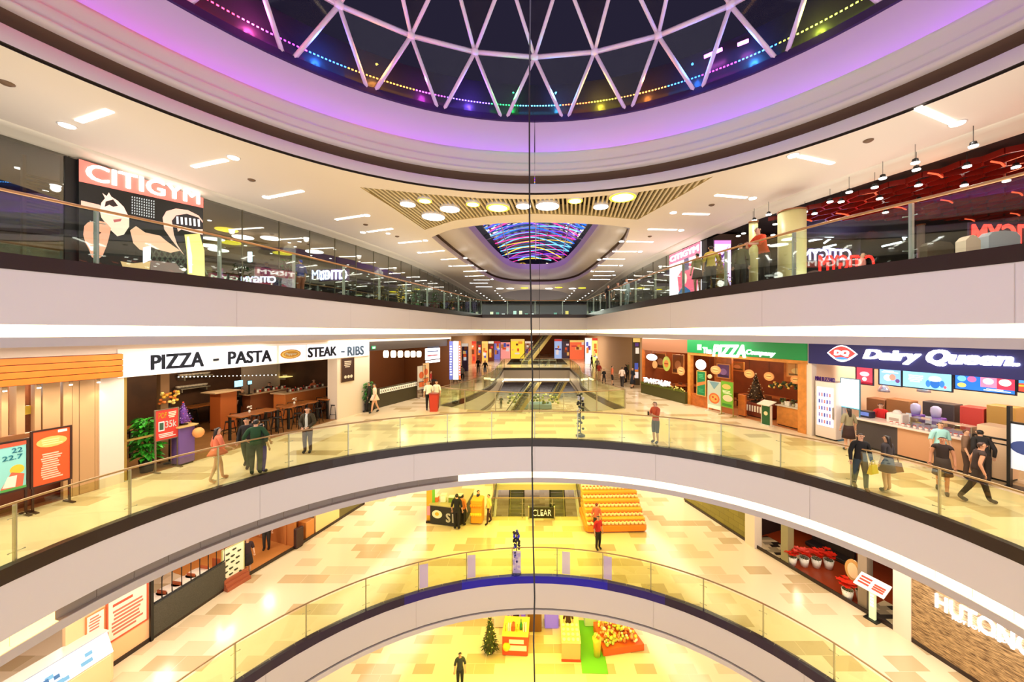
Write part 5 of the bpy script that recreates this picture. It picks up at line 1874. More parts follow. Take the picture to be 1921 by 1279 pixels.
# soft halo boxes lit behind the letters
mb = MB(LW)
halo = mat('sign_halo', (236, 236, 255), .5, emit=.75)
for x0, x1 in ((276, 392), (420, 516), (521, 571), (573, 690)):
    a, zz = U(x0), 0
    b = U(x1)
    z0_ = LW.px(x0, {276: 697, 420: 689, 521: 682, 573: 677}[x0])[1]
    mb.rbox(a, b, -.1, -.08, zbm + .06, zt - .1, halo, .01)
mb.build('halo_panel', t)
ink = mat('letter_ink', (22, 28, 44), .5)
ink2 = mat('letter_slate', (88, 112, 136), .5)
for s_, x0, yt0, yb0, x1, yt1, yb1, mm in (('PIZZA', 283, 666, 694, 383, 659, 687, ink), ('-', 401, 673, 677, 411, 672, 676, ink), ('PASTA', 428, 659, 684, 510, 656, 678, ink), ('STEAK', 578, 652, 671, 632, 649, 667, ink), ('-', 640, 658, 661, 647, 658, 661, ink2), ('RIBS', 652, 650, 668, 683, 648, 665, ink2)):
    a, z0_ = LW.px(x0, yb0, -.12); b, z2 = LW.px(x1, yb1, -.12)
    _, z1_ = LW.px(x0, yt0, -.12); _, z3 = LW.px(x1, yt1, -.12)
    mb = MB(LW); text(mb, s_, a, b, z0_, z1_, -.12, mm, .035, depth=.03, skew=(z2, z3)); mb.build('lettering', t)
a, z0_ = LW.px(546, 664, -.12)
w_ = (U(565) - U(527)) / 2
mb = MB(LW)
mb.disc(a, z0_, w_, .21, -.12, -.1, mat('logo_gold', (196, 140, 40), .4)); mb.disc(a, z0_, w_ * .86, .17, -.125, -.1, mat('logo_cream', (246, 214, 130), .4)); mb.disc(a, z0_, w_ * .74, .13, -.13, -.1, mat('logo_amber', (206, 150, 50), .4))
text(mb, 'Pepper', a - w_ * .6, a + w_ * .6, z0_ - .08, z0_ + .07, -.14, mat('logo_white', (250, 244, 226), .4), .02, .3, .01)
mb.build('logo', t)
for uu in (3.6, 6.5, 9.5, 12):
    p_ = LW.pt(uu, 2.6, 3.3); light('restaurant_lamp', p_, 110, (1, .78, .5), (.25,), kind='POINT')
# left window with dark frame
mb = MB(LW); u0, u1 = U(233), U(262); mb.box(u0, u0 + .06, 0, .06, 0, zbm, mat('gilt_frame', (170, 140, 70), .4, .3)); mb.box(u0, u1 + .5, 0, .05, 1.2, 1.26, MATS['gilt_frame']); struct('window_1', mb, 'thin gilt window frame at the left end of the restaurant')
mb = MB(LW); u2 = LW.px(308, 720, .8)[0]; mb.box(u2 - .1, u2 + .15, .8, 1.0, 0, 3.6, mat('tan_post', (150, 110, 70), .5)); struct('column', mb, 'tan post inside the restaurant')
# kitchen counter and equipment at the back
def ib(name, label, cat, x0, y0, x1, y1, v, d, colr, floor=True, fr=LW, parts=(), group=None, m=None, rough=.5):
    """box-like fitting whose front face fills a pixel box on plane v; stands on the floor unless floor is False"""
    a, zt_ = fr.px(x0, y0, v)
    b, _ = fr.px(x1, y0, v)
    zm = fr.px((x0 + x1) / 2, y0, v)[1]
    zb_ = 0 if floor else fr.px((x0 + x1) / 2, y1, v)[1]
    t = at(name, label, cat, fr, (a + b) / 2, v, zb_, group)
    mm = m or mat('%s_%d_%d_%d' % ((name,) + tuple(colr)), colr, rough)
    mb = MB(fr); mb.rbox(a, b, v, v + d, zb_ + (.06 if floor else 0), zm, mm, .02); mb.build('body', t)
    if floor:
        mb = MB(fr); mb.box(a + .03, b - .03, v + .04, v + d - .03, zb_, zb_ + .06, m_black); mb.build('plinth', t)
    return t, a, b, zb_, zm
t, a, b, zb_, zm = ib('service_counter', 'orange wood service counter in the middle of the restaurant', 'counter', 414, 735, 445, 770, 3.2, .7, (206, 110, 50))
mb = MB(LW); mb.box(a - .3, b + .1, 3.1, 4.0, zm, zm + .05, mat('counter_top', (226, 190, 150), .3)); mb.build('worktop', t)
t, a, b, zb_, zm = ib('kitchen_counter', 'long kitchen pass counter with pale top in the restaurant', 'counter', 470, 735, 540, 770, 3.6, .7, (150, 84, 46))
mb = MB(LW); mb.box(a - .2, b + .1, 3.5, 4.4, zm, zm + .05, MATS['counter_top']); mb.build('worktop', t)
t, a, b, zb_, zm = ib('kitchen_counter', 'orange counter with pale top near the right end of the restaurant', 'counter', 535, 733, 612, 760, 2.4, .8, (214, 124, 60))
mb = MB(LW); mb.box(a - .1, b + .1, 2.3, 3.3, zm, zm + .06, MATS['counter_top']); mb.build('worktop', t)
for k, (x0, x1, y, lab) in enumerate(((340, 395, 728, 'steel shelf with dishes on the dark back wall, left'), (535, 585, 705, 'lit yellow shelf on the back wall of the restaurant'), (345, 400, 706, 'upper steel shelf with cookware on the back wall'))):
    a, z_ = LW.px(x0, y, 5.6); b, _ = LW.px(x1, y, 5.6)
    z_ = LW.px((x0 + x1) / 2, y, 5.6)[1]
    t = at('wall_shelf', lab, 'shelf', LW, (a + b) / 2, 5.9, z_)
    mb = MB(LW); mb.box(a, b, 5.6, 6.2, z_, z_ + .04, mat('shelf_glow', (240, 220, 130), .4, emit=.8) if k == 1 else m_steel); mb.build('board', t)
    mb = MB(LW)
    for uu in (a + .1, b - .1):
        mb.box(uu - .02, uu + .02, 5.7, 6.2, z_ - .15, z_, m_steel)
    mb.build('bracket', t)
    n_ = 8 if k != 1 else 4
    for q_ in range(n_):
        uu = a + (b - a) * (q_ + .5) / n_
        if q_ == 0:
            bt = at('bowl', 'pale bowl or pan standing on a back wall shelf of the restaurant', 'crockery', LW, uu, 5.9, z_ + .04, 'crockery on the restaurant shelves')
            mb = MB(LW); mb.lathe(uu, 5.9, [(.05, z_ + .04), (.12, z_ + .1), (.13, z_ + .16), (.11, z_ + .16), (.05, z_ + .07)], mat('crock', (226, 210, 190), .3), 10); mb.build('bowl_body', bt)
        else:
            p_ = LW.pt(uu, 5.9, z_ + .04)
            dup(bt, p_, 'pale bowl or pan standing on a back wall shelf of the restaurant')
mb = MB(LW); a, z_ = LW.px(460, 712, 5.9); b, _ = LW.px(530, 712, 5.9); mb.box(a, b, 6.1, 6.2, z_ - 1.0, z_ + .9, mat('tiled_back', (232, 206, 180), .4)); struct('wall_back', mb, 'pale tiled kitchen wall in the restaurant')
mb = MB(LW); a, z_ = LW.px(560, 695, 5.9); b, _ = LW.px(612, 695, 5.9); mb.box(a, b, 6.1, 6.2, z_ - 1.6, z_ + .5, MATS['tiled_back']); struct('wall_back', mb, 'pale tiled kitchen wall at the right end of the restaurant')
# string of small lamps
mb = MB(LW); t = at('string_lights', 'string of tiny white lamps across the dark restaurant interior', 'string lights', LW, U(420), 3.0, 3.0)
prev = None
for k in range(26):
    x = 335 + k * 7.3
    u_, z_ = LW.px(x, 707 - (x - 335) * .02, 3.0)
    mb.ball((u_, 3.0, z_), .022, m_lampw, n=6, k=4)
o = mb.build('bulbs', t); o['kind'] = 'stuff'
mb = MB(LW); mb.tube([LW.px(x, 706 - (x - 335) * .02, 3.0)[0:1] + (3.0,) + LW.px(x, 706 - (x - 335) * .02, 3.0)[1:] for x in (335, 400, 460, 520)], .006, m_black, 4); mb.build('wire', t)
mb = MB(LW)
for x in (335, 430, 520):
    u_, z_ = LW.px(x, 706, 3.0)
    mb.tube([(u_, 3.0, z_ - .03), (u_, 3.0, 3.6)], .006, m_black, 4)
mb.build('hanger', t)
# monitors
for k, (x0, y0, x1, y1, lab) in enumerate(((439, 714, 456, 727, 'pale blue till monitor on the restaurant counter, left of two'), (464, 714, 473, 722, 'smaller pale blue till monitor on the restaurant counter, right of two'))):
    a, z0_ = LW.px(x0, y1, 3.5); b, _ = LW.px(x1, y1, 3.5); _, z1_ = LW.px(x0, y0, 3.5)
    t = at('monitor', lab, 'monitor', LW, (a + b) / 2, 3.5, z0_ - .12)
    mb = MB(LW); mb.box(a, b, 3.5, 3.54, z0_, z1_, m_black); mb.build('case', t)
    mb = MB(LW); mb.box(a + .02, b - .02, 3.49, 3.5, z0_ + .02, z1_ - .02, mat('screen_pale', (150, 215, 240), emit=1.0)); mb.build('screen', t)
    mb = MB(LW); mb.box((a + b) / 2 - .03, (a + b) / 2 + .03, 3.52, 3.56, z0_ - .45, z0_, m_black); mb.box((a + b) / 2 - .1, (a + b) / 2 + .1, 3.45, 3.65, z0_ - .47, z0_ - .45, m_black); mb.build('stand', t)
# tables and stools
def fl(fr, x, y):
    g_ = Vector(G(x, y, fr.o.z) + (fr.o.z,)) - fr.o
    return g_.dot(fr.u), g_.dot(fr.v)
tabs = [(480, 818, 1.7, .8, 'long high orange wood table nearest the green-shirted man'), (562, 797, 1.7, .8, 'second high orange wood table along the restaurant front'), (636, 781, 1.5, .7, 'high orange wood table beside the white pier with the menu board'), (270, 850, 1.1, .8, 'small table behind the shrub at the left end of the restaurant'), (380, 800, 1.3, .7, 'dark table deep in the restaurant left of the counter')]
for k, (x, y, w, d, lab) in enumerate(tabs):
    u_, v_ = fl(LW, x, y)
    v_ = max(v_, .7)
    table(LW, u_, v_ + .1, w, d, 1.05, lab, group='restaurant tables')
    for q_ in range(3 if k < 3 else 1):
        for sd in (-1, 1):
            if k >= 3 and sd < 0:
                continue
            uu, vv = u_ - w / 2 + w * (q_ + .5) / (3 if k < 3 else 1), v_ + .1 + sd * (d / 2 + .22)
            if vv < .25:
                vv = .25
            p_ = LW.pt(uu, vv, 0)
            side = 'on the near side' if sd < 0 else 'on the far side'
            lab2 = 'dark stool %s, %s, of the %s' % (side, ORD[q_], ('first high table', 'second high table', 'third high table', 'small left table', 'dark deep table')[k])
            if k == 0 and q_ == 0 and sd == -1:
                st0 = stool(p_.x, p_.y, Z3, lab2, group='restaurant stools', back=True)
            else:
                dup(st0, p_, lab2)
    if k in (0, 1):
        p_ = LW.pt(u_ - .2, v_ + .1, 1.05)
        t = thing('flower_vase', 'small vase of white flowers on the %s restaurant table' % ('first high' if k == 0 else 'second high'), 'vase', p_)
        mb = MB(); mb.lathe(p_.x, p_.y, [(.03, p_.z), (.05, p_.z + .07), (.03, p_.z + .14)], mat('vase_white', (240, 236, 226), .3), 10); mb.build('vase_body', t)
        mb = MB()
        for q_ in range(9):
            a = q_ * 2.4
            mb.ball((p_.x + .07 * math.cos(a), p_.y + .07 * math.sin(a), p_.z + .2 + .05 * (q_ % 3)), .03, mat('petal_white', (250, 246, 236), .6), n=6, k=4)
        mb.build('flowers', t)
# menu board on the pier
pxposter('menu_board', LW, 641, 672, 664, 715, -.06, 'dark chalk menu board on the white pier at the end of the restaurant', 'menu board', (60, 34, 28),
         [('lines', (220, 200, 180), .2, .6, .8, .9, 4), ('disc', (230, 220, 200), .3, .2, .1, .07), ('disc', (230, 220, 200), .55, .2, .1, .07), ('disc', (230, 220, 200), .78, .2, .1, .07)], frame=(120, 90, 60), fw=.02)
# shrub, poster stand, purple tree on its lectern
x, y = G(262, 893, Z3)
potted_plant(x - .15, y + .35, Z3, 1.75, 'dense green potted shrub left of the red poster stand at the restaurant', None, 330, .42, (36, 28, 24), (58, 150, 40), .2, .42, .2)
f_ = LW.sub(U(312), .2, 0)
pxposter('poster_stand', LW, 292, 768, 334, 823, -.05, 'red and white food poster in a thin steel stand beside the green shrub', 'poster stand', (214, 60, 50),
         [('text', (250, 190, 60), 'POP', .12, .72, .5, .92), ('rect', (246, 240, 240), .12, .3, .38, .62), ('rect', (60, 90, 70), .16, .34, .34, .58), ('text', (255, 250, 246), '35k', .42, .38, .92, .62), ('lines', (255, 226, 220), .1, .06, .9, .22, 3), ('lines', (255, 230, 200), .55, .7, .92, .92, 4)], frame=(120, 100, 80), fw=.025, legs=True)
t, a, b, zb_, zm = ib('reception_lectern', 'slim violet and brown lectern carrying the purple tree at the restaurant entrance', 'lectern', 336, 800, 366, 860, -.1, .4, (110, 80, 150))
mb = MB(LW); mb.box(a - .06, b + .06, -.18, .36, zm, zm + .05, mat('lectern_top', (216, 180, 110), .4)); mb.build('top', t)
p_ = LW.pt((a + b) / 2, .1, zm + .05)
christmas_tree(p_.x, p_.y, p_.z, .78, 'small purple christmas tree with red star on the restaurant lectern', (120, 70, 160), ((235, 70, 30), (240, 220, 240), (150, 90, 200)), n=40, r=.26)
u_, z_ = LW.px(362, 812, -.12)
t = at('hanging_bag', 'round orange gift bag hanging from the restaurant lectern', 'bag', LW, u_, -.2, z_)
mb = MB(LW); mb.ball((u_ + .1, -.22, z_), .17, mat('bag_orange', (232, 160, 90), .6), 1.1); mb.build('body', t)
mb = MB(LW); mb.tube([(u_ + .02, -.22, z_ + .17), (u_ + .1, -.2, z_ + .3), (u_ + .18, -.22, z_ + .17)], .01, m_black, 5); mb.build('handle', t)
u_, z_ = LW.px(318, 745, .6)
p_ = LW.pt(u_, .6, 0)
t = at('flower_stand', 'gold and orange flower arrangement above the red poster stand', 'flowers', LW, u_, .6, 0)
mb = MB(LW); mb.tube([(u_, .6, 0), (u_, .6, z_ - .2)], .03, m_black, 6); mb.lathe(u_, .6, [(.16, 0), (.16, .03)], m_black, 12); mb.build('stand', t)
mb = MB(LW)
rnd = random.Random(5)
for k in range(30):
    mb.ball((u_ + rnd.uniform(-.22, .22), .6 + rnd.uniform(-.15, .15), z_ + rnd.uniform(-.2, .2)), .055, mat('bloom_%d' % (k % 3), ((240, 180, 50), (230, 120, 40), (250, 220, 120))[k % 3], .6), n=6, k=4)
mb.build('blooms', t)
# second shrub at the pier
x, y = G(686, 772, Z3)
potted_plant(x + .1, y + .1, Z3, 1.7, 'green potted shrub by the white pier between restaurant and lantern bar', None, 160, .36, (30, 30, 30), (50, 130, 40), .2, .45, .17)

# --- lantern bar
U2 = lambda x, y=700, v=0: LW2.px(x, y, v)[0]
shop_shell(LW2, .05, LW2.len - .1, 4.5, 4.0, mat('bar_wall', (120, 70, 36), .5), m_dark, None, 'lantern bar', (0, 1))
mb = MB(LW2); mb.box(0, LW2.len, -.02, .12, 4.0, H3, m_wallw); struct('trim_13', mb, 'pale band above the lantern bar')
mb = MB(LW2); mb.box(0, LW2.len - .6, -.04, .1, 3.45, 4.0, mat('bar_header', (60, 50, 44), .4)); struct('trim_14', mb, 'dark header of the lantern bar')
u_, z_ = LW2.px(701, 652, -.08)
t = at('exit_sign', 'small green exit sign at the left end of the lantern bar', 'sign', LW2, u_, -.08, z_)
mb = MB(LW2); mb.box(u_ - .15, u_ + .15, -.1, -.05, z_ - .09, z_ + .1, mat('exit_green', (20, 120, 70), .4, emit=.8)); text(mb, 'EXIT', u_ - .11, u_ + .11, z_ - .05, z_ + .05, -.11, mat('exit_white', (220, 255, 230), .4, emit=1), .01, depth=.008); mb.build('box', t)
for k, x in enumerate((724, 738, 751, 764, 775, 786)):
    u_, z_ = LW2.px(x, 664, .25)
    t = at('paper_lantern', 'glowing white lantern hanging in the bar, %s of the row from the pier' % ORD[k], 'lantern', LW2, u_, .25, z_, 'paper lanterns of the bar')
    mb = MB(LW2); mb.lathe(u_, .25, [(.13, z_ - .22), (.17, z_ - .1), (.17, z_ + .12), (.12, z_ + .22)], mat('lantern_paper', (255, 240, 206), .6, emit=2.0), 12); mb.build('shade', t)
    mb = MB(LW2); mb.tube([(u_, .25, z_ + .22), (u_, .25, 3.95)], .008, m_black, 4); mb.build('cord', t)
a, z0_ = LW2.px(798, 680, -.1); b, z1_ = LW2.px(824, 653, -.1)
z1_ = LW2.px(811, 653, -.1)[1]; z0_ = LW2.px(811, 680, -.1)[1]
t = at('bar_sign', 'white lit sign with red and blue strokes over the lantern bar entrance', 'sign', LW2, (a + b) / 2, -.12, z0_)
mb = MB(LW2); mb.box(a, b, -.16, -.08, z0_ + .25, z1_, mat('bar_sign_white', (240, 240, 250), .5, emit=1.1)); mb.build('panel', t)
mb = MB(LW2)
for k in range(3):
    mb.box(a + .15, b - .3 + .1 * k, -.165, -.16, z0_ + .5 + k * .3, z0_ + .58 + k * .3, mat('bar_ink_%d' % k, ((190, 40, 50), (70, 90, 150), (40, 60, 90))[k], .5))
mb.box(a + .0, b, -.165, -.12, z0_, z0_ + .18, mat('bar_sign_white', (240, 240, 250)))
mb.build('lettering', t)
# half wall with white squares
ua, ub = U2(712, 730, -.1), U2(783, 720, -.1)
t = at('planter_wall', 'low dark wall with a row of white squares in front of the lantern bar', 'low wall', LW2, (ua + ub) / 2, -.1, 0)
mb = MB(LW2); mb.box(ua - .5, ub, -.1, .1, 0, 1.15, mat('low_wall_dark', (66, 58, 36), .4)); mb.build('body', t)
mb = MB(LW2)
n_ = 18
for k in range(n_):
    a = ua + (ub - ua) * k / n_
    w_ = (ub - ua) / n_
    mb.box(a + w_ * .12, a + w_ * .88, -.115, -.1, .84, 1.1, mat('square_white', (245, 236, 214), .5, emit=.3))
    mb.box(a + w_ * .34, a + w_ * .66, -.12, -.115, .9, 1.02, mat('low_wall_dark', (66, 58, 36)))
mb.build('square_pattern', t)
for k, (x0, x1, y0, y1, bg, lab) in enumerate(((783, 798, 686, 730, (220, 214, 206), 'tilted picture menu at the right end of the low bar wall'), (793, 805, 681, 722, (250, 210, 160), 'orange and white menu beside the tilted picture menu'))):
    pxposter('menu_poster', LW2, x0, y0, x1, y1, -.25, lab, 'poster', bg, [('disc', (230, 110, 60), .5, .6, .3, .15), ('lines', (100, 80, 80), .1, .1, .9, .35, 4), ('rect', (240, 120, 60), .2, .1, .8, .3)], frame=(90, 60, 50), fw=.02, legs=True)
for k, (x0, x1, colr, lab) in enumerate(((843, 849, (86, 96, 170), 'blue lit pillar panel at the end of the lantern bar'), (850, 860, (246, 246, 255), 'white lit pillar panel at the end of the lantern bar'), (861, 864, (226, 90, 40), 'orange narrow pillar panel at the end of the lantern bar'))):
    pxposter('pillar_panel', WF(0, 29.0 - k * .01, 0, Z3), x0, 640, x1, 712, 0, lab, 'panel', colr, [('lines', (200, 200, 250), .1, .1, .9, .9, 12)], emit=.8)
for uu in (2, 5.5):
    p_ = LW2.pt(uu, 2, 3.2); light('bar_lamp', p_, 60, (1, .7, .4), (.3,), kind='POINT')
# seats and guests of the bar
for k, (x, y) in enumerate(((745, 728), (765, 722), (815, 712), (828, 708))):
    p_ = Vector(G(x, y + 6, Z3) + (Z3,))
    q_ = LW2.pt(max(.5, (p_ - LW2.o).dot(LW2.u)), .9 + .2 * (k % 2), 0)
    lab2 = 'dark stool in the lantern bar, %s from the pier' % ORD[k]
    dup(st0, q_, lab2)
    person(q_.x, q_.y, Z3 + .22, 60 + 40 * k, ('guest in a pink top seated in the lantern bar, nearest the pier', 'guest in a red top seated second in the lantern bar', 'guest in black seated near the bar sign', 'guest in grey seated at the far end of the lantern bar')[k],
           h=1.66, top=((236, 150, 120), (190, 60, 50), (30, 26, 28), (120, 110, 100))[k], bottom=(40, 34, 34), sit=True)

# --- people, level three left
ppl(408, 903, 'woman with long dark hair in a coral top walking by the glass', 150, top=(240, 130, 96), bottom=(214, 160, 120), h=1.66, long_hair=True, stride=.18, legs='long', skin=(226, 176, 146), dress=((240, 130, 96), .86), arms={'r': ((-.24, -.06, 1.12), (-.2, -.26, 1.02)), 'l': ((.24, .05, 1.12), (.24, -.1, .92))}, shoes=(220, 160, 120))
ppl(480, 890, 'man in a dark green shirt standing with his back half turned', -150, top=(34, 72, 40), bottom=(44, 60, 44), h=1.78, sleeves='short', arms={'l': ((.3, .04, 1.15), (.2, -.16, 1.0)), 'r': ((-.3, .02, 1.15), (-.34, -.12, .96))}, shoes=(20, 18, 20))
ppl(490, 886, 'person in violet trousers standing just right of the green-shirted man', 170, top=(60, 70, 60), bottom=(60, 44, 150), h=1.6)
ppl(463, 876, 'person in dark clothes holding a pale bag left of the green-shirted man', 20, top=(30, 30, 34), bottom=(56, 70, 50), h=1.66, stride=.2, sleeves='long')
ppl(577, 849, 'man in a dark jacket over a white shirt facing the atrium', 8, top=(220, 224, 216), bottom=(78, 50, 34), h=1.72, vest=(60, 50, 30), arms={'l': ((.25, .0, 1.12), (.12, -.18, 1.0)), 'r': ((-.25, .0, 1.12), (-.12, -.18, 1.0))})
ppl(703, 774, 'woman in a white dress walking past the shrub by the pier', -60, top=(246, 226, 200), bottom=(230, 200, 170), h=1.64, dress=((246, 226, 200), .75), stride=.2)
ppl(693, 772, 'person in dark clothes beside the woman in the white dress', -70, top=(40, 30, 30), bottom=(30, 24, 24), h=1.7, stride=.2, sleeves='long')
ppl(804, 769, 'person in a white shirt left of the two at the red podium', 20, top=(250, 246, 236), bottom=(20, 18, 20), h=1.7)
ppl(819, 767, 'person in a white shirt right of the two at the red podium', -10, top=(250, 244, 230), bottom=(24, 20, 20), h=1.68)
x, y = G(817, 769, Z3)
f_ = WF(x, y - .3, 0, Z3)
t = thing('red_podium', 'red podium in front of the two white-shirted people', 'podium', (x, y - .3, Z3))
mb = MB(f_); mb.loft([[(-.2, -.15, 0), (.2, -.15, 0), (.2, .15, 0), (-.2, .15, 0)], [(-.24, -.18, 1.0), (.24, -.18, 1.0), (.24, .18, 1.0), (-.24, .18, 1.0)]], mat('podium_red', (196, 56, 34), .5)); mb.build('body', t)
mb = MB(f_); mb.box(-.28, .28, -.22, .22, 1.0, 1.04, mat('podium_top', (150, 40, 28), .4)); mb.build('top', t)
for k, (x_, y_, tp, bt, lab) in enumerate(((897, 700, (40, 30, 32), (30, 24, 26), 'left of two dark-clad people beyond the lantern bar'), (910, 706, (50, 40, 44), (120, 130, 150), 'right of two dark-clad people beyond the lantern bar, in grey shorts'))):
    ppl(x_, y_, lab, 10 * k, top=tp, bottom=bt, h=1.66, legs='short' if k else 'long')

# staff and goods inside the pizza and pasta restaurant
for px, py, v, lab, tp, hr, f_a in ((463, 722, 3.95, 'cook in black with a cap behind the till monitors of the restaurant', (24, 22, 24), (20, 16, 16), -20), (513, 710, 4.9, 'cook in black standing deep in the restaurant kitchen', (26, 22, 24), (30, 20, 16), 10), (596, 722, 3.6, 'cook in an orange top behind the right hand counter', (230, 130, 80), (40, 24, 18), 40)):
    u_, _ = LW.px(px, py, v)
    p_ = LW.pt(u_, v + .3, 0)
    person(p_.x, p_.y, Z3, f_a + 20, lab, h=1.7, top=tp, bottom=(30, 26, 26), hair=hr)
rnd = random.Random(31)
first = None
for k in range(26):
    px = 478 + k * 5.1
    v = 3.75 if px < 535 else 2.6
    u_ = LW.px(px, 733, v)[0]
    z_ = 1.0
    # heights of the two counters
    z_ = LW.px(505, 735, 3.6)[1] + .05 if px < 535 else LW.px(573, 733, 2.4)[1] + .06
    kind = k % 3
    nm = ('sauce_bottle', 'white_cup', 'red_jar')[kind]
    lab = '%s on the restaurant counter, one of many in the row' % ('dark sauce bottle', 'white cup', 'red jar')[kind]
    if first is None:
        first = {}
    if kind not in first:
        t = at(nm, lab, 'bottle' if kind == 0 else ('cup' if kind == 1 else 'jar'), LW, u_, v, z_, nm.replace('_', ' ') + 's on the restaurant counters')
        mb = MB(LW)
        c_ = ((60, 30, 20), (246, 240, 226), (200, 50, 30))[kind]
        mb.lathe(u_, v, [(.04, z_), (.045, z_ + .12), (.02, z_ + .17)] if kind == 0 else [(.045, z_), (.055, z_ + .12)], mat('counter_ware_%d' % kind, c_, .35), 10); mb.build('vessel', t)
        mb = MB(LW)
        mb.lathe(u_, v, [(.022, z_ + .17), (.02, z_ + .22)] if kind == 0 else [(.057, z_ + .12), (.05, z_ + .14)], mat('ware_cap_%d' % kind, ((230, 60, 40), (220, 210, 190), (246, 236, 220))[kind], .4), 8); mb.build('lid', t)
        first[kind] = t
    else:
        dup(first[kind], LW.pt(u_, v, z_), lab)

# ================================================================== level three, right side
R2 = RW2      # wooden restaurant (far) up to the joint with the ice cream shop
mb = MB(R2); mb.box(0, R2.len, -.02, .1, 4.06, H3, m_wallw); struct('trim_15', mb, 'pale band above the wooden restaurant')
mb = MB(RW); mb.box(0, RW.len + 2, -.02, .1, 4.1, H3, m_wallw); struct('trim_16', mb, 'pale band above the ice cream shop')
UR = lambda x, y=700, v=0: R2.px(x, y, v)[0]
UD = lambda x, y=700, v=0: RW.px(x, y, v)[0]
m_woodo = mat('restaurant_wood', (206, 112, 44), .45, noise=.25, nscale=4)
m_woodl = mat('counter_wood', (226, 146, 66), .45, noise=.2, nscale=4)
m_green = mat('sign_green', (8, 128, 66), .4, emit=.25)
shop_shell(R2, .05, R2.len - .15, 5.5, 3.9, mat('restaurant_wall', (150, 74, 34), .5, noise=.2, nscale=2), mat('restaurant_ceiling', (120, 70, 40), .6), mat('restaurant_floor', (190, 120, 70), .35), 'wooden restaurant')
# frame of the first part, narrow terrace with planter
ua, ub, uc = UR(1207, 700), UR(1293, 700), UR(1518, 700)
t = at('timber_frontage', 'orange wood posts and beam framing the open pizza restaurant', 'shop front', R2, (ub + uc) / 2, 0, 0)
zb = R2.px(1400, 674)[1]
z_a, z_b = R2.px(1293, 663)[1], R2.px(1518, 680)[1]
mb = MB(R2); mb.box(ua - .1, ua + .08, -.06, .1, 0, 3.3, m_woodo); mb.build('post', t)
mb = MB(R2); mb.box(ub - .02, ub + .22, -.12, .14, 0, z_a, m_woodl); mb.build('post', t)
mb = MB(R2); mb.box(uc - .42, uc - .05, -.12, .14, 0, z_b, m_woodl); mb.build('post', t)
mb = MB(R2); mb.box(ub, uc, -.12, .12, 3.12, 3.3, m_woodl); mb.build('beam', t)
mb = MB(R2); mb.box(ua - .1, ub, -.06, .1, 3.2, 4.06, mat('brown_header', (150, 100, 70), .5)); mb.build('header', t)
mb = MB(R2)
u1340, u1300 = UR(1336, 760), UR(1302, 760)
mb.box(ub + .2, u1340, -.05, .1, 0, .75, m_woodo); mb.build('kick_panel', t)
# green sign
t = at('restaurant_sign', 'long green sign board with white letters over the wooden pizza restaurant', 'sign', R2, (ub + uc) / 2, -.1, 3.3)
mb = MB(R2); mb.box(ub, uc, -.16, .06, 3.28, 4.1, m_green); mb.build('board', t)
m_sw = mat('sign_letter_white', (250, 255, 250), .4, emit=1.5)
for s_, x0, x1, yt0, yb0, yt1, yb1, bd in (('The', 1318, 1334, 651, 662, 652, 664, .03), ('PIZZA', 1336, 1398, 646, 668, 647, 671, .045), ('Company', 1399, 1454, 655, 667, 659, 671, .03)):
    a, z0_ = R2.px(x0, yb0, -.2); b, z2 = R2.px(x1, yb1, -.2)
    z1_, z3 = R2.px(x0, yt0, -.2)[1], R2.px(x1, yt1, -.2)[1]
    mb = MB(R2); text(mb, s_, a, b, z0_, z1_, -.2, m_sw, bd, .25 if s_ != 'The' else 0, depth=.04, skew=(z2, z3)); mb.build('lettering', t)
a, z0_ = R2.px(1308, 661, -.17); b, z1_ = R2.px(1316, 646, -.17)
mb = MB(R2); mb.box(a, b, -.18, -.16, z0_ + .15, z1_, mat('leaf_pale', (150, 230, 170), .4, emit=.6)); mb.build('emblem', t)
for uu in (1.5, 4.5, 7.5, 10.5):
    light('restaurant_lamp', R2.pt(uu, 2.2, 3.2), 70, (1, .72, .42), (.25,), kind='POINT')
# terrace planter with white blooms
t = at('flower_planter', 'long dark planter with white blooms and grass along the restaurant terrace', 'planter', R2, (ua + ub) / 2, -.2, 0)
mb = MB(R2); mb.box(ua + .1, ub - .05, -.3, -.02, 0, .72, mat('planter_green', (74, 72, 26), .6)); mb.build('box', t)
rnd = random.Random(9)
mb = MB(R2)
for k in range(260):
    u_ = rnd.uniform(ua + .12, ub - .1)
    h_ = rnd.uniform(.1, .3)
    mb.add([(u_ - .03, -.3, .7), (u_ + .03, -.3, .7), (u_ + rnd.uniform(-.1, .1), -.36 - rnd.random() * .1, .7 + h_), ], [(0, 1, 2)], mat('grass_blade', (110, 130, 40), .6))
o = mb.build('grass', t); o['kind'] = 'stuff'
mb = MB(R2)
um = ua + (ub - ua) * .66
for k in range(90):
    u_ = rnd.uniform(ua + .3, um)
    mb.ball((u_, -.2 + rnd.uniform(-.1, .1), .95 + rnd.uniform(-.12, .22)), .075, mat('bloom_white', (250, 250, 255), .5, emit=.35), n=6, k=4)
for k in range(20):
    u_ = rnd.uniform(um + .2, ub - .1)
    mb.ball((u_, -.28, .85 + rnd.uniform(-.1, .15)), .05, mat('bloom_yellow', (250, 230, 130), .6), n=6, k=4)
o = mb.build('blooms', t); o['kind'] = 'stuff'
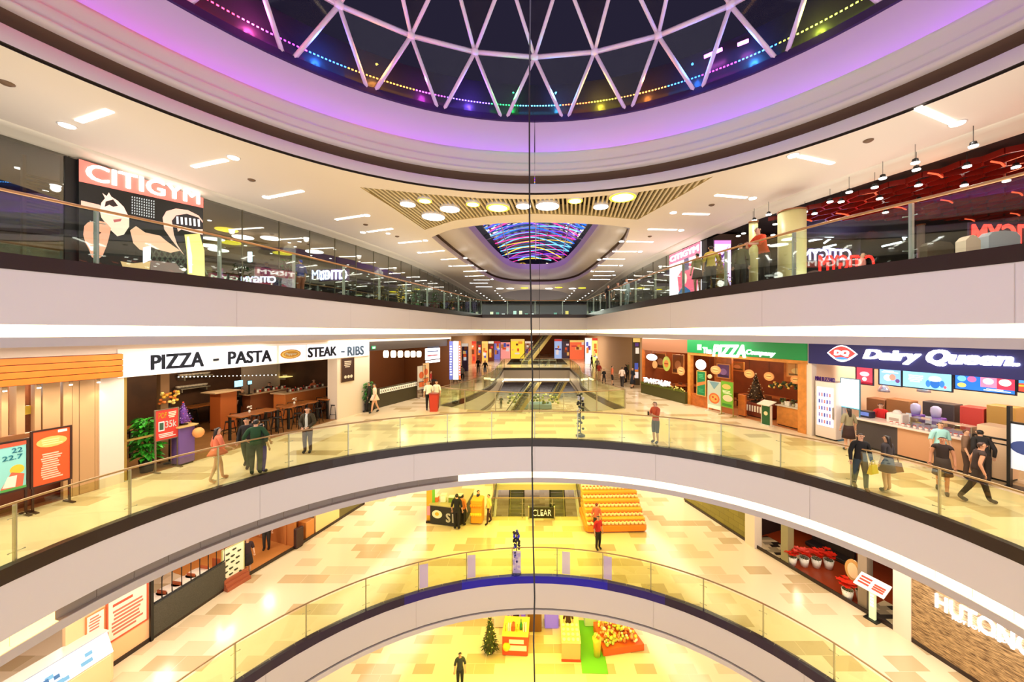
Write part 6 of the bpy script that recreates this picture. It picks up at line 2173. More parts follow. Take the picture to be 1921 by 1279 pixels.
# round and oval hanging signs
def rsign(x, y, rx, ry, colr, lab, v=-.1, em=0, inkc=None, cord=True, ztop=3.2, grp=None):
    u_, z_ = R2.px(x, y, v)
    s_ = R2.px(x + rx, y, v)[0] - u_
    k_ = R2.px(x, y - ry, v)[1] - z_
    t = at('round_sign', lab, 'sign', R2, u_, v, z_, grp)
    mb = MB(R2); mb.disc(u_, z_, s_, k_, v, v + .05, mat('disc_%d_%d_%d_%d' % (tuple(colr) + (int(em * 10),)), colr, .5, emit=em), 22); mb.build('disc', t)
    if inkc:
        mb = MB(R2); mb.disc(u_, z_, s_ * .6, k_ * .5, v - .006, v, mat('discink_%d_%d_%d' % inkc, inkc, .5), 14); mb.box(u_ - s_ * .5, u_ + s_ * .5, v - .01, v, z_ - k_ * .08, z_ + k_ * .08, mat('disc_brown', (150, 70, 30), .5)); mb.build('print', t)
    if cord:
        mb = MB(R2); mb.tube([(u_, v + .03, z_ + k_), (u_, v + .03, ztop)], .01, m_black, 4); mb.build('cord', t)
    return t
rsign(1222, 670, 10, 6, (240, 246, 255), 'white lit oval sign at the far end of the terrace', v=-.1, em=1.6)
rsign(1250, 682, 7, 14, (190, 200, 90), 'tall green and orange oval sign on the terrace wall', v=.6, inkc=(236, 140, 70))
rsign(1228, 684, 4.5, 7, (240, 180, 120), 'small orange pizza disc below the white oval sign', v=.4)
rsign(1277, 696, 7, 8, (244, 170, 110), 'pizza-coloured disc hanging over the terrace', v=.2, inkc=(250, 200, 140))
rsign(1314, 684, 9.5, 9.5, (255, 255, 255), 'bright white round lamp sign by the first wooden post', v=-.1, em=2.0)
for k, (x, y) in enumerate(((1342, 694), (1405, 701), (1442, 706), (1492, 712))):
    rsign(x, y, 9.5, 8, (246, 170, 106), 'orange pizza disc hanging in the restaurant opening, %s from the white round lamp sign' % ORD[k], v=.3, inkc=(250, 206, 130), grp='pizza discs')
rsign(1331, 706, 4, 4, (246, 214, 180), 'small pale disc above the pizza poster', v=-.02)
# posters
pxposter('framed_poster', R2, 1308, 697, 1323, 741, -.14, 'green framed poster on the wooden front right of the first post', 'poster', (24, 130, 84), [('poly', (220, 130, 70), [(0, .35), (1, .5), (1, .62), (0, .5)]), ('lines', (80, 190, 130), .15, .7, .85, .9, 3), ('lines', (60, 170, 120), .15, .1, .85, .28, 3)], frame=(220, 170, 90), fw=.05)
pxposter('pizza_poster', R2, 1328, 716, 1352, 766, -.4, 'tall pale poster of a pizza leaning before the wooden front', 'poster', (190, 206, 200), [('disc', (222, 112, 60), .5, .38, .42, .2), ('disc', (240, 170, 90), .5, .38, .3, .14), ('disc', (190, 60, 40), .4, .42, .08, .04), ('disc', (190, 60, 40), .62, .36, .08, .04), ('rect', (250, 250, 245), 0, 0, 1, .12), ('poly', (120, 160, 180), [(.1, 1), (.9, 1), (.5, .72)])], frame=(230, 230, 220), fw=.02, legs=True)
pxposter('pizza_poster', R2, 1353, 716, 1375, 764, -.45, 'bright green poster with a bun and a pizza on an easel', 'poster', (110, 180, 50), [('disc', (244, 190, 110), .45, .8, .36, .1), ('disc', (250, 210, 180), .55, .36, .42, .13), ('lines', (250, 250, 220), .1, .52, .9, .66, 3), ('rect', (60, 140, 40), .1, .04, .9, .14)], frame=(150, 130, 60), fw=.02, legs=True)
# furniture inside
t, a, b, zb_, zm = ib('wooden_counter', 'pale wood counter at the near end of the pizza restaurant', 'counter', 1457, 765, 1508, 806, .25, .7, (226, 150, 70), fr=R2, m=m_woodl)
mb = MB(R2); mb.box(a - .04, b + .04, .2, 1.0, zm, zm + .04, mat('counter_top2', (220, 210, 190), .3)); mb.build('worktop', t)
aa, bb = a, b
for k in range(5):
    u_ = aa + (bb - aa) * (k + .5) / 5
    t = at('plant_on_counter' if k % 2 == 0 else 'white_box', ('dark leafy bunch' if k % 2 == 0 else 'white takeaway box') + ' on the pale wood counter, %s from its far end' % ORD[k], 'plant' if k % 2 == 0 else 'box', R2, u_, .5, zm + .04)
    mb = MB(R2)
    if k % 2:
        mb.rbox(u_ - .12, u_ + .12, .4, .62, zm + .04, zm + .2, mat('box_white', (240, 230, 220), .6)); mb.build('carton', t)
        mb = MB(R2); mb.rbox(u_ - .125, u_ + .125, .39, .63, zm + .2, zm + .23, mat('box_white', (240, 230, 220))); mb.build('lid', t)
    else:
        for q_ in range(24):
            c = (u_ + rnd.uniform(-.13, .13), .5 + rnd.uniform(-.1, .1), zm + .2 + rnd.uniform(-.06, .16))
            mb.ball(c, .045, mat('bunch_%d' % (q_ % 2), ((40, 50, 26), (90, 110, 50))[q_ % 2], .6), n=5, k=3)
        mb.build('leaves', t)
        mb = MB(R2); mb.lathe(u_, .5, [(.06, zm + .04), (.08, zm + .16)], mat('pot_cream', (226, 210, 180), .5), 10); mb.build('pot', t)
t, a, b, zb_, zm = ib('display_counter', 'brown rounded display counter with white bars in the pizza restaurant', 'counter', 1400, 757, 1440, 790, .6, .7, (120, 50, 26), fr=R2)
mb = MB(R2)
for k in range(8):
    u_ = a + (b - a) * (k + .5) / 8
    mb.box(u_ - .04, u_ + .04, .57, .6, .3, .62, mat('bar_white', (246, 236, 220), .5))
mb.build('front_bars', t)
# second counter on which the dark tree stands
t, a, b, zb_, zm = ib('timber_partition', 'low orange timber partition behind the easel poster', 'partition', 1384, 740, 1398, 790, .1, .12, (214, 120, 50), fr=R2, m=m_woodo)
x, y = G(1424, 790, Z3)
p_ = R2.pt(UR(1418, 760, .95), .95, R2.px(1420, 756, .6)[1])
christmas_tree(p_.x, p_.y, p_.z, 1.5, 'dark bronze christmas tree with pale garlands on the restaurant display counter', (70, 50, 30), ((230, 214, 180), (170, 120, 60)), n=60, r=.5)
# menu lectern in front
u_, v_ = fl(R2, 1438, 798)
t = at('menu_lectern', 'slim green menu lectern with a pale tilted top before the wooden restaurant', 'lectern', R2, u_, v_, 0)
mb = MB(R2); mb.box(u_ - .2, u_ + .2, v_ - .05, v_ + .05, .05, 1.0, mat('lectern_green', (30, 92, 50), .5)); mb.build('front', t)
mb = MB(R2); mb.box(u_ - .25, u_ + .25, v_ - .2, v_ + .2, 0, .05, mat('lectern_base', (230, 220, 200), .5)); mb.build('base', t)
mb = MB(R2)
for s_ in (-.24, .22):
    mb.box(u_ + s_, u_ + s_ + .03, v_ - .06, v_ + .06, .05, 1.0, mat('lectern_base', (230, 220, 200)))
mb.disc(u_, .6, .1, .1, v_ - .06, v_ - .05, mat('lectern_logo', (246, 226, 180), .5)); mb.build('trim', t)
mb = MB(R2); mb.loft([[(u_ - .32, v_ - .25, 1.0), (u_ + .32, v_ - .25, 1.0), (u_ + .32, v_ + .25, 1.16), (u_ - .32, v_ + .25, 1.16)], [(u_ - .32, v_ - .25, 1.04), (u_ + .32, v_ - .25, 1.04), (u_ + .32, v_ + .25, 1.2), (u_ - .32, v_ + .25, 1.2)]], mat('lectern_base', (230, 220, 200))); mb.build('top', t)
# picture frames and shelves at the back
for k, (x0, y0, x1, y1, bg, lab) in enumerate(((1346, 684, 1368, 708, (110, 70, 130), 'violet picture panel on the wooden pier in the restaurant'), (1372, 680, 1394, 694, (200, 150, 90), 'framed window in the rear wall of the wooden restaurant'), (1230, 664, 1248, 690, (140, 80, 40), 'small framed panel on the terrace rear wall'), (1262, 666, 1282, 700, (150, 80, 40), 'larger framed panel on the terrace rear wall'), (1478, 684, 1512, 706, (236, 170, 110), 'orange food picture high at the near end of the wooden restaurant'))):
    pxposter('wall_picture', R2, x0, y0, x1, y1, 2.2 if k == 1 else (1.2 if k != 4 else .9), lab, 'picture', bg, [('disc', tuple(min(255, c + 50) for c in bg), .5, .45, .3, .25), ('rect', tuple(int(c * .6) for c in bg), .05, .05, .95, .2)], frame=(226, 150, 80), fw=.06)
mb = MB(R2); mb.box(UR(1340, 700, 1.25), UR(1372, 700, 1.25), 1.26, 1.4, 0, 3.8, m_woodo); struct('column', mb, 'orange timber pier inside the wooden restaurant')
mb = MB(R2); mb.box(UR(1470, 700, .95), UR(1516, 700, .95), .96, 1.05, 2.1, 3.8, m_woodo); struct('trim_17', mb, 'timber bulkhead inside the wooden restaurant')
for k, (x, w) in enumerate(((1254, 1.5), (1274, 1.4), (1300, 1.2), (1410, 1.6), (1450, 1.5), (1492, 1.2))):
    u_ = UR(x, 740, 1.6)
    v_ = (1.0, 1.7, 2.6, 2.6, 3.4, 2.4)[k]
    u_ = UR(x, 740, v_)
    lab = 'orange wood table inside the wooden restaurant, %s from its far end' % ORD[k]
    table(R2, min(max(u_, .8), R2.len - 1), v_, w, .75, .76, lab, topc=(196, 110, 56), group='tables of the wooden restaurant', legc=(90, 40, 20))
    for s_ in (-1, 1):
        p_ = R2.pt(min(max(u_, .8), R2.len - 1) + s_ * .35, v_ - .62, 0)
        lab2 = 'wooden chair at the %s table of the wooden restaurant, %s side' % (ORD[k], 'far' if s_ < 0 else 'near')
        f_ = WF(p_.x, p_.y, math.degrees(math.atan2(R2.u.y, R2.u.x)), Z3)
        t = thing('dining_chair', lab2, 'chair', p_, 'chairs of the wooden restaurant')
        mb = MB(f_); mb.rbox(-.2, .2, -.2, .2, .42, .46, m_woodd); mb.build('seat', t)
        mb = MB(f_); mb.rbox(-.2, .2, -.22, -.19, .62, .92, m_woodd, .01); mb.build('backrest', t)
        for sx in (-.17, .17):
            for sy in (-.18, .18):
                mb = MB(f_); mb.tube([(sx, sy, .43), (sx * 1.05, sy * 1.08, 0)], .02, m_woodd, 5)
                if sy < 0:
                    mb.tube([(sx, sy, .43), (sx, sy - .02, .7)], .018, m_woodd, 5)
                mb.build('leg', t)
t = at('garland', 'green and gold garland hung across the near part of the wooden restaurant', 'garland', R2, UR(1475, 722, .5), .5, 2.0)
mb = MB(R2)
for k in range(60):
    x = 1444 + k * .98
    u_, z_ = R2.px(x, 722 + 4 * math.sin(k * .4), .55)
    mb.ball((u_, .55 + rnd.uniform(-.05, .05), z_ + rnd.uniform(-.08, .08)), .07, mat('garland_%d' % (k % 3), ((60, 70, 30), (240, 190, 90), (30, 44, 24))[k % 3], .6), n=5, k=4)
o = mb.build('sprigs', t); o['kind'] = 'stuff'

# --- ice cream shop
W = RW
mb = MB(W); mb.box(-.12, .1, -.1, .2, 0, 4.1, m_wallw); struct('column', mb, 'white pier between wooden restaurant and ice cream shop')
shop_shell(W, .05, W.len + 2.5, 4.6, 3.95, mat('cream_shop_wall', (246, 214, 180), .5), m_white, None, 'ice cream shop')
z_lo = W.px(1700, 694)[1]
t = at('shop_sign', 'navy ice cream shop sign board with big glowing white letters', 'sign', W, W.len / 2, -.1, 3.2)
mb = MB(W); mb.box(.02, W.len + 1.5, -.18, .06, W.px(1560, 684)[1], 4.06, mat('navy_board', (22, 24, 88), .4, emit=.25)); mb.build('board', t)
m_gl = mat('glow_letter', (255, 255, 250), .4, emit=3.2)
m_gl.cycles.emission_sampling = 'NONE'
for s_, x0, x1, yt0, yb0, yt1, yb1 in (('Dairy', 1618, 1727, 655, 678, 657, 686), ('Queen.', 1737, 1912, 655, 686, 661, 692)):
    a, z0_ = W.px(x0, yb0, -.24); b, z2 = W.px(x1, yb1, -.24)
    z1_, z3 = W.px(x0, yt0, -.24)[1], W.px(x1, yt1, -.24)[1]
    mb = MB(W); text(mb, s_, a, b, z0_, z1_, -.24, m_gl, .05, .25, depth=.05, skew=(z2, z3)); mb.build('lettering', t)
a, zc_ = W.px(1579, 663, -.2)
w_ = (W.px(1607, 663, -.2)[0] - W.px(1550, 663, -.2)[0]) / 2
def lens_poly(w, h, sh=1.0, n=8):
    top_ = [(-w + 2 * w * i / n, h * math.sin(PI * i / n) ** sh) for i in range(n + 1)]
    return top_ + [(x, -y) for x, y in top_[::-1][1:-1]]
mb = MB(W)
mb.plate([(a + x, zc_ + y) for x, y in lens_poly(w_, .34)], -.2, -.17, mat('emblem_white', (250, 250, 255), .4, emit=1.2))
mb.plate([(a + x, zc_ + y + .02) for x, y in lens_poly(w_ * .88, .27)], -.215, -.2, mat('emblem_red', (226, 60, 60), .4, emit=.8))
mb.plate([(a + x, zc_ - .2 + y * .35) for x, y in lens_poly(w_ * .5, .16)], -.22, -.2, mat('emblem_blue', (60, 130, 220), .4, emit=.8))
text(mb, 'DQ', a - w_ * .48, a + w_ * .5, zc_ - .11, zc_ + .13, -.24, m_gl, .05, .1, depth=.02)
mb.build('emblem', t)
# menu screens
scr = [((1607, 687), (1637, 691), 720, 'red menu screen panel at the far end of the menu screen row', (214, 70, 90), 'r'), ((1650, 691), (1690, 694), 722, 'pale blue menu screen with fruit, second of the row', (140, 190, 236), 'f'),
       ((1694, 694), (1785, 699), 729, 'wide light blue menu screen with a blue cup in the middle of the row', (150, 226, 240), 'c'), ((1792, 698), (1904, 706), 734, 'wide menu screen in blue and pink at the near end of the row', (40, 120, 214), 'b'), ((1911, 702), (1940, 706), 735, 'narrow striped menu screen at the right frame edge', (80, 160, 226), 's')]
for (x0, y0), (x1, y1), yb_, lab, colr, kd in scr:
    a, zt_ = W.px(x0, y0, 1.6); b, _ = W.px(x1, y1, 1.6)
    zt_ = W.px((x0 + x1) / 2, (y0 + y1) / 2, 1.6)[1]
    zb_ = W.px((x0 + x1) / 2, yb_, 1.6)[1]
    it = {'r': [('disc', (250, 200, 210), .5, .6, .3, .15), ('disc', (255, 225, 225), .5, .3, .15, .12), ('rect', (150, 20, 40), 0, 0, 1, .12)],
          'f': [('disc', (250, 230, 210), .4, .45, .2, .2), ('disc', (236, 150, 130), .62, .5, .15, .2), ('lines', (250, 250, 255), .1, .75, .9, .92, 2), ('disc', (110, 70, 130), .85, .3, .1, .12)],
          'c': [('disc', (40, 110, 200), .68, .34, .1, .28), ('disc', (230, 250, 255), .68, .6, .13, .16), ('disc', (60, 130, 220), .54, .3, .05, .2), ('disc', (60, 130, 220), .82, .34, .05, .2), ('lines', (240, 255, 255), .12, .3, .45, .75, 4), ('disc', (236, 100, 120), .88, .18, .03, .08)],
          'b': [('rect', (240, 140, 180), .45, .25, 1, 1), ('rect', (220, 60, 90), .72, .2, 1, .9), ('disc', (120, 200, 240), .12, .65, .08, .18), ('disc', (210, 110, 170), .3, .65, .08, .18), ('disc', (250, 220, 120), .12, .25, .08, .14), ('disc', (250, 240, 230), .58, .6, .09, .18), ('disc', (250, 230, 220), .85, .6, .1, .2), ('lines', (250, 250, 255), .5, .05, .95, .2, 2)],
          's': [('rect', (236, 80, 60), 0, 0, 1, .5), ('rect', (250, 190, 60), 0, .3, 1, .4)]}[kd]
    poster('menu_screen', W, a, b, zb_, zt_, 1.6, lab, 'screen', colr, it, frame=(20, 24, 60), fw=.04, emit=.85, group='menu screens')
mb = MB(W); mb.box(W.px(1600, 700, 1.6)[0], W.len + 2, 1.68, 1.8, 3.0, 3.95, mat('bulkhead_cream', (240, 210, 180), .5)); struct('trim_18', mb, 'cream bulkhead behind the menu screens')
# fridge and freestanding screen
t, a, b, zb_, zm = ib('display_fridge', 'tall white display fridge with violet lettering against the wooden restaurant', 'fridge', 1529, 716, 1568, 820, -.05, .7, (240, 226, 220), fr=W)
mb = MB(W); mb.box(a + .1, b - .1, -.07, -.05, .55, zm - .25, mat('fridge_glass', (206, 214, 255), .2, emit=1.0)); mb.build('door', t)
mb = MB(W)
for k in range(5):
    zz = .65 + k * (zm - 1.0) / 5
    for q_ in range(5):
        u_ = a + .16 + q_ * (b - a - .3) / 5
        mb.box(u_, u_ + .06, -.075, -.07, zz, zz + .16, mat('tub_%d' % ((k + q_) % 3), ((90, 100, 200), (160, 150, 230), (230, 150, 150))[(k + q_) % 3], .4))
mb.build('contents', t)
mb = MB(W); text(mb, 'MINI BLIZZARD', a + .02, b - .02, zm + .02, zm + .2, -.08, mat('violet_ink', (90, 40, 150), .4), .03, depth=.03); mb.build('lettering', t)
mb = MB(W); mb.box(b - .1, b - .06, -.12, -.07, .9, 1.4, m_steel); mb.build('handle', t)
pxposter('digital_kiosk', W, 1578, 711, 1612, 765, .3, 'standing white digital screen with a blue edge behind the ponytailed woman', 'screen', (236, 246, 255), [('lines', (150, 160, 230), .25, .55, .75, .8, 5), ('rect', (120, 200, 220), 0, 0, 1, .03)], frame=(80, 140, 170), fw=.03, legs=True, emit=1.1)
# counter
t = at('ice_cream_counter', 'long ice cream counter, dark at its far end and pale pink wood beyond', 'counter', W, W.px(1700, 800)[0], .2, 0)
a, zt_ = W.px(1605, 790, .15); b, _ = W.px(1682, 806, .15); c_, _ = W.px(1826, 812, .15)
zt_ = 1.06
mb = MB(W); mb.box(a, b, .2, .9, .06, zt_, mat('counter_dark', (70, 62, 66), .35)); mb.build('dark_front', t)
mb = MB(W); mb.box(b, c_, .2, .9, .06, zt_, mat('counter_pink', (214, 160, 120), .4)); mb.build('pale_front', t)
mb = MB(W); mb.rbox(a - .05, c_ + .05, .08, 1.0, zt_, zt_ + .07, mat('counter_cream', (246, 226, 214), .25)); mb.build('worktop', t)
mb = MB(W); mb.box(a, c_, .22, .88, 0, .06, m_black); mb.build('plinth', t)
uA, uC = a, c_
ztop_ = zt_ + .07
t, a, b, zb_, zm = ib('ice_cream_counter', 'low cream counter at the near end of the ice cream shop', 'counter', 1832, 800, 1890, 850, .3, .7, (240, 206, 170), fr=W)
# things on the counter
def onc(name, lab, cat, x0, x1, h, d, colr, v=.25, extra=None, grp=None, rough=.4, emit=0):
    a = W.px(x0, 780, v)[0]; b = W.px(x1, 780, v)[0]
    t = at(name, lab, cat, W, (a + b) / 2, v, ztop_, grp)
    mb = MB(W); mb.rbox(a, b, v, v + d, ztop_, ztop_ + h, mat('%s_%d_%d_%d' % ((name,) + tuple(colr)), colr, rough, emit=emit), .03); mb.build('body', t)
    if extra:
        mb = MB(W); extra(mb, a, b, v, ztop_, h); mb.build('detail', t)
    return t
onc('cash_register', 'dark round-topped till beside the cashier in red', 'cash register', 1612, 1632, .26, .35, (40, 36, 60), .45, lambda mb, a, b, v, z, h: mb.box(a + .04, b - .04, v - .01, v, z + .08, z + h - .04, mat('till_screen', (90, 110, 180), .3, emit=.6)))
onc('soft_serve_machine', 'white rounded machine on the ice cream counter', 'machine', 1662, 1692, .36, .45, (246, 236, 230), .45, lambda mb, a, b, v, z, h: (mb.box(a + .1, b - .1, v - .02, v, z + .1, z + .2, mat('machine_band', (190, 170, 160), .4)), mb.ball(((a + b) / 2, v + .2, z + h), .14, mat('machine_cap', (240, 226, 220), .4))))
for k, (x0, x1) in enumerate(((1692, 1716), (1728, 1756))):
    a = W.px(x0, 760, 1.2)[0]; b = W.px(x1, 760, 1.2)[0]
    t = at('blender_machine', 'violet and white machine behind the counter, %s of two' % ('far one' if k == 0 else 'near one'), 'machine', W, (a + b) / 2, 1.4, 0)
    mb = MB(W); mb.rbox(a, b, 1.4, 1.9, 0.0, 1.4, mat('machine_violet', (110, 70, 160), .4), .03); mb.build('body', t)
    mb = MB(W); mb.box(a + .03, (a + b) / 2, 1.385, 1.4, 1.1, 1.44, mat('machine_face', (226, 236, 250), .4)); mb.build('panel', t)
    mb = MB(W); mb.lathe((a + b) / 2, 1.65, [(.12, 1.4), (.15, 1.6), (.14, 1.75), (.06, 1.82)], mat('bowl_violet', (196, 190, 230), .15), 14); mb.build('bowl', t)
for k in range(14):
    x = 1672 + k * 11
    a = W.px(x, 800, .2)[0]
    lab = 'small cup in the row along the counter edge, %s from the cashier' % ORD[k]
    if k == 0:
        cup = at('cup', lab, 'cup', W, a, .2, ztop_, 'cups on the counter')
        mb = MB(W); mb.lathe(a, .2, [(.035, ztop_), (.05, ztop_ + .09)], mat('cup_white', (246, 226, 220), .4), 10); mb.build('cup_body', cup)
        mb = MB(W); mb.lathe(a, .2, [(.052, ztop_ + .09), (.04, ztop_ + .11)], mat('cup_lid', (200, 90, 80), .4), 10); mb.build('lid', cup)
    else:
        dup(cup, W.pt(a, .2, ztop_), lab)
t = at('sneeze_guard', 'clear glass guard over tubs of toppings on the ice cream counter', 'display case', W, W.px(1760, 790, .3)[0], .3, ztop_)
a = W.px(1708, 785, .35)[0]; b = W.px(1822, 795, .35)[0]
mb = MB(W); mb.box(a, b, .34, .36, ztop_ + .02, ztop_ + .34, glass_mat('guard_glass', (.9, .9, .95), .2)); mb.build('glass', t)
mb = MB(W); mb.box(a, b, .34, .8, ztop_ + .34, ztop_ + .36, glass_mat('guard_glass', (.9, .9, .95), .2)); mb.build('top', t)
mb = MB(W)
for uu in (a, (a + b) / 2, b):
    mb.box(uu - .015, uu + .015, .34, .8, ztop_ - .005, ztop_ + .36, m_steel)
mb.build('frame', t)
for k in range(6):
    u_ = a + (b - a) * (k + .5) / 6
    t = at('topping_tub', 'topping tub beneath the glass guard, %s from the cashier' % ORD[k], 'tub', W, u_, .55, ztop_, 'topping tubs')
    mb = MB(W); mb.rbox(u_ - .13, u_ + .13, .42, .7, ztop_, ztop_ + .16, mat('tub_body', (210, 200, 214), .3), .02); mb.build('tub_body', t)
    mb = MB(W); mb.ball((u_, .56, ztop_ + .15), .1, mat('topping_%d' % (k % 4), ((250, 220, 120), (90, 50, 60), (240, 240, 240), (190, 120, 130))[k % 4], .6), .5); mb.build('topping', t)
# back bar and ovens
for k, (x0, x1, y0, colr, lab) in enumerate(((1625, 1660, 748, (130, 84, 50), 'brown oven unit on the rear wall at the far end'), (1662, 1706, 750, (150, 100, 56), 'wide brown rear unit behind the white machine'), (1800, 1845, 764, (190, 60, 50), 'red fronted rear cabinet near the near end'), (1730, 1790, 756, (60, 50, 50), 'dark rear unit behind the violet machines'), (1850, 1905, 762, (170, 130, 60), 'ochre rear unit at the near end'))):
    ib('rear_unit', lab, 'cabinet', x0, y0, x1, 800, 2.6, .6, colr, fr=W)
for k, x in enumerate((1658, 1733)):
    u_, z_ = W.px(x, 730, 2.0)
    t = at('domed_lamp', 'rounded hood lamp over the rear units, %s' % ('behind the cashier' if k == 0 else 'above the violet machines'), 'lamp', W, u_, 2.0, z_)
    mb = MB(W); mb.lathe(u_, 2.0, [(.2, z_ - .1), (.19, z_), (.12, z_ + .14), (.02, z_ + .18)], mat('hood_silver', (190, 186, 200), .2, .6), 14); mb.build('shade', t)
    mb = MB(W); mb.tube([(u_, 2.0, z_ + .18), (u_, 2.0, 3.9)], .015, m_black, 5); mb.build('rod', t)
for uu in (1.5, 4, 6.3):
    light('shop_lamp', W.pt(uu, 2.2, 3.7), 110, NEUT, (.3,), kind='POINT')
# black railing with menu case at the near edge
t = at('menu_case', 'black framed menu case with a pale picture at the right frame edge', 'display case', W, W.px(1905, 800, -.1)[0], -.1, 0)
a = W.px(1893, 800, -.1)[0]; b = W.px(1960, 800, -.1)[0]
z0_, z1_ = W.px(1905, 880, -.1)[1], W.px(1905, 795, -.1)[1]
mb = MB(W); mb.box(a, b, -.1, -.04, max(.5, z0_), z1_, mat('case_picture', (214, 226, 240), .4, emit=.3)); mb.build('sheet', t)
mb = MB(W)
for u_ in (a, b):
    mb.box(u_ - .035, u_ + .035, -.14, 0, 0, z1_ + .5, m_black)
mb.box(a, b, -.12, 0, z1_, z1_ + .05, m_black); mb.box(a - .1, b + .1, -.3, .2, 0, .04, m_black)
mb.build('frame', t)
mb = MB(W); mb.disc((a + b) / 2, (max(.5, z0_) + z1_) / 2, .3, .2, -.105, -.1, mat('case_blue', (60, 80, 150), .4)); mb.build('print', t)
t = at('black_railing', 'black slanted rail above the low cream counter', 'railing', W, W.px(1850, 780, .3)[0], .3, 0)
u0_, z0_ = W.px(1826, 778, .3); u1_, z1_ = W.px(1893, 790, .3)
mb = MB(W); mb.tube([(u0_, .3, 1.3), (u1_, .3, 1.3)], .03, m_black, 6); mb.tube([(u0_, .3, 1.15), (u1_, .3, 1.15)], .02, m_black, 6); mb.build('rail', t)
for u_ in (u0_, (u0_ + u1_) / 2, u1_):
    mb = MB(W); mb.box(u_ - .02, u_ + .02, .28, .32, 0, 1.3, m_black); mb.build('post', t)

# people by the ice cream shop
ppl(1230, 831, 'man in a red top and dark shorts looking at his phone by the glass', -60, top=(196, 84, 56), bottom=(70, 62, 46), legs='short', h=1.72, arms={'l': ((.2, -.12, 1.12), (.06, -.34, 1.22)), 'r': ((-.2, -.12, 1.12), (-.04, -.34, 1.2))}, head=(0, .8), shoes=(30, 26, 26))
x, y = G(1230, 831, Z3)
a_ = math.radians(-60)
hx, hy = x + .02 * math.cos(a_) + .44 * math.sin(a_), y + .02 * math.sin(a_) - .44 * math.cos(a_)
mb = MB(WF(hx, hy, -60, Z3 + 1.24)); mb.rbox(-.04, .04, -.02, .0, -.04, .12, m_black, .01)
tag(mb.build('mobile_phone'), 'black phone held by the man in the red top', 'phone')
ppl(1592, 845, 'woman with a ponytail in a grey top and dark skirt at the ice cream counter', 170, top=(150, 140, 110), bottom=(50, 30, 30), skirt=((56, 34, 30), .5), long_hair=True, h=1.66, hair=(40, 26, 20))
ppl(1614, 918, 'woman in black with jeans holding a yellow bag beside the glass', -20, top=(22, 20, 24), bottom=(50, 66, 76), h=1.64, long_hair=True, stride=.12, sleeves='long', shoes=(150, 120, 70))
x, y = G(1632, 922, Z3)
f_ = WF(x - .0, y - .1, 20, Z3)
t = thing('handbag', 'yellow bag held by the woman in black', 'bag', (x, y - .12, Z3 + .6))
mb = MB(f_); mb.loft([[(-.2, -.05, .56), (.16, -.05, .56), (.16, .05, .56), (-.2, .05, .56)], [(-.12, -.03, .8), (.12, -.03, .8), (.12, .03, .8), (-.12, .03, .8)]], mat('bag_yellow', (226, 200, 40), .5)); mb.build('body', t)
mb = MB(f_); mb.tube([(-.08, 0, .8), (-.06, 0, .93), (.06, 0, .93), (.08, 0, .8)], .01, mat('bag_yellow', (226, 200, 40)), 5); mb.build('handle', t)
ppl(1664, 922, 'woman in a patterned dark dress with a big brown handbag seen from behind', -160, top=(60, 54, 60), bottom=(30, 24, 26), dress=((66, 60, 66), .62), h=1.62, hair=(30, 18, 16), long_hair=True, shoes=(40, 30, 28), wide=1.1)
x, y = G(1676, 920, Z3)
f_ = WF(x, y - .05, 10, Z3)
t = thing('handbag', 'big brown handbag carried by the woman in the patterned dress', 'bag', (x, y - .15, Z3 + .55))
mb = MB(f_); mb.loft([[(-.24, -.07, .56), (.22, -.07, .56), (.22, .07, .56), (-.24, .07, .56)], [(-.16, -.05, .82), (.16, -.05, .82), (.16, .05, .82), (-.16, .05, .82)]], mat('bag_brown', (120, 80, 46), .5)); mb.build('body', t)
mb = MB(f_); mb.tube([(-.12, 0, .82), (-.08, 0, .96), (.08, 0, .96), (.12, 0, .82)], .012, mat('bag_brown', (120, 80, 46)), 5); mb.build('handle', t)
ppl(1768, 924, 'woman in a dark sleeveless dress walking left past the ice cream shop', -50, top=(50, 36, 34), bottom=(70, 60, 36), dress=((60, 46, 36), .55), sleeves='none', h=1.6, stride=.22, hair=(50, 30, 24), skin=(214, 150, 116))
ppl(1832, 942, 'woman in a black vest and dark trousers striding past the glass', 60, top=(60, 44, 40), bottom=(56, 44, 34), sleeves='none', h=1.64, stride=.3, hair=(70, 44, 34), skin=(222, 160, 124), lean=.1)
f_ = RW
p_ = f_.pt(f_.px(1764, 860, -.55)[0], -.55, 0)
person(p_.x, p_.y, Z3, -20, 'man in a pale teal top behind the woman in the dark dress', h=1.66, top=(170, 226, 226), bottom=(60, 50, 50), hair=(36, 28, 20))
p_ = f_.pt(f_.px(1812, 880, -.4)[0], -.4, 0)
person(p_.x, p_.y, Z3, 40, 'person with brown hair between the teal top and the black vest', h=1.55, top=(120, 90, 70), bottom=(70, 50, 40), hair=(90, 54, 34))
p_ = f_.pt(f_.px(1845, 880, -.45)[0], -.45, 0)
person(p_.x, p_.y, Z3, 150, 'man in black bending toward the near end of the counter', h=1.6, top=(30, 26, 26), bottom=(40, 30, 26), lean=.22, sleeves='long')
p_ = f_.pt(f_.px(1652, 780, 1.25)[0], 1.25, 0)
person(p_.x, p_.y, Z3, -20, 'cashier in a red polo shirt and black cap behind the ice cream counter', h=1.68, top=(226, 40, 40), bottom=(30, 26, 30), hair=(20, 16, 16), arms={'l': ((.3, -.08, 1.15), (.24, -.3, 1.1)), 'r': ((-.3, -.08, 1.15), (-.24, -.3, 1.1))})

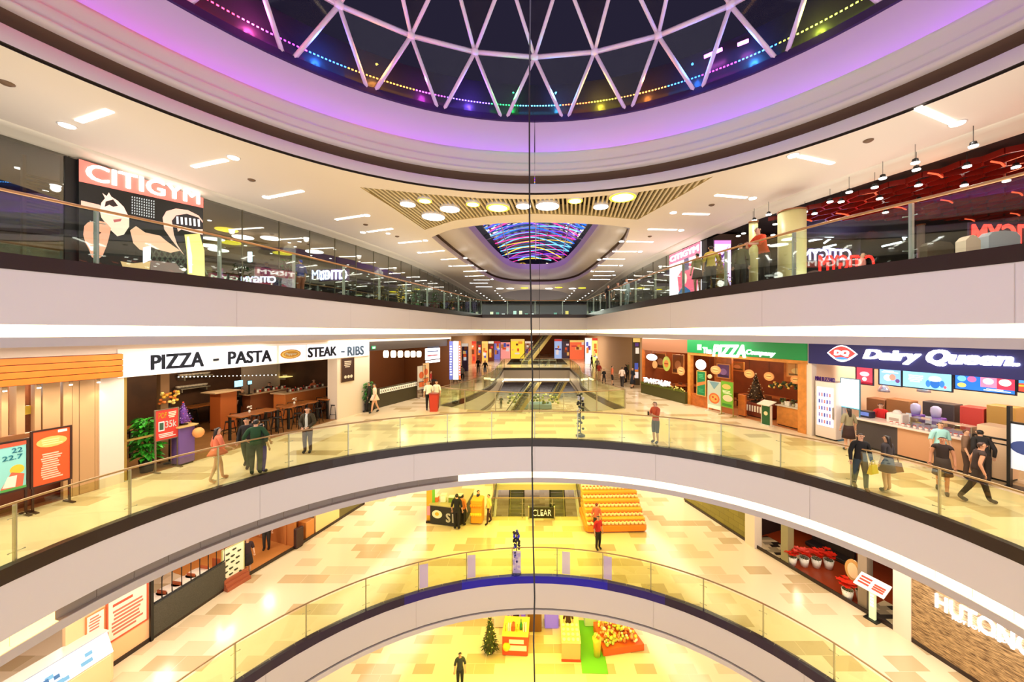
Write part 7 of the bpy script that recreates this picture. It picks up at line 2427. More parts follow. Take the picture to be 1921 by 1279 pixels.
# ================================================================== far end of level three
far = [(1120, 700, 'man in a pale shirt by the far glass', (196, 190, 186), (110, 90, 80)), (1134, 668, 'tiny person in dark clothes by the distant yellow panel', (50, 40, 44), (40, 36, 40)),
       (1124, 714, 'woman in red and cream walking by the far balustrade', (196, 70, 56), (210, 170, 130)), (1133, 720, 'person crouched in black beside the far balustrade', (26, 24, 30), (30, 26, 30)),
       (1148.5, 722, 'person in an orange top and black shorts in the far concourse', (240, 120, 80), (36, 30, 30)), (1167, 726, 'woman in a white and black outfit on the right of the far concourse', (230, 210, 200), (40, 34, 40)),
       (1174, 718, 'person in black behind the woman in white and black', (40, 34, 36), (36, 30, 30)), (1187, 728, 'woman in a long navy dress at the right of the far concourse', (24, 26, 40), (26, 28, 44)), (1180, 712, 'person in olive at the rear right of the far concourse', (120, 116, 80), (60, 56, 44)),
       (1110, 690, 'person in black leaning at the far right balustrade', (30, 28, 32), (40, 40, 50)), (1144, 672, 'tiny person in orange before the distant shop fronts', (226, 120, 80), (90, 50, 40)), (1151, 670, 'tiny person in brown before the distant shop fronts', (90, 56, 44), (50, 36, 34))]
for k, (x, y, lab, tp, bt) in enumerate(far):
    kw = dict(dress=(bt, .35)) if 'navy dress' in lab else {}
    ppl(x, y, lab, (k * 67) % 360 - 180, top=tp, bottom=bt, h=1.66 if 'crouched' not in lab else 1.3, stride=.15 * (k % 2), legs='short' if 'shorts' in lab else 'long', **kw)
# distant shop fronts along the back
cols = [(70, 90, 190), (240, 240, 250), (226, 90, 40), (240, 200, 120), (120, 60, 30), (246, 170, 60), (200, 60, 60), (240, 236, 230), (90, 60, 140), (210, 130, 60)]
fronts = [(866, 878, 644, 700, 42, (84, 70, 130), 'violet lit front'), (880, 893, 640, 668, 52, (214, 90, 50), 'orange lit front'), (894, 903, 640, 668, 52, (120, 60, 34), 'brown front'), (904, 915, 640, 664, 56, (240, 180, 90), 'amber lit front'), (916, 926, 640, 664, 56, (110, 50, 30), 'dark brown front'),
          (927, 938, 640, 662, 60, (110, 110, 190), 'blue lit front'), (939, 957, 638, 660, 62, (236, 150, 140), 'pink lit front'), (958, 984, 636, 656, 62, (250, 214, 60), 'yellow lit front'), (985, 1000, 640, 660, 62, (150, 110, 90), 'dim brown front'),
          (1040, 1054, 636, 664, 62, (150, 180, 230), 'pale blue lit front'), (1055, 1068, 636, 666, 62, (90, 90, 130), 'slate front'), (1069, 1096, 638, 662, 60, (226, 100, 60), 'orange lit front'), (1098, 1110, 634, 672, 52, (226, 226, 250), 'white lit column'), (1111, 1124, 634, 672, 52, (214, 220, 120), 'lime lit front'),
          (1125, 1143, 634, 668, 52, (236, 190, 60), 'amber panel with a red top'), (1144, 1154, 634, 664, 52, (60, 30, 26), 'dark doorway front'), (1155, 1168, 634, 664, 52, (200, 100, 40), 'rust coloured front'), (1169, 1178, 640, 690, 38, (200, 200, 236), 'white and violet banner'), (1180, 1186, 640, 684, 36, (226, 214, 60), 'yellow hanging banner'), (1188, 1202, 634, 724, 31, (70, 56, 40), 'dark brown side front')]
for k, (x0, x1, y0, y1, dep, colr, lab) in enumerate(fronts):
    f_ = WF(0, dep, 0, Z3)
    a, _ = f_.px(x0, y0); b, zt_ = f_.px(x1, y0)
    t = thing('distant_shopfront', '%s far along the third level, %s from the lantern bar' % (lab, ORD[k] if k < 20 else 'last'), 'shop front', ((a + b) / 2, dep, Z3), 'distant shop fronts')
    zt_ = min(zt_, H3 - .02)
    mb = MB(f_); mb.box(a + .02, b - .02, 0, .4, 0, zt_, mat('front_%d_%d_%d' % colr, colr, .5, emit=.55 if sum(colr) > 330 else 0)); mb.build('panel', t)
    mb = MB(f_)
    rnd = random.Random(k)
    for q_ in range(5):
        c2 = cols[(k * 3 + q_) % 10]
        uu = rnd.uniform(a + .1, b - .4); zz = rnd.uniform(.4, max(.6, zt_ - .7))
        mb.box(uu, min(b - .05, uu + rnd.uniform(.3, (b - a) * .45)), -.02 - .004 * q_, 0, zz, zz + rnd.uniform(.2, .8), mat('goods_%d' % ((k * 3 + q_) % 10), c2, .5, emit=.3))
    mb.build('goods', t)
    mb = MB(f_); mb.box(a, b, -.05, .1, zt_ - .35, zt_, mat('lintel_%d' % (k % 4), ((236, 226, 214), (200, 60, 50), (60, 50, 50), (240, 210, 120))[k % 4], .5, emit=.4 if k % 4 != 2 else 0)); mb.build('lintel', t)
# escalators
def escalator(x0, y0, z0, x1, y1, z1, w, label, side=(206, 190, 120)):
    a, b = Vector((x0, y0, z0)), Vector((x1, y1, z1))
    d = (b - a); L = Vector((d.x, d.y, 0)).length
    f_ = Frame((x0, y0), (x1, y1), 0)
    t = thing('escalator', label, 'escalator', (x0, y0, z0))
    ms = mat('escalator_side', side, .4)
    n_ = 24
    for vv, nm in ((-w / 2, 'balustrade_side'), (w / 2, 'balustrade_side')):
        mb = MB(f_)
        mb.loft([[(0, vv - .05, z0 - .45), (0, vv + .05, z0 - .45), (0, vv + .05, z0 + .25), (0, vv - .05, z0 + .25)], [(L, vv - .05, z1 - .45), (L, vv + .05, z1 - .45), (L, vv + .05, z1 + .25), (L, vv - .05, z1 + .25)]], ms); mb.build('side_panel', t)
        mb = MB(f_); mb.add([(0, vv, z0 + .25), (L, vv, z1 + .25), (L, vv, z1 + .95), (0, vv, z0 + .95)], [(0, 1, 2, 3)], m_balclear); mb.build('glass', t)
        mb = MB(f_); mb.tube([(-.3, vv, z0 + .6), (-.2, vv, z0 + .95), (0, vv, z0 + .98), (L, vv, z1 + .98), (L + .25, vv, z1 + .95), (L + .3, vv, z1 + .6)], .05, m_black, 6); mb.build('handrail', t)
    mb = MB(f_)
    for k in range(n_):
        u_ = L * k / n_; z_ = z0 + (z1 - z0) * k / n_
        mb.box(u_, u_ + L / n_, -w / 2 + .05, w / 2 - .05, z_ - .1, z_ + (z1 - z0) / n_ * .5, mat('step_grey', (110, 108, 100), .4))
    mb.build('steps', t)
    return t
escalator(-1.4, 52, Z3, 3.6, 60, Z4 - .1, 1.1, 'pale escalator rising to the right at the far end of the third level')
escalator(-3.0, 42.5, Z2, 1.6, 49.5, Z3 - .1, 1.1, 'escalator rising to the right beneath the far bridge')
escalator(2.9, 56, Z2, 7.0, 63, Z3 - .1, 1.1, 'second escalator rising to the right far below the bridge')
# ornament stand on the bridge
def ornament_pole(x, y, z, h, label, colr=(50, 60, 34), tint=(200, 200, 210)):
    t = thing('ornament_stand', label, 'decoration', (x, y, z))
    m1 = mat('ornament_%d_%d_%d' % colr, colr, .4)
    mb = MB(); mb.lathe(x, y, [(.2, z), (.2, z + .06), (.08, z + .12), (.03, z + .16)], m1, 14); mb.build('base', t)
    mb = MB(); mb.tube([(x, y, z + .1), (x, y, z + h - .1)], .02, m_black, 6); mb.build('pole', t)
    mb = MB()
    rnd = random.Random(int(h * 100))
    for k in range(46):
        q_ = rnd.uniform(.12 if k % 3 == 0 else .42, 1)
        a_ = rnd.uniform(0, 6.28)
        mb.ball((x + .12 * math.cos(a_), y + .12 * math.sin(a_), z + h * q_ - .05), .06, (m1, m_black, mat('ornament_tint_%d_%d_%d' % tint, tint, .3))[k % 3], n=6, k=4)
    mb.build('ornaments', t)
x, y = G(1089, 818, Z3)
ornament_pole(x, y, Z3, 1.95, 'slim dark ornament stand on the near bridge of the third level')

# ================================================================== level two, left
H2 = S2 - Z2
def bandtop(fr, n, lab, z=3.2):
    mb = MB(fr); mb.box(0, fr.len, -.02, .1, z, H2, m_wallw); struct('trim_%d' % n, mb, lab)
def basebd(fr, n, lab):
    mb = MB(fr); mb.box(0, fr.len, -.05, .0, 0, .14, m_kick); struct('baseboard_%d' % n, mb, lab)
for f_, n_, lb in ((L2A, 20, 'nearest left'), (L2B, 21, 'middle left'), (L2C, 22, 'far left'), (R2A, 23, 'far right'), (R2B, 24, 'middle right'), (R2C, 25, 'near right')):
    bandtop(f_, n_, 'pale band over the %s shop fronts of the second level' % lb)
    basebd(f_, n_, 'dark stone base line of the %s second level fronts' % lb)
# nearest: juice counter with lit display
UA = lambda x, y=1150, v=0: L2A.px(x, y, v)[0]
shop_shell(L2A, -1, L2A.len, 4, 3.2, mat('juice_wall', (150, 96, 70), .5), m_dark, None, 'juice and grill shops', (0, 0))
shop_shell(L2B, 0, L2B.len, 4, 3.2, mat('cafe_wall', (196, 120, 60), .5), m_dark, mat('cafe_floor', (214, 140, 70), .4), 'open cafe', (0, 1))
for uu in (1, 3.5, 6):
    light('shop_lamp', L2A.pt(uu, 1.6, 2.9), 50, WARM, (.3,), kind='POINT')
for uu in (1, 3):
    light('shop_lamp', L2B.pt(uu, 1.6, 2.9), 60, WARM, (.3,), kind='POINT')
UA0 = L2A.px(182, 1270, 0)[0]
t = at('juice_counter', 'white lit counter with blue pictures at the lower left corner', 'counter', L2A, UA0 - 2, -.5, 0)
mb = MB(L2A); mb.rbox(UA0 - 5.5, UA0, -.75, .1, .06, .95, mat('juice_cream', (246, 210, 160), .4), .1); mb.build('body', t)
mb = MB(L2A); mb.loft([[(UA0 - 5.5, -.76, .95), (UA0 - .06, -.76, .95), (UA0 - .06, -.72, .95), (UA0 - 5.5, -.72, .95)], [(UA0 - 5.5, -.5, 1.5), (UA0 - .06, -.5, 1.5), (UA0 - .06, -.46, 1.5), (UA0 - 5.5, -.46, 1.5)]], mat('juice_lit', (226, 238, 255), .4, emit=.35)); mb.build('lit_panel', t)
mb = MB(L2A)
rnd = random.Random(4)
for k in range(26):
    u_ = UA0 - .3 - rnd.random() * 4.8; q_ = rnd.uniform(.12, .85)
    c = (u_, -.765 + .26 * q_, .95 + .55 * q_)
    w_ = rnd.uniform(.05, .14)
    mb.add([(c[0] - w_, c[1] - .01 - .02, c[2] - .05), (c[0] + w_, c[1] - .01 - .02, c[2] - .05), (c[0] + w_, c[1] + .01, c[2] + .04), (c[0] - w_, c[1] + .01, c[2] + .04)], [(0, 1, 2, 3)], mat('juice_ink_%d' % (k % 3), ((60, 110, 170), (110, 170, 220), (90, 120, 100))[k % 3], .5))
mb.build('pictures', t)
mb = MB(L2A); mb.box(UA0 - 5.5, UA0, -.5, .05, 1.46, 1.5, mat('juice_top', (230, 220, 210), .3)); mb.build('worktop', t)
# grill shop panels: orange framed menu, cream panels
pxposter('menu_board', L2A, 203, 1112, 275, 1183, -.04, 'white menu board in a red-orange frame on the left of the second level', 'menu board', (255, 228, 206),
         [('lines', (196, 110, 90), .08, .08, .92, .74, 7), ('lines', (196, 80, 60), .1, .8, .8, .92, 1)], frame=(206, 84, 50), fw=.05, depth=.06)
a, b = UA(176, 1180), UA(282, 1160)
mb = MB(L2A); mb.box(a - .6, b, -.02, .1, 0, 3.2, mat('peach_wall', (250, 196, 146), .5)); struct('wall_left', mb, 'peach wall panel carrying the framed menu board')
pxposter('menu_board', L2A, 163, 1150, 195, 1190, -.04, 'smaller cream menu panel left of the framed board', 'menu board', (250, 232, 214), [('lines', (196, 120, 100), .1, .1, .9, .9, 6)], frame=(226, 130, 80), fw=.03, depth=.05)
# dark based railing section of the cafe
a, b = UA(283, 1150), L2A.len
t = at('cafe_parapet', 'dark grey parapet with a black rail frame before the cafe', 'parapet', L2A, (a + b) / 2, 0, 0)
mb = MB(L2A); mb.box(a, b, -.08, .06, .12, 1.15, mat('parapet_grey', (74, 70, 60), .6, noise=.3, nscale=30)); mb.build('panel', t)
mb = MB(L2A)
for p0, p1 in (((a, 1.2), (b, 1.2)), ((a, 2.05), (b, 2.05))):
    mb.tube([(p0[0], -.02, p0[1]), (p1[0], -.02, p1[1])], .03, m_black, 6)
mb.build('rail', t)
for k in range(9):
    u_ = a + (b - a) * k / 8
    mb = MB(L2A); mb.tube([(u_, -.02, 1.2), (u_, -.02, 2.05 if k in (0, 4, 8) else 1.95), (u_ + .12, -.02, 2.05)], .018, m_black, 5); mb.build('baluster', t)
mb = MB(L2A); mb.box(a - .06, a + .02, -.1, .1, 0, 2.6, m_black); mb.build('end_post', t)
for k in range(5):
    u_ = a + (b - a) * (k + .5) / 5
    lab = 'white cafe table behind the dark parapet, %s from the menu board' % ORD[k]
    t = at('cafe_table', lab, 'table', L2A, u_, 1.0, 0, 'cafe tables')
    mb = MB(L2A); mb.lathe(u_, 1.0, [(.36, .72), (.38, .75), (.36, .77)], mat('cafe_top', (246, 226, 206), .4), 18); mb.build('tabletop', t)
    mb = MB(L2A); mb.tube([(u_, 1.0, 0), (u_, 1.0, .72)], .035, m_black, 8); mb.lathe(u_, 1.0, [(.2, 0), (.2, .03)], m_black, 12); mb.build('pedestal', t)
    for s_ in (-1, 1):
        t = at('cafe_chair', 'orange-brown chair %s the %s cafe table' % ('left of' if s_ < 0 else 'right of', ORD[k]), 'chair', L2A, u_ + s_ * .55, 1.0, 0, 'cafe chairs')
        uu = u_ + s_ * .55
        mb = MB(L2A); mb.rbox(uu - .2, uu + .2, .8, 1.2, .42, .47, mat('chair_rust', (190, 90, 40), .5)); mb.build('seat', t)
        mb = MB(L2A); mb.rbox(uu + s_ * .18 - .02, uu + s_ * .18 + .02, .8, 1.2, .47, .88, mat('chair_rust', (190, 90, 40)), .01); mb.build('backrest', t)
        for q1 in (-.16, .16):
            for q2 in (.84, 1.16):
                mb = MB(L2A); mb.box(uu + q1 - .015, uu + q1 + .015, q2 - .015, q2 + .015, 0, .42, m_black); mb.build('leg', t)
# patterned screen and doorway
pxposter('patterned_screen', L2B, 418, 1024, 457, 1092, -.02, 'white panel covered with black and green pictures beside the person in black', 'screen', (250, 240, 214),
         [('disc', (50, 60, 40), .1 + .8 * ((k * 37) % 10) / 10, .06 + .9 * ((k * 53) % 17) / 17, .06, .022) for k in range(34)], frame=(190, 190, 120), fw=.03)
a, b = L2B.px(418, 1100, 0)[0], L2B.px(462, 1080, 0)[0]
for k in range(3):
    mb = MB(L2B); mb.box(a + .0, b, -.3 + k * .1 - .0, .1, k * .14, (k + 1) * .14, mat('step_red', (170, 90, 60), .5))
    struct('trim_3%d' % k, mb, 'low red step before the patterned screen')
ppl(464, 1078, 'person in black standing in the cafe doorway of the second level', 60, zf=Z2, top=(50, 30, 40), bottom=(24, 18, 20), h=1.62, skirt=((30, 20, 24), .5), long_hair=True)
x, y = G(500, 1029, Z2)
p_ = L2B.pt(L2B.px(500, 1030, 1.2)[0], 1.2, 0)
person(p_.x, p_.y, Z2, 20, 'person in grey standing further inside the cafe', h=1.7, top=(60, 60, 64), bottom=(50, 46, 44))
t, a, b, zb_, zm = ib('menu_stand', 'dark menu stand at the cafe edge', 'stand', 556, 990, 570, 1030, -.2, .2, (60, 34, 30), fr=L2B)
ib('wooden_cabinet', 'orange wooden cabinet right of the dark menu stand', 'cabinet', 574, 976, 590, 1010, -.0, .5, (214, 140, 70), fr=L2C)
mb = MB(L2C); mb.box(L2C.px(592, 1000)[0], L2C.px(636, 960)[0], -.02, .1, 0, 3.2, mat('pale_yellow_wall', (246, 214, 150), .5)); struct('wall_left', mb, 'plain pale yellow wall at the far left of the second level')
mb = MB(L2C); mb.box(L2C.px(636, 960)[0], L2C.len, -.03, .1, 0, 3.2, mat('olive_wall', (110, 100, 54), .5)); struct('wall_left', mb, 'olive wall end at the far left of the second level')
mb = MB(L2C); mb.box(0, L2C.px(592, 1000)[0], .6, .7, 0, 3.2, mat('cafe_wall', (196, 120, 60))); struct('wall_left', mb, 'cafe side wall beyond the doorway')

# ================================================================== level two, right
m_olive = brick_mat('olive_tiles', (150, 138, 62), (128, 118, 50), (110, 100, 44), .6, .3, .01, .5, coord='Object', swap='YZX')
u0, u1 = R2A.px(1286, 940)[0], R2A.px(1402, 1000)[0]
mb = MB(R2A); mb.box(0, u1, -.02, .1, 0, 3.2, m_olive); struct('wall_right', mb, 'olive green wall at the far right of the second level')
mb = MB(R2A); mb.box(u1, u1 + .55, -.15, .3, 0, 3.2, m_wallw); struct('column', mb, 'white pier between the olive wall and the dark restaurant')
mb = MB(R2B)
shop_shell(R2B, -.2, R2B.len, 4.5, 3.2, mat('hotpot_wall', (44, 30, 30), .5), m_dark, mat('hotpot_floor', (150, 56, 22), .35), 'dark restaurant with the red floor', (1, 1))
uB = lambda x, y=1080, v=0: R2B.px(x, y, v)[0]
for nm, x0, x1, v, colr, lab in (('column', 1465, 1478, .0, (150, 140, 100), 'olive pier left of the red flowers'), ('column', 1606, 1623, .1, (150, 130, 110), 'stone pier left of the tilted menu lectern')):
    a, b = uB(x0, 1020 if x0 < 1500 else 1110), uB(x1, 1020 if x0 < 1500 else 1110)
    mb = MB(R2B); mb.box(a, b, v, v + .4, 0, 3.2, mat('pier_%d' % x0, colr, .5)); struct(nm, mb, lab)
mb = MB(R2B); mb.box(-.3, R2B.len, -.05, .06, 2.5, 3.2, mat('dark_header', (44, 38, 50), .4)); struct('trim_33', mb, 'dark header over the restaurant with red flowers')
mb = MB(R2B); mb.box(-.3, R2B.len, -.07, -.05, 2.5, 2.53, mat('thin_silver', (200, 200, 210), .3, .5, emit=.3)); struct('trim_34', mb, 'thin silver line under the dark header')
# checkered tiles in front
m_chk = brick_mat('checker_tiles', (226, 206, 170), (40, 30, 26), (30, 24, 20), .42, .21, .0, .4, thr=.5)
for a, b, lab in ((-.1, uB(1474, 1060), 'left'), (uB(1618, 1140), R2B.len, 'right')):
    mb = MB(R2B); mb.box(a, b, .0, 1.4, .012, .02, m_chk); struct('floor', mb, 'black and cream checkered tiles at the %s of the dark restaurant' % lab)
for uu in (1.2, 4, 6.5):
    light('shop_lamp', R2B.pt(uu, 1.6, 2.3), 45, (1, .75, .5), (.3,), kind='POINT')
# red flowers in white pots
def poinsettia(u_, v_, lab, fr=R2B, rows=1):
    t = at('potted_flower', lab, 'flower pot', fr, u_, v_, .02, 'red flower pots')
    mb = MB(fr); mb.lathe(u_, v_, [(.14, .02), (.2, .4), (.18, .4), (.16, .36)], mat('pot_white', (246, 240, 230), .4), 12); mb.build('pot', t)
    rnd = random.Random(int(u_ * 50))
    mb = MB(fr)
    for k in range(16):
        a_ = k * 2.4; q_ = rnd.uniform(.3, 1)
        c = Vector((u_ + .26 * q_ * math.cos(a_), v_ + .26 * q_ * math.sin(a_), .6 + rnd.uniform(-.08, .18)))
        for z_ in range(5):
            b_ = z_ * 1.257 + k
            d = Vector((math.cos(b_), math.sin(b_), .1)) * .15
            s_ = Vector((-math.sin(b_), math.cos(b_), 0)) * .05
            mb.add([c, c + d * .5 + s_, c + d, c + d * .5 - s_], [(0, 1, 2, 3)], mat('petal_red', (230, 40, 16), .5))
    mb.build('petals', t)
    mb = MB(fr)
    for k in range(10):
        a_ = k * .63
        mb.add([(u_, v_, .4), (u_ + .16 * math.cos(a_ - .15), v_ + .16 * math.sin(a_ - .15), .4), (u_ + .22 * math.cos(a_), v_ + .22 * math.sin(a_), .36), (u_ + .16 * math.cos(a_ + .15), v_ + .16 * math.sin(a_ + .15), .4)], [(0, 1, 2, 3)], mat('leaf_green', (40, 100, 30), .5))
    mb.build('leaves', t)
u_s, v_s = fl(R2B, 1474, 1056)
for k in range(4):
    poinsettia(u_s + .2 + k * .25, max(.25, v_s) + k * .42, 'red potted flower in white pot by the olive pier, %s from the concourse' % ORD[k])
u_s, v_s = fl(R2B, 1590, 1124)
poinsettia(u_s, max(.12, v_s), 'red potted flower in white pot left of the stone pier, nearer of two')
poinsettia(u_s + .25, max(.12, v_s) + .42, 'red potted flower in white pot left of the stone pier, further of two')
# dark sofa line and ornament
t, a, b, zb_, zm = ib('restaurant_bench', 'long dark bench along the rear of the red floor', 'bench', 1510, 1035, 1590, 1085, 2.4, .6, (36, 26, 30), fr=R2B)
mb = MB(R2B); mb.rbox(a, b, 2.9, 3.05, zm, zm + .45, mat('bench_back', (46, 32, 34), .5)); mb.build('backrest', t)
u_, z_ = R2B.px(1600, 1070, .5)
t = at('gold_ornament', 'round gold and cream wall ornament beside the stone pier', 'ornament', R2B, u_, .5, z_)
mb = MB(R2B); mb.disc(u_, z_, .28, .42, .5, .56, mat('orn_gold', (214, 160, 90), .4)); mb.build('plate', t)
mb = MB(R2B); mb.disc(u_, z_, .18, .3, .48, .5, mat('orn_cream', (240, 214, 170), .4)); mb.build('centre', t)
mb = MB(R2B); mb.tube([(u_, .54, z_ + .4), (u_, .54, 3.15)], .01, m_black, 4); mb.build('cord', t)
# tilted menu lectern
u_, v_ = fl(R2B, 1637, 1162)
t = at('menu_lectern', 'tilted white menu lectern with red pictures on a lit pale post', 'lectern', R2B, u_, v_, 0)
mb = MB(R2B); mb.box(u_ - .09, u_ + .09, v_ - .05, v_ + .05, .04, 1.15, mat('lectern_lit', (210, 220, 170), .4, emit=.5)); mb.build('post', t)
mb = MB(R2B)
for k in range(5):
    mb.box(u_ - .05, u_ + .05, v_ - .055, v_ - .05, .5 + k * .12, .58 + k * .12, mat('lect_ink', (246, 250, 255), .5, emit=.6))
mb.build('lettering', t)
mb = MB(R2B); mb.box(u_ - .2, u_ + .2, v_ - .18, v_ + .18, 0, .04, m_black); mb.build('base', t)
mb = MB(R2B); mb.loft([[(u_ - .45, v_ - .28, 1.12), (u_ + .45, v_ - .28, 1.12), (u_ + .45, v_ + .24, 1.4), (u_ - .45, v_ + .24, 1.4)], [(u_ - .45, v_ - .29, 1.15), (u_ + .45, v_ - .29, 1.15), (u_ + .45, v_ + .23, 1.43), (u_ - .45, v_ + .23, 1.43)]], mat('lectern_white', (250, 236, 226), .4, emit=.25)); mb.build('top', t)
mb = MB(R2B)
for a_, b_ in (((-.38, -.18), (-.05, .16)), ((.05, -.2), (.38, .05))):
    for q_ in range(3):
        y0_ = v_ + a_[1] + (b_[1] - a_[1]) * q_ / 3; y1_ = y0_ + .07
        mb.add([(u_ + a_[0], y0_, 1.155 + (y0_ - v_ + .28) * .54 + .003), (u_ + b_[0], y0_, 1.155 + (y0_ - v_ + .28) * .54 + .003), (u_ + b_[0], y1_, 1.155 + (y1_ - v_ + .28) * .54 + .003), (u_ + a_[0], y1_, 1.155 + (y1_ - v_ + .28) * .54 + .003)], [(0, 1, 2, 3)], mat('lect_red', (206, 70, 50), .5))
mb.build('print', t)
# stone wall with glowing name
mb = MB(R2C); mb.box(.0, .5, -.08, .3, 0, 3.2, m_wallw); struct('column', mb, 'white pier left of the brown stone wall')
m_stone = bpy.data.materials.new('split_stone')
m_stone.use_nodes = True
_t = m_stone.node_tree; _b = _t.nodes['Principled BSDF']; _b.inputs['Roughness'].default_value = .7
_co = _t.nodes.new('ShaderNodeTexCoord'); _mp = _t.nodes.new('ShaderNodeMapping'); _mp.inputs['Scale'].default_value = (2.2, 2.2, 14)
_n = _t.nodes.new('ShaderNodeTexNoise'); _n.inputs['Scale'].default_value = 2.5; _n.inputs['Detail'].default_value = 6
_r = _t.nodes.new('ShaderNodeValToRGB'); _r.color_ramp.elements[0].color = lin((92, 66, 40)) + (1,); _r.color_ramp.elements[1].color = lin((196, 160, 112)) + (1,)
_r.color_ramp.elements[0].position = .35; _r.color_ramp.elements[1].position = .65
_t.links.new(_co.outputs['Object'], _mp.inputs[0]); _t.links.new(_mp.outputs[0], _n.inputs['Vector']); _t.links.new(_n.outputs[0], _r.inputs[0]); _t.links.new(_r.outputs[0], _b.inputs['Base Color'])
mb = MB(R2C); mb.box(.5, R2C.len, -.04, .1, .1, 3.2, m_stone); struct('wall_right', mb, 'brown split stone wall at the lower right')
t = at('lit_wall_sign', 'glowing white restaurant name on the brown stone wall at the lower right', 'sign', R2C, R2C.px(1830, 1150, -.1)[0], -.1, 1.6)
m_wg = mat('wall_glow', (250, 250, 255), .4, emit=1.7); m_wg.cycles.emission_sampling = 'NONE'
a, z0_ = R2C.px(1754, 1138, -.12); b, z2 = R2C.px(1940, 1240, -.12)
z1_, z3 = R2C.px(1754, 1112, -.12)[1], R2C.px(1940, 1200, -.12)[1]
mb = MB(R2C); text(mb, 'HUTONG', a, b, z0_, z1_, -.13, m_wg, .018, depth=.05, skew=(z2, z3)); mb.build('lettering', t)
a, z0_ = R2C.px(1786, 1161, -.12); b, z2 = R2C.px(1908, 1216, -.12)
z1_, z3 = R2C.px(1786, 1155, -.12)[1], R2C.px(1908, 1208, -.12)[1]
mb = MB(R2C); text(mb, 'HOT POT PARADISE', a, b, z0_, z1_, -.13, m_wg, .02, depth=.03, skew=(z2, z3)); mb.build('small_lettering', t)

# ================================================================== level two, centre
# CLEAR sign board in front of the escalator opening
f_ = WF(0, 20.35, 0, Z2)
a, z0_ = f_.px(991, 974); b, z1_ = f_.px(1041, 951)
t = at('brand_panel', 'dark panel with pale letters on the glass at the end of the escalator opening', 'panel', f_, (a + b) / 2, 0, 0)
mb = MB(f_); mb.box(a, b, -.04, 0, .05, z1_, mat('panel_olive', (44, 42, 20), .4)); mb.build('board', t)
mb = MB(f_); text(mb, 'CLEAR', a + .25, b - .2, z1_ - .48, z1_ - .12, -.05, mat('panel_letters', (226, 220, 170), .4, emit=.5), .01, depth=.01)
mb.box((a + b) / 2 - .06, (a + b) / 2 + .06, -.05, -.04, .22, .3, mat('panel_letters', (226, 220, 170))); mb.build('lettering', t)
mb = MB(f_); mb.box(a, a + .06, -.06, .1, 0, z1_ + .02, m_steel); mb.box(b - .06, b, -.06, .1, 0, z1_ + .02, m_steel); mb.build('post', t)
escalator(-1.2, 23.0, Z1 + .1, -1.6, 34.0, Z2 - .05, 1.1, 'left escalator in the opening behind the dark lettered panel', (170, 160, 80))
escalator(1.6, 23.0, Z1 + .1, 1.9, 34.0, Z2 - .05, 1.1, 'right escalator in the opening behind the dark lettered panel', (170, 160, 80))
t = thing('escalator_bridge', 'pale cross beam over the escalator opening', 'beam', (0, 25.5, Z2 - .6))
mb = MB(); mb.box(-2.7, 2.9, 25.2, 25.9, Z2 - .5, Z2 - .1, mat('beam_cream', (226, 214, 160), .4)); mb.build('beam', t)
mb = MB(); mb.box(-.9, .9, 26, 30, Z2 - .45, Z2 - .4, mat('plate_cream', (220, 206, 170), .4)); mb.build('walkway', t)
t = thing('lounge_seat', 'dark low triangular seat in the middle of the escalator opening', 'seat', (.2, 27.5, Z2 - .4))
mb = MB(); mb.loft([[(-.9, 26.6, Z2 - .4), (1.2, 26.6, Z2 - .4), (1.2, 27.6, Z2 - .4), (-.9, 27.6, Z2 - .4)], [(-.3, 26.9, Z2 + .15), (.6, 26.9, Z2 + .15), (.6, 27.3, Z2 + .15), (-.3, 27.3, Z2 + .15)]], mat('seat_wine', (60, 30, 24), .6)); mb.build('cushion', t)
mb = MB(); mb.box(-1.0, 1.3, 26.5, 27.7, Z2 - .42, Z2 - .38, m_black); mb.build('base', t)

# black kiosk with fried egg sign
f_ = WF(*G(845, 984, Z2), -4, Z2)
s0 = F / f_.o.y
def ku(px): return (px - 845) / s0
t = at('black_kiosk', 'black food kiosk with a fried egg emblem and white letters', 'kiosk', f_, 0, 0, 0)
mb = MB(f_)
a, b = ku(806), ku(872)
mb.loft([[(a, 0, .05), (b - .3, -.25, .05), (b, .3, .05), (b, 2.0, .05), (a, 2.0, .05)], [(a, 0, 1.05), (b - .3, -.25, 1.05), (b, .3, 1.05), (b, 2.0, 1.05), (a, 2.0, 1.05)]], mat('kiosk_black', (34, 34, 28), .45)); mb.build('body', t)
mb = MB(f_); mb.loft([[(a - .05, -.06, 1.05), (b - .28, -.32, 1.05), (b + .06, .28, 1.05), (b + .06, 2.05, 1.05), (a - .05, 2.05, 1.05)], [(a - .05, -.06, 1.1), (b - .28, -.32, 1.1), (b + .06, .28, 1.1), (b + .06, 2.05, 1.1), (a - .05, 2.05, 1.1)]], mat('kiosk_top', (190, 180, 120), .4)); mb.build('worktop', t)
fk = Frame((f_.pt(a, 0, 0).x, f_.pt(a, 0, 0).y), (f_.pt(b - .3, -.25, 0).x, f_.pt(b - .3, -.25, 0).y), Z2)
mb = MB(fk); mb.disc(.42, .58, .3, .22, -.02, -.005, mat('egg_white', (250, 246, 220), .4), 14); mb.disc(.42, .6, .12, .1, -.03, -.02, mat('egg_yolk', (246, 190, 50), .4), 12); mb.build('emblem', t)
mb = MB(fk); text(mb, 'S1', .95, 1.4, .22, .7, -.03, mat('kiosk_letter', (246, 240, 230), .4), .03, depth=.02); mb.build('lettering', t)
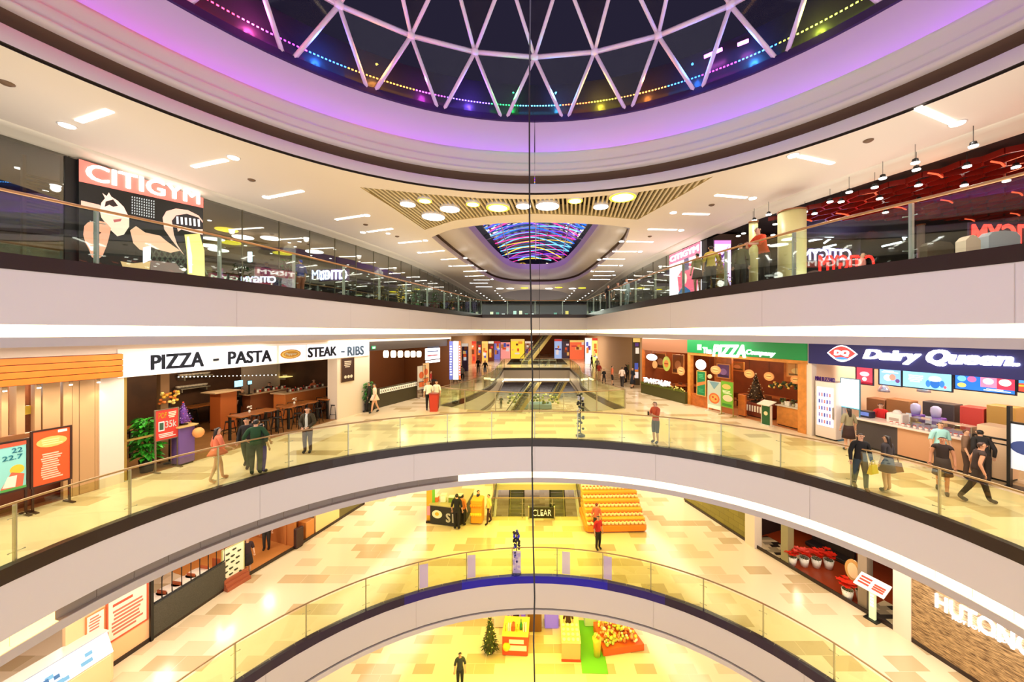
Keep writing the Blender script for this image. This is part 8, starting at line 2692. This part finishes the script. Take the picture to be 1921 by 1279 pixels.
for k in range(4):
    u_ = a + .2 + k * .45
    tt = at('food_box', 'small coloured food box on the black kiosk counter, %s along' % ORD[k], 'box', f_, u_, .3, 1.1, 'boxes on the black kiosk')
    mb = MB(f_); mb.rbox(u_ - .15, u_ + .15, .2, .5, 1.1, 1.36 + .1 * (k % 2), mat('foodbox_%d' % k, ((240, 120, 60), (250, 246, 236), (120, 150, 50), (60, 70, 50))[k], .5)); mb.build('carton', tt)
    mb = MB(f_); mb.rbox(u_ - .16, u_ + .16, .19, .51, 1.36 + .1 * (k % 2), 1.4 + .1 * (k % 2), mat('foodbox_lid', (240, 230, 200), .5)); mb.build('lid', tt)
tt = at('orange_banner', 'orange and green banner standing left of the black kiosk', 'banner', f_, ku(802), .2, 0)
mb = MB(f_); mb.box(ku(797), ku(808), .15, .2, .1, 1.9, mat('banner_orange', (246, 180, 50), .5)); mb.build('sheet', tt)
mb = MB(f_); mb.box(ku(808), ku(813), .15, .2, .6, 1.9, mat('banner_green', (120, 200, 60), .5)); mb.box(ku(798), ku(807), .14, .15, .4, .9, mat('banner_red', (230, 90, 40), .5)); mb.build('print', tt)
mb = MB(f_); mb.box(ku(797), ku(813), .05, .35, 0, .1, m_black); mb.build('base', tt)
tt = at('orange_cabinet', 'orange shelf cabinet right of the black kiosk', 'cabinet', f_, ku(892), .2, 0)
mb = MB(f_); mb.rbox(ku(882), ku(904), .1, .8, .05, 1.3, mat('cabinet_orange', (246, 170, 40), .5), .05); mb.build('body', tt)
mb = MB(f_)
for k in range(5):
    mb.ball((ku(884) + k * .12, .12, 1.0), .1, mat('fruit_orange', (250, 150, 30), .5), n=8, k=5)
    mb.ball((ku(884) + k * .12, .1, .55), .1, mat('fruit_yellow', (250, 210, 60), .5), n=8, k=5)
mb.build('display', tt)
ppl(857, 993, 'man in a black shirt with his back turned in front of the black kiosk', 175, zf=Z2, top=(24, 24, 26), bottom=(30, 26, 30), h=1.9)
p_ = f_.pt(ku(866), 1.2, 0)
ppl(868, 985, 'person in an orange top beside the man in the black shirt', 150, zf=Z2, top=(226, 130, 60), bottom=(40, 36, 30), h=1.66)
ppl(917, 982, 'woman in a yellow top and dark trousers walking right of the kiosk', -60, zf=Z2, top=(240, 226, 120), bottom=(70, 40, 40), h=1.62, stride=.15)
ppl(897, 972, 'person in a dark blue top behind the orange cabinet', 90, zf=Z2, top=(30, 30, 60), bottom=(40, 40, 44), h=1.6)
# snack stand with rows of packets
f_ = WF(*G(1155, 1000, Z2), 2, Z2)
s0 = F / f_.o.y
def su(px): return (px - 1155) / s0
tt = at('snack_stand', 'wide orange stepped stand full of pale snack packets', 'stand', f_, 0, 0, 0)
a, b = su(1098), su(1215)
mb = MB(f_)
mb.rbox(a, b, 0, 2.2, .03, .42, mat('stand_orange', (244, 150, 40), .5), .12); mb.build('base', tt)
for k in range(4):
    mb = MB(f_); mb.rbox(a + .1, b - .03, .2 + k * .45, 2.2, .42 + k * .28, .46 + k * .28 + .2, mat('stand_tier', (250, 180, 70), .5), .05); mb.build('tier', tt)
rnd = random.Random(12)
first = None
for k in range(5):
    for q_ in range(15):
        u_ = a + .2 + (b - a - .35) * q_ / 14
        z_ = .42 + (k - 0) * .28 + (-.0 if k == 0 else -.04)
        v_ = .1 + k * .45 if k else .1
        v_ = .08 + k * .45 - (.03 if k else 0)
        z_ = .42 if k == 0 else .66 + (k - 1) * .28
        lab = 'round pale snack packet on the stepped orange stand'
        if first is None:
            first = at('snack_packet', lab, 'packet', f_, u_, v_, z_, 'snack packets on the orange stand')
            mb = MB(f_); mb.lathe(u_, v_, [(.05, z_), (.1, z_ + .03), (.11, z_ + .13), (.06, z_ + .17)], mat('packet_pale', (252, 232, 190), .4), 10); mb.build('pouch', first)
            mb = MB(f_); mb.lathe(u_, v_, [(.07, z_ + .165), (.04, z_ + .2)], mat('packet_red', (220, 90, 40), .4), 10); mb.build('cap', first)
        else:
            dup(first, f_.pt(u_, v_, z_))
ppl(1122, 1030, 'person in a red top and black trousers in front of the snack stand', 30, zf=Z2, top=(220, 44, 40), bottom=(40, 34, 30), h=1.62)
ppl(1119, 1001, 'person with red-brown hair behind the person in the red top', 170, zf=Z2, top=(214, 110, 90), bottom=(60, 50, 50), h=1.6, hair=(110, 40, 30))
x, y = G(969, 1076, Z2)
ornament_pole(x, y, Z2, 1.95, 'slim ornament stand with blue light painted in, by the second level glass', (40, 40, 110), (60, 60, 220))  # blue lighting put into the ornament colours
# kiosk under the far bridge with greenery
f_ = WF(*G(1000, 768, Z2), 0, Z2)
tt = at('garden_kiosk', 'pale blue kiosk with greenery on the second level seen beneath the far bridge', 'kiosk', f_, 0, 0, 0)
s0 = F / f_.o.y
mb = MB(f_); mb.rbox(-35 / s0, 35 / s0, 0, 2, .05, .7, mat('kiosk_blue', (130, 160, 170), .5), .1); mb.build('base', tt)
mb = MB(f_)
for k in range(90):
    mb.ball((rnd.uniform(-48, 48) / s0, rnd.uniform(-.3, 2), rnd.uniform(.7, 1.9)), .17, mat('green_%d' % (k % 4), ((70, 90, 40), (150, 160, 60), (226, 220, 150), (90, 110, 60))[k % 4], .6), n=6, k=4)
o = mb.build('greenery', tt); o['kind'] = 'stuff'
ppl(940, 766, 'small person in dark clothes left of the garden kiosk', 0, zf=Z2, top=(50, 60, 50), bottom=(40, 50, 40), h=1.66)

# ================================================================== ground floor
def g1(px, py): return G(px, py, Z1)
f_ = WF(*g1(966, 1231), -3, Z1); s0 = F / f_.o.y
tt = at('promotion_stall', 'red and white promotion stall on the ground floor left of the cable', 'stall', f_, 0, 0, 0)
a, b = -24 / s0, 24 / s0
mb = MB(f_); mb.rbox(a, b, 0, 1.2, .03, 1.0, mat('stall_red', (226, 70, 40), .5), .03); mb.build('body', tt)
mb = MB(f_); mb.box(a + .35, b - .06, -.02, 0, .3, .55, mat('stall_white', (250, 236, 220), .5)); mb.box(a + .35, b - .2, -.02, 0, .65, .85, mat('stall_white', (250, 236, 220))); mb.ball((a + .22, -.02, .5), .2, mat('stall_yellow', (250, 200, 40), .5)); mb.build('print', tt)
mb = MB(f_); mb.rbox(a - .03, b + .03, -.03, 1.25, 1.0, 1.05, mat('stall_top', (250, 200, 90), .5)); mb.build('top', tt)
for k in range(6):
    u_ = a + .12 + k * .2
    x_ = at('bottle' if k == 4 else 'gift_box', ('tall green bottle' if k == 4 else 'small coloured box') + ' on the red promotion stall, %s along' % ORD[k], 'bottle' if k == 4 else 'box', f_, u_, .4, 1.05, 'goods on the promotion stall')
    mb = MB(f_)
    if k == 4:
        mb.lathe(u_, .4, [(.07, 1.05), (.08, 1.3), (.03, 1.45), (.03, 1.6)], mat('bottle_green', (30, 130, 60), .2), 10); mb.build('glass_body', x_)
        mb = MB(f_); mb.lathe(u_, .4, [(.035, 1.6), (.03, 1.66)], mat('bottle_cap', (230, 200, 60), .3), 8); mb.build('cap', x_)
    else:
        mb.rbox(u_ - .08, u_ + .08, .25, .55, 1.05, 1.2 + .06 * (k % 3), mat('gift_%d' % (k % 4), ((240, 230, 90), (250, 250, 230), (226, 90, 50), (190, 210, 60))[k % 4], .5), .01); mb.build('carton', x_)
        mb = MB(f_); mb.box(u_ - .015, u_ + .015, .245, .555, 1.05, 1.205 + .06 * (k % 3), mat('ribbon', (200, 40, 40), .5)); mb.build('ribbon', x_)
x, y = g1(919, 1222)
christmas_tree(x, y, Z1, 1.8, 'green christmas tree with pale ornaments on the ground floor left of the stall', (60, 70, 24), ((240, 226, 150), (90, 60, 30)), n=60, r=.42)
f_ = WF(*g1(1071, 1241), -2, Z1); s0 = F / f_.o.y
tt = at('bakery_stall', 'pale stall with white goods on top beside the green carpet', 'stall', f_, 0, 0, 0)
a, b = -17 / s0, 18 / s0
mb = MB(f_); mb.rbox(a, b, 0, 2.0, .03, .9, mat('bakery_body', (236, 180, 120), .5), .03); mb.build('body', tt)
mb = MB(f_); mb.box(a - .02, b + .02, -.02, 0, .0, .12, mat('stall_red', (226, 70, 40))); mb.build('plinth', tt)
mb = MB(f_); mb.rbox(a - .02, b + .02, -.02, 2.02, .9, .95, mat('bakery_top', (246, 226, 150), .5)); mb.build('top', tt)
first = None
for k in range(16):
    u_, v_ = a + .12 + (k % 4) * (b - a - .24) / 3, .15 + (k // 4) * .3
    if first is None:
        first = at('pastry', 'round pale pastry on the stall by the green carpet', 'pastry', f_, u_, v_, .95, 'pastries on the pale stall')
        mb = MB(f_); mb.lathe(u_, v_, [(.08, .95), (.1, .99), (.05, 1.05)], mat('pastry_cream', (255, 240, 200), .6), 10); mb.build('dough', first)
    else:
        dup(first, f_.pt(u_, v_, .95))
mb = MB(f_); mb.box(19 / s0, 66 / s0, -.6, 2.6, .004, .02, mat('carpet_green', (110, 190, 50), .9))
o = mb.build('green_carpet'); tag(o, 'bright green carpet between the pale stall and the orange display', 'carpet')
g2 = WF(*g1(1150, 1229), 9, Z1); s0 = F / g2.o.y
tt = at('sweets_display', 'long orange bed of colourful sweets right of the green carpet', 'display', g2, 0, 0, 0)
a, b = -19 / s0, 62 / s0
mb = MB(g2); mb.loft([[(a, 0, .02), (b, 0, .02), (b - .3, 1.4, .02), (a, 1.6, .02)], [(a, 0, .35), (b, 0, .35), (b - .3, 1.4, .5), (a, 1.6, .5)]], mat('display_orange', (226, 96, 36), .5)); mb.build('base', tt)
mb = MB(g2)
for k in range(170):
    u_ = rnd.uniform(a + .1, b - .35); v_ = rnd.uniform(.1, 1.4)
    mb.ball((u_, v_, .42 + v_ * .12 + rnd.uniform(0, .22)), rnd.uniform(.06, .1), mat('sweet_%d' % (k % 5), ((240, 210, 80), (250, 246, 226), (226, 120, 60), (190, 200, 90), (230, 160, 110))[k % 5], .5), n=6, k=4)
o = mb.build('sweets', tt); o['kind'] = 'stuff'
tt = at('tall_basket', 'yellow basket stand at the left end of the sweets display', 'basket', g2, -30 / s0, .1, 0)
mb = MB(g2); mb.lathe(-30 / s0, .1, [(.16, .02), (.2, .7), (.24, .9)], mat('basket_yellow', (240, 206, 70), .6), 12); mb.build('body', tt)
mb = MB(g2)
for k in range(16):
    mb.ball((-30 / s0 + rnd.uniform(-.15, .15), .1 + rnd.uniform(-.15, .15), .95 + rnd.uniform(0, .12)), .06, mat('sweet_%d' % (k % 5), (250, 246, 226)), n=6, k=4)
mb.build('sweets', tt)
for k, (px, py, colr, lab) in enumerate(((940, 1178, (250, 226, 226), 'white cosmetics stand at the rear of the ground floor, left'), (972, 1178, (150, 110, 240), 'violet lit stand at the rear of the ground floor'), (1003, 1186, (120, 80, 40), 'small brown table stand just right of the cable'), (1035, 1180, (130, 110, 240), 'violet and yellow stand right of the cable'), (1110, 1176, (220, 240, 220), 'pale green stand at the rear of the ground floor, right'))):
    f_ = WF(*g1(px, py), 0, Z1); s0 = F / f_.o.y
    tt = at('rear_stand', lab, 'stand', f_, 0, 0, 0)
    mb = MB(f_); mb.rbox(-13 / s0, 13 / s0, 0, .8, .03, 1.0, mat('rear_%d' % k, colr, .5, emit=.3 if k in (1, 3) else 0), .04); mb.build('body', tt)
    mb = MB(f_)
    for q_ in range(5):
        mb.rbox((-11 + q_ * 5) / s0, (-8 + q_ * 5) / s0, .1, .4, 1.0, 1.2 + .12 * (q_ % 3), mat('goods_%d' % ((q_ + k) % 10), cols[(q_ + k) % 10], .5), .01)
    mb.build('goods', tt)
ppl(968, 1183, 'person in violet and black by the rear stands of the ground floor', 30, zf=Z1, top=(70, 50, 150), bottom=(30, 26, 30), h=1.66)
ppl(1066, 1200, 'person in dark brown behind the pale stall', 0, zf=Z1, top=(70, 40, 30), bottom=(50, 36, 30), h=1.7)
ppl(863, 1291, 'person in dark clothes with a pale bag at the bottom of the atrium', 10, zf=Z1, top=(50, 56, 50), bottom=(30, 34, 30), h=1.66)
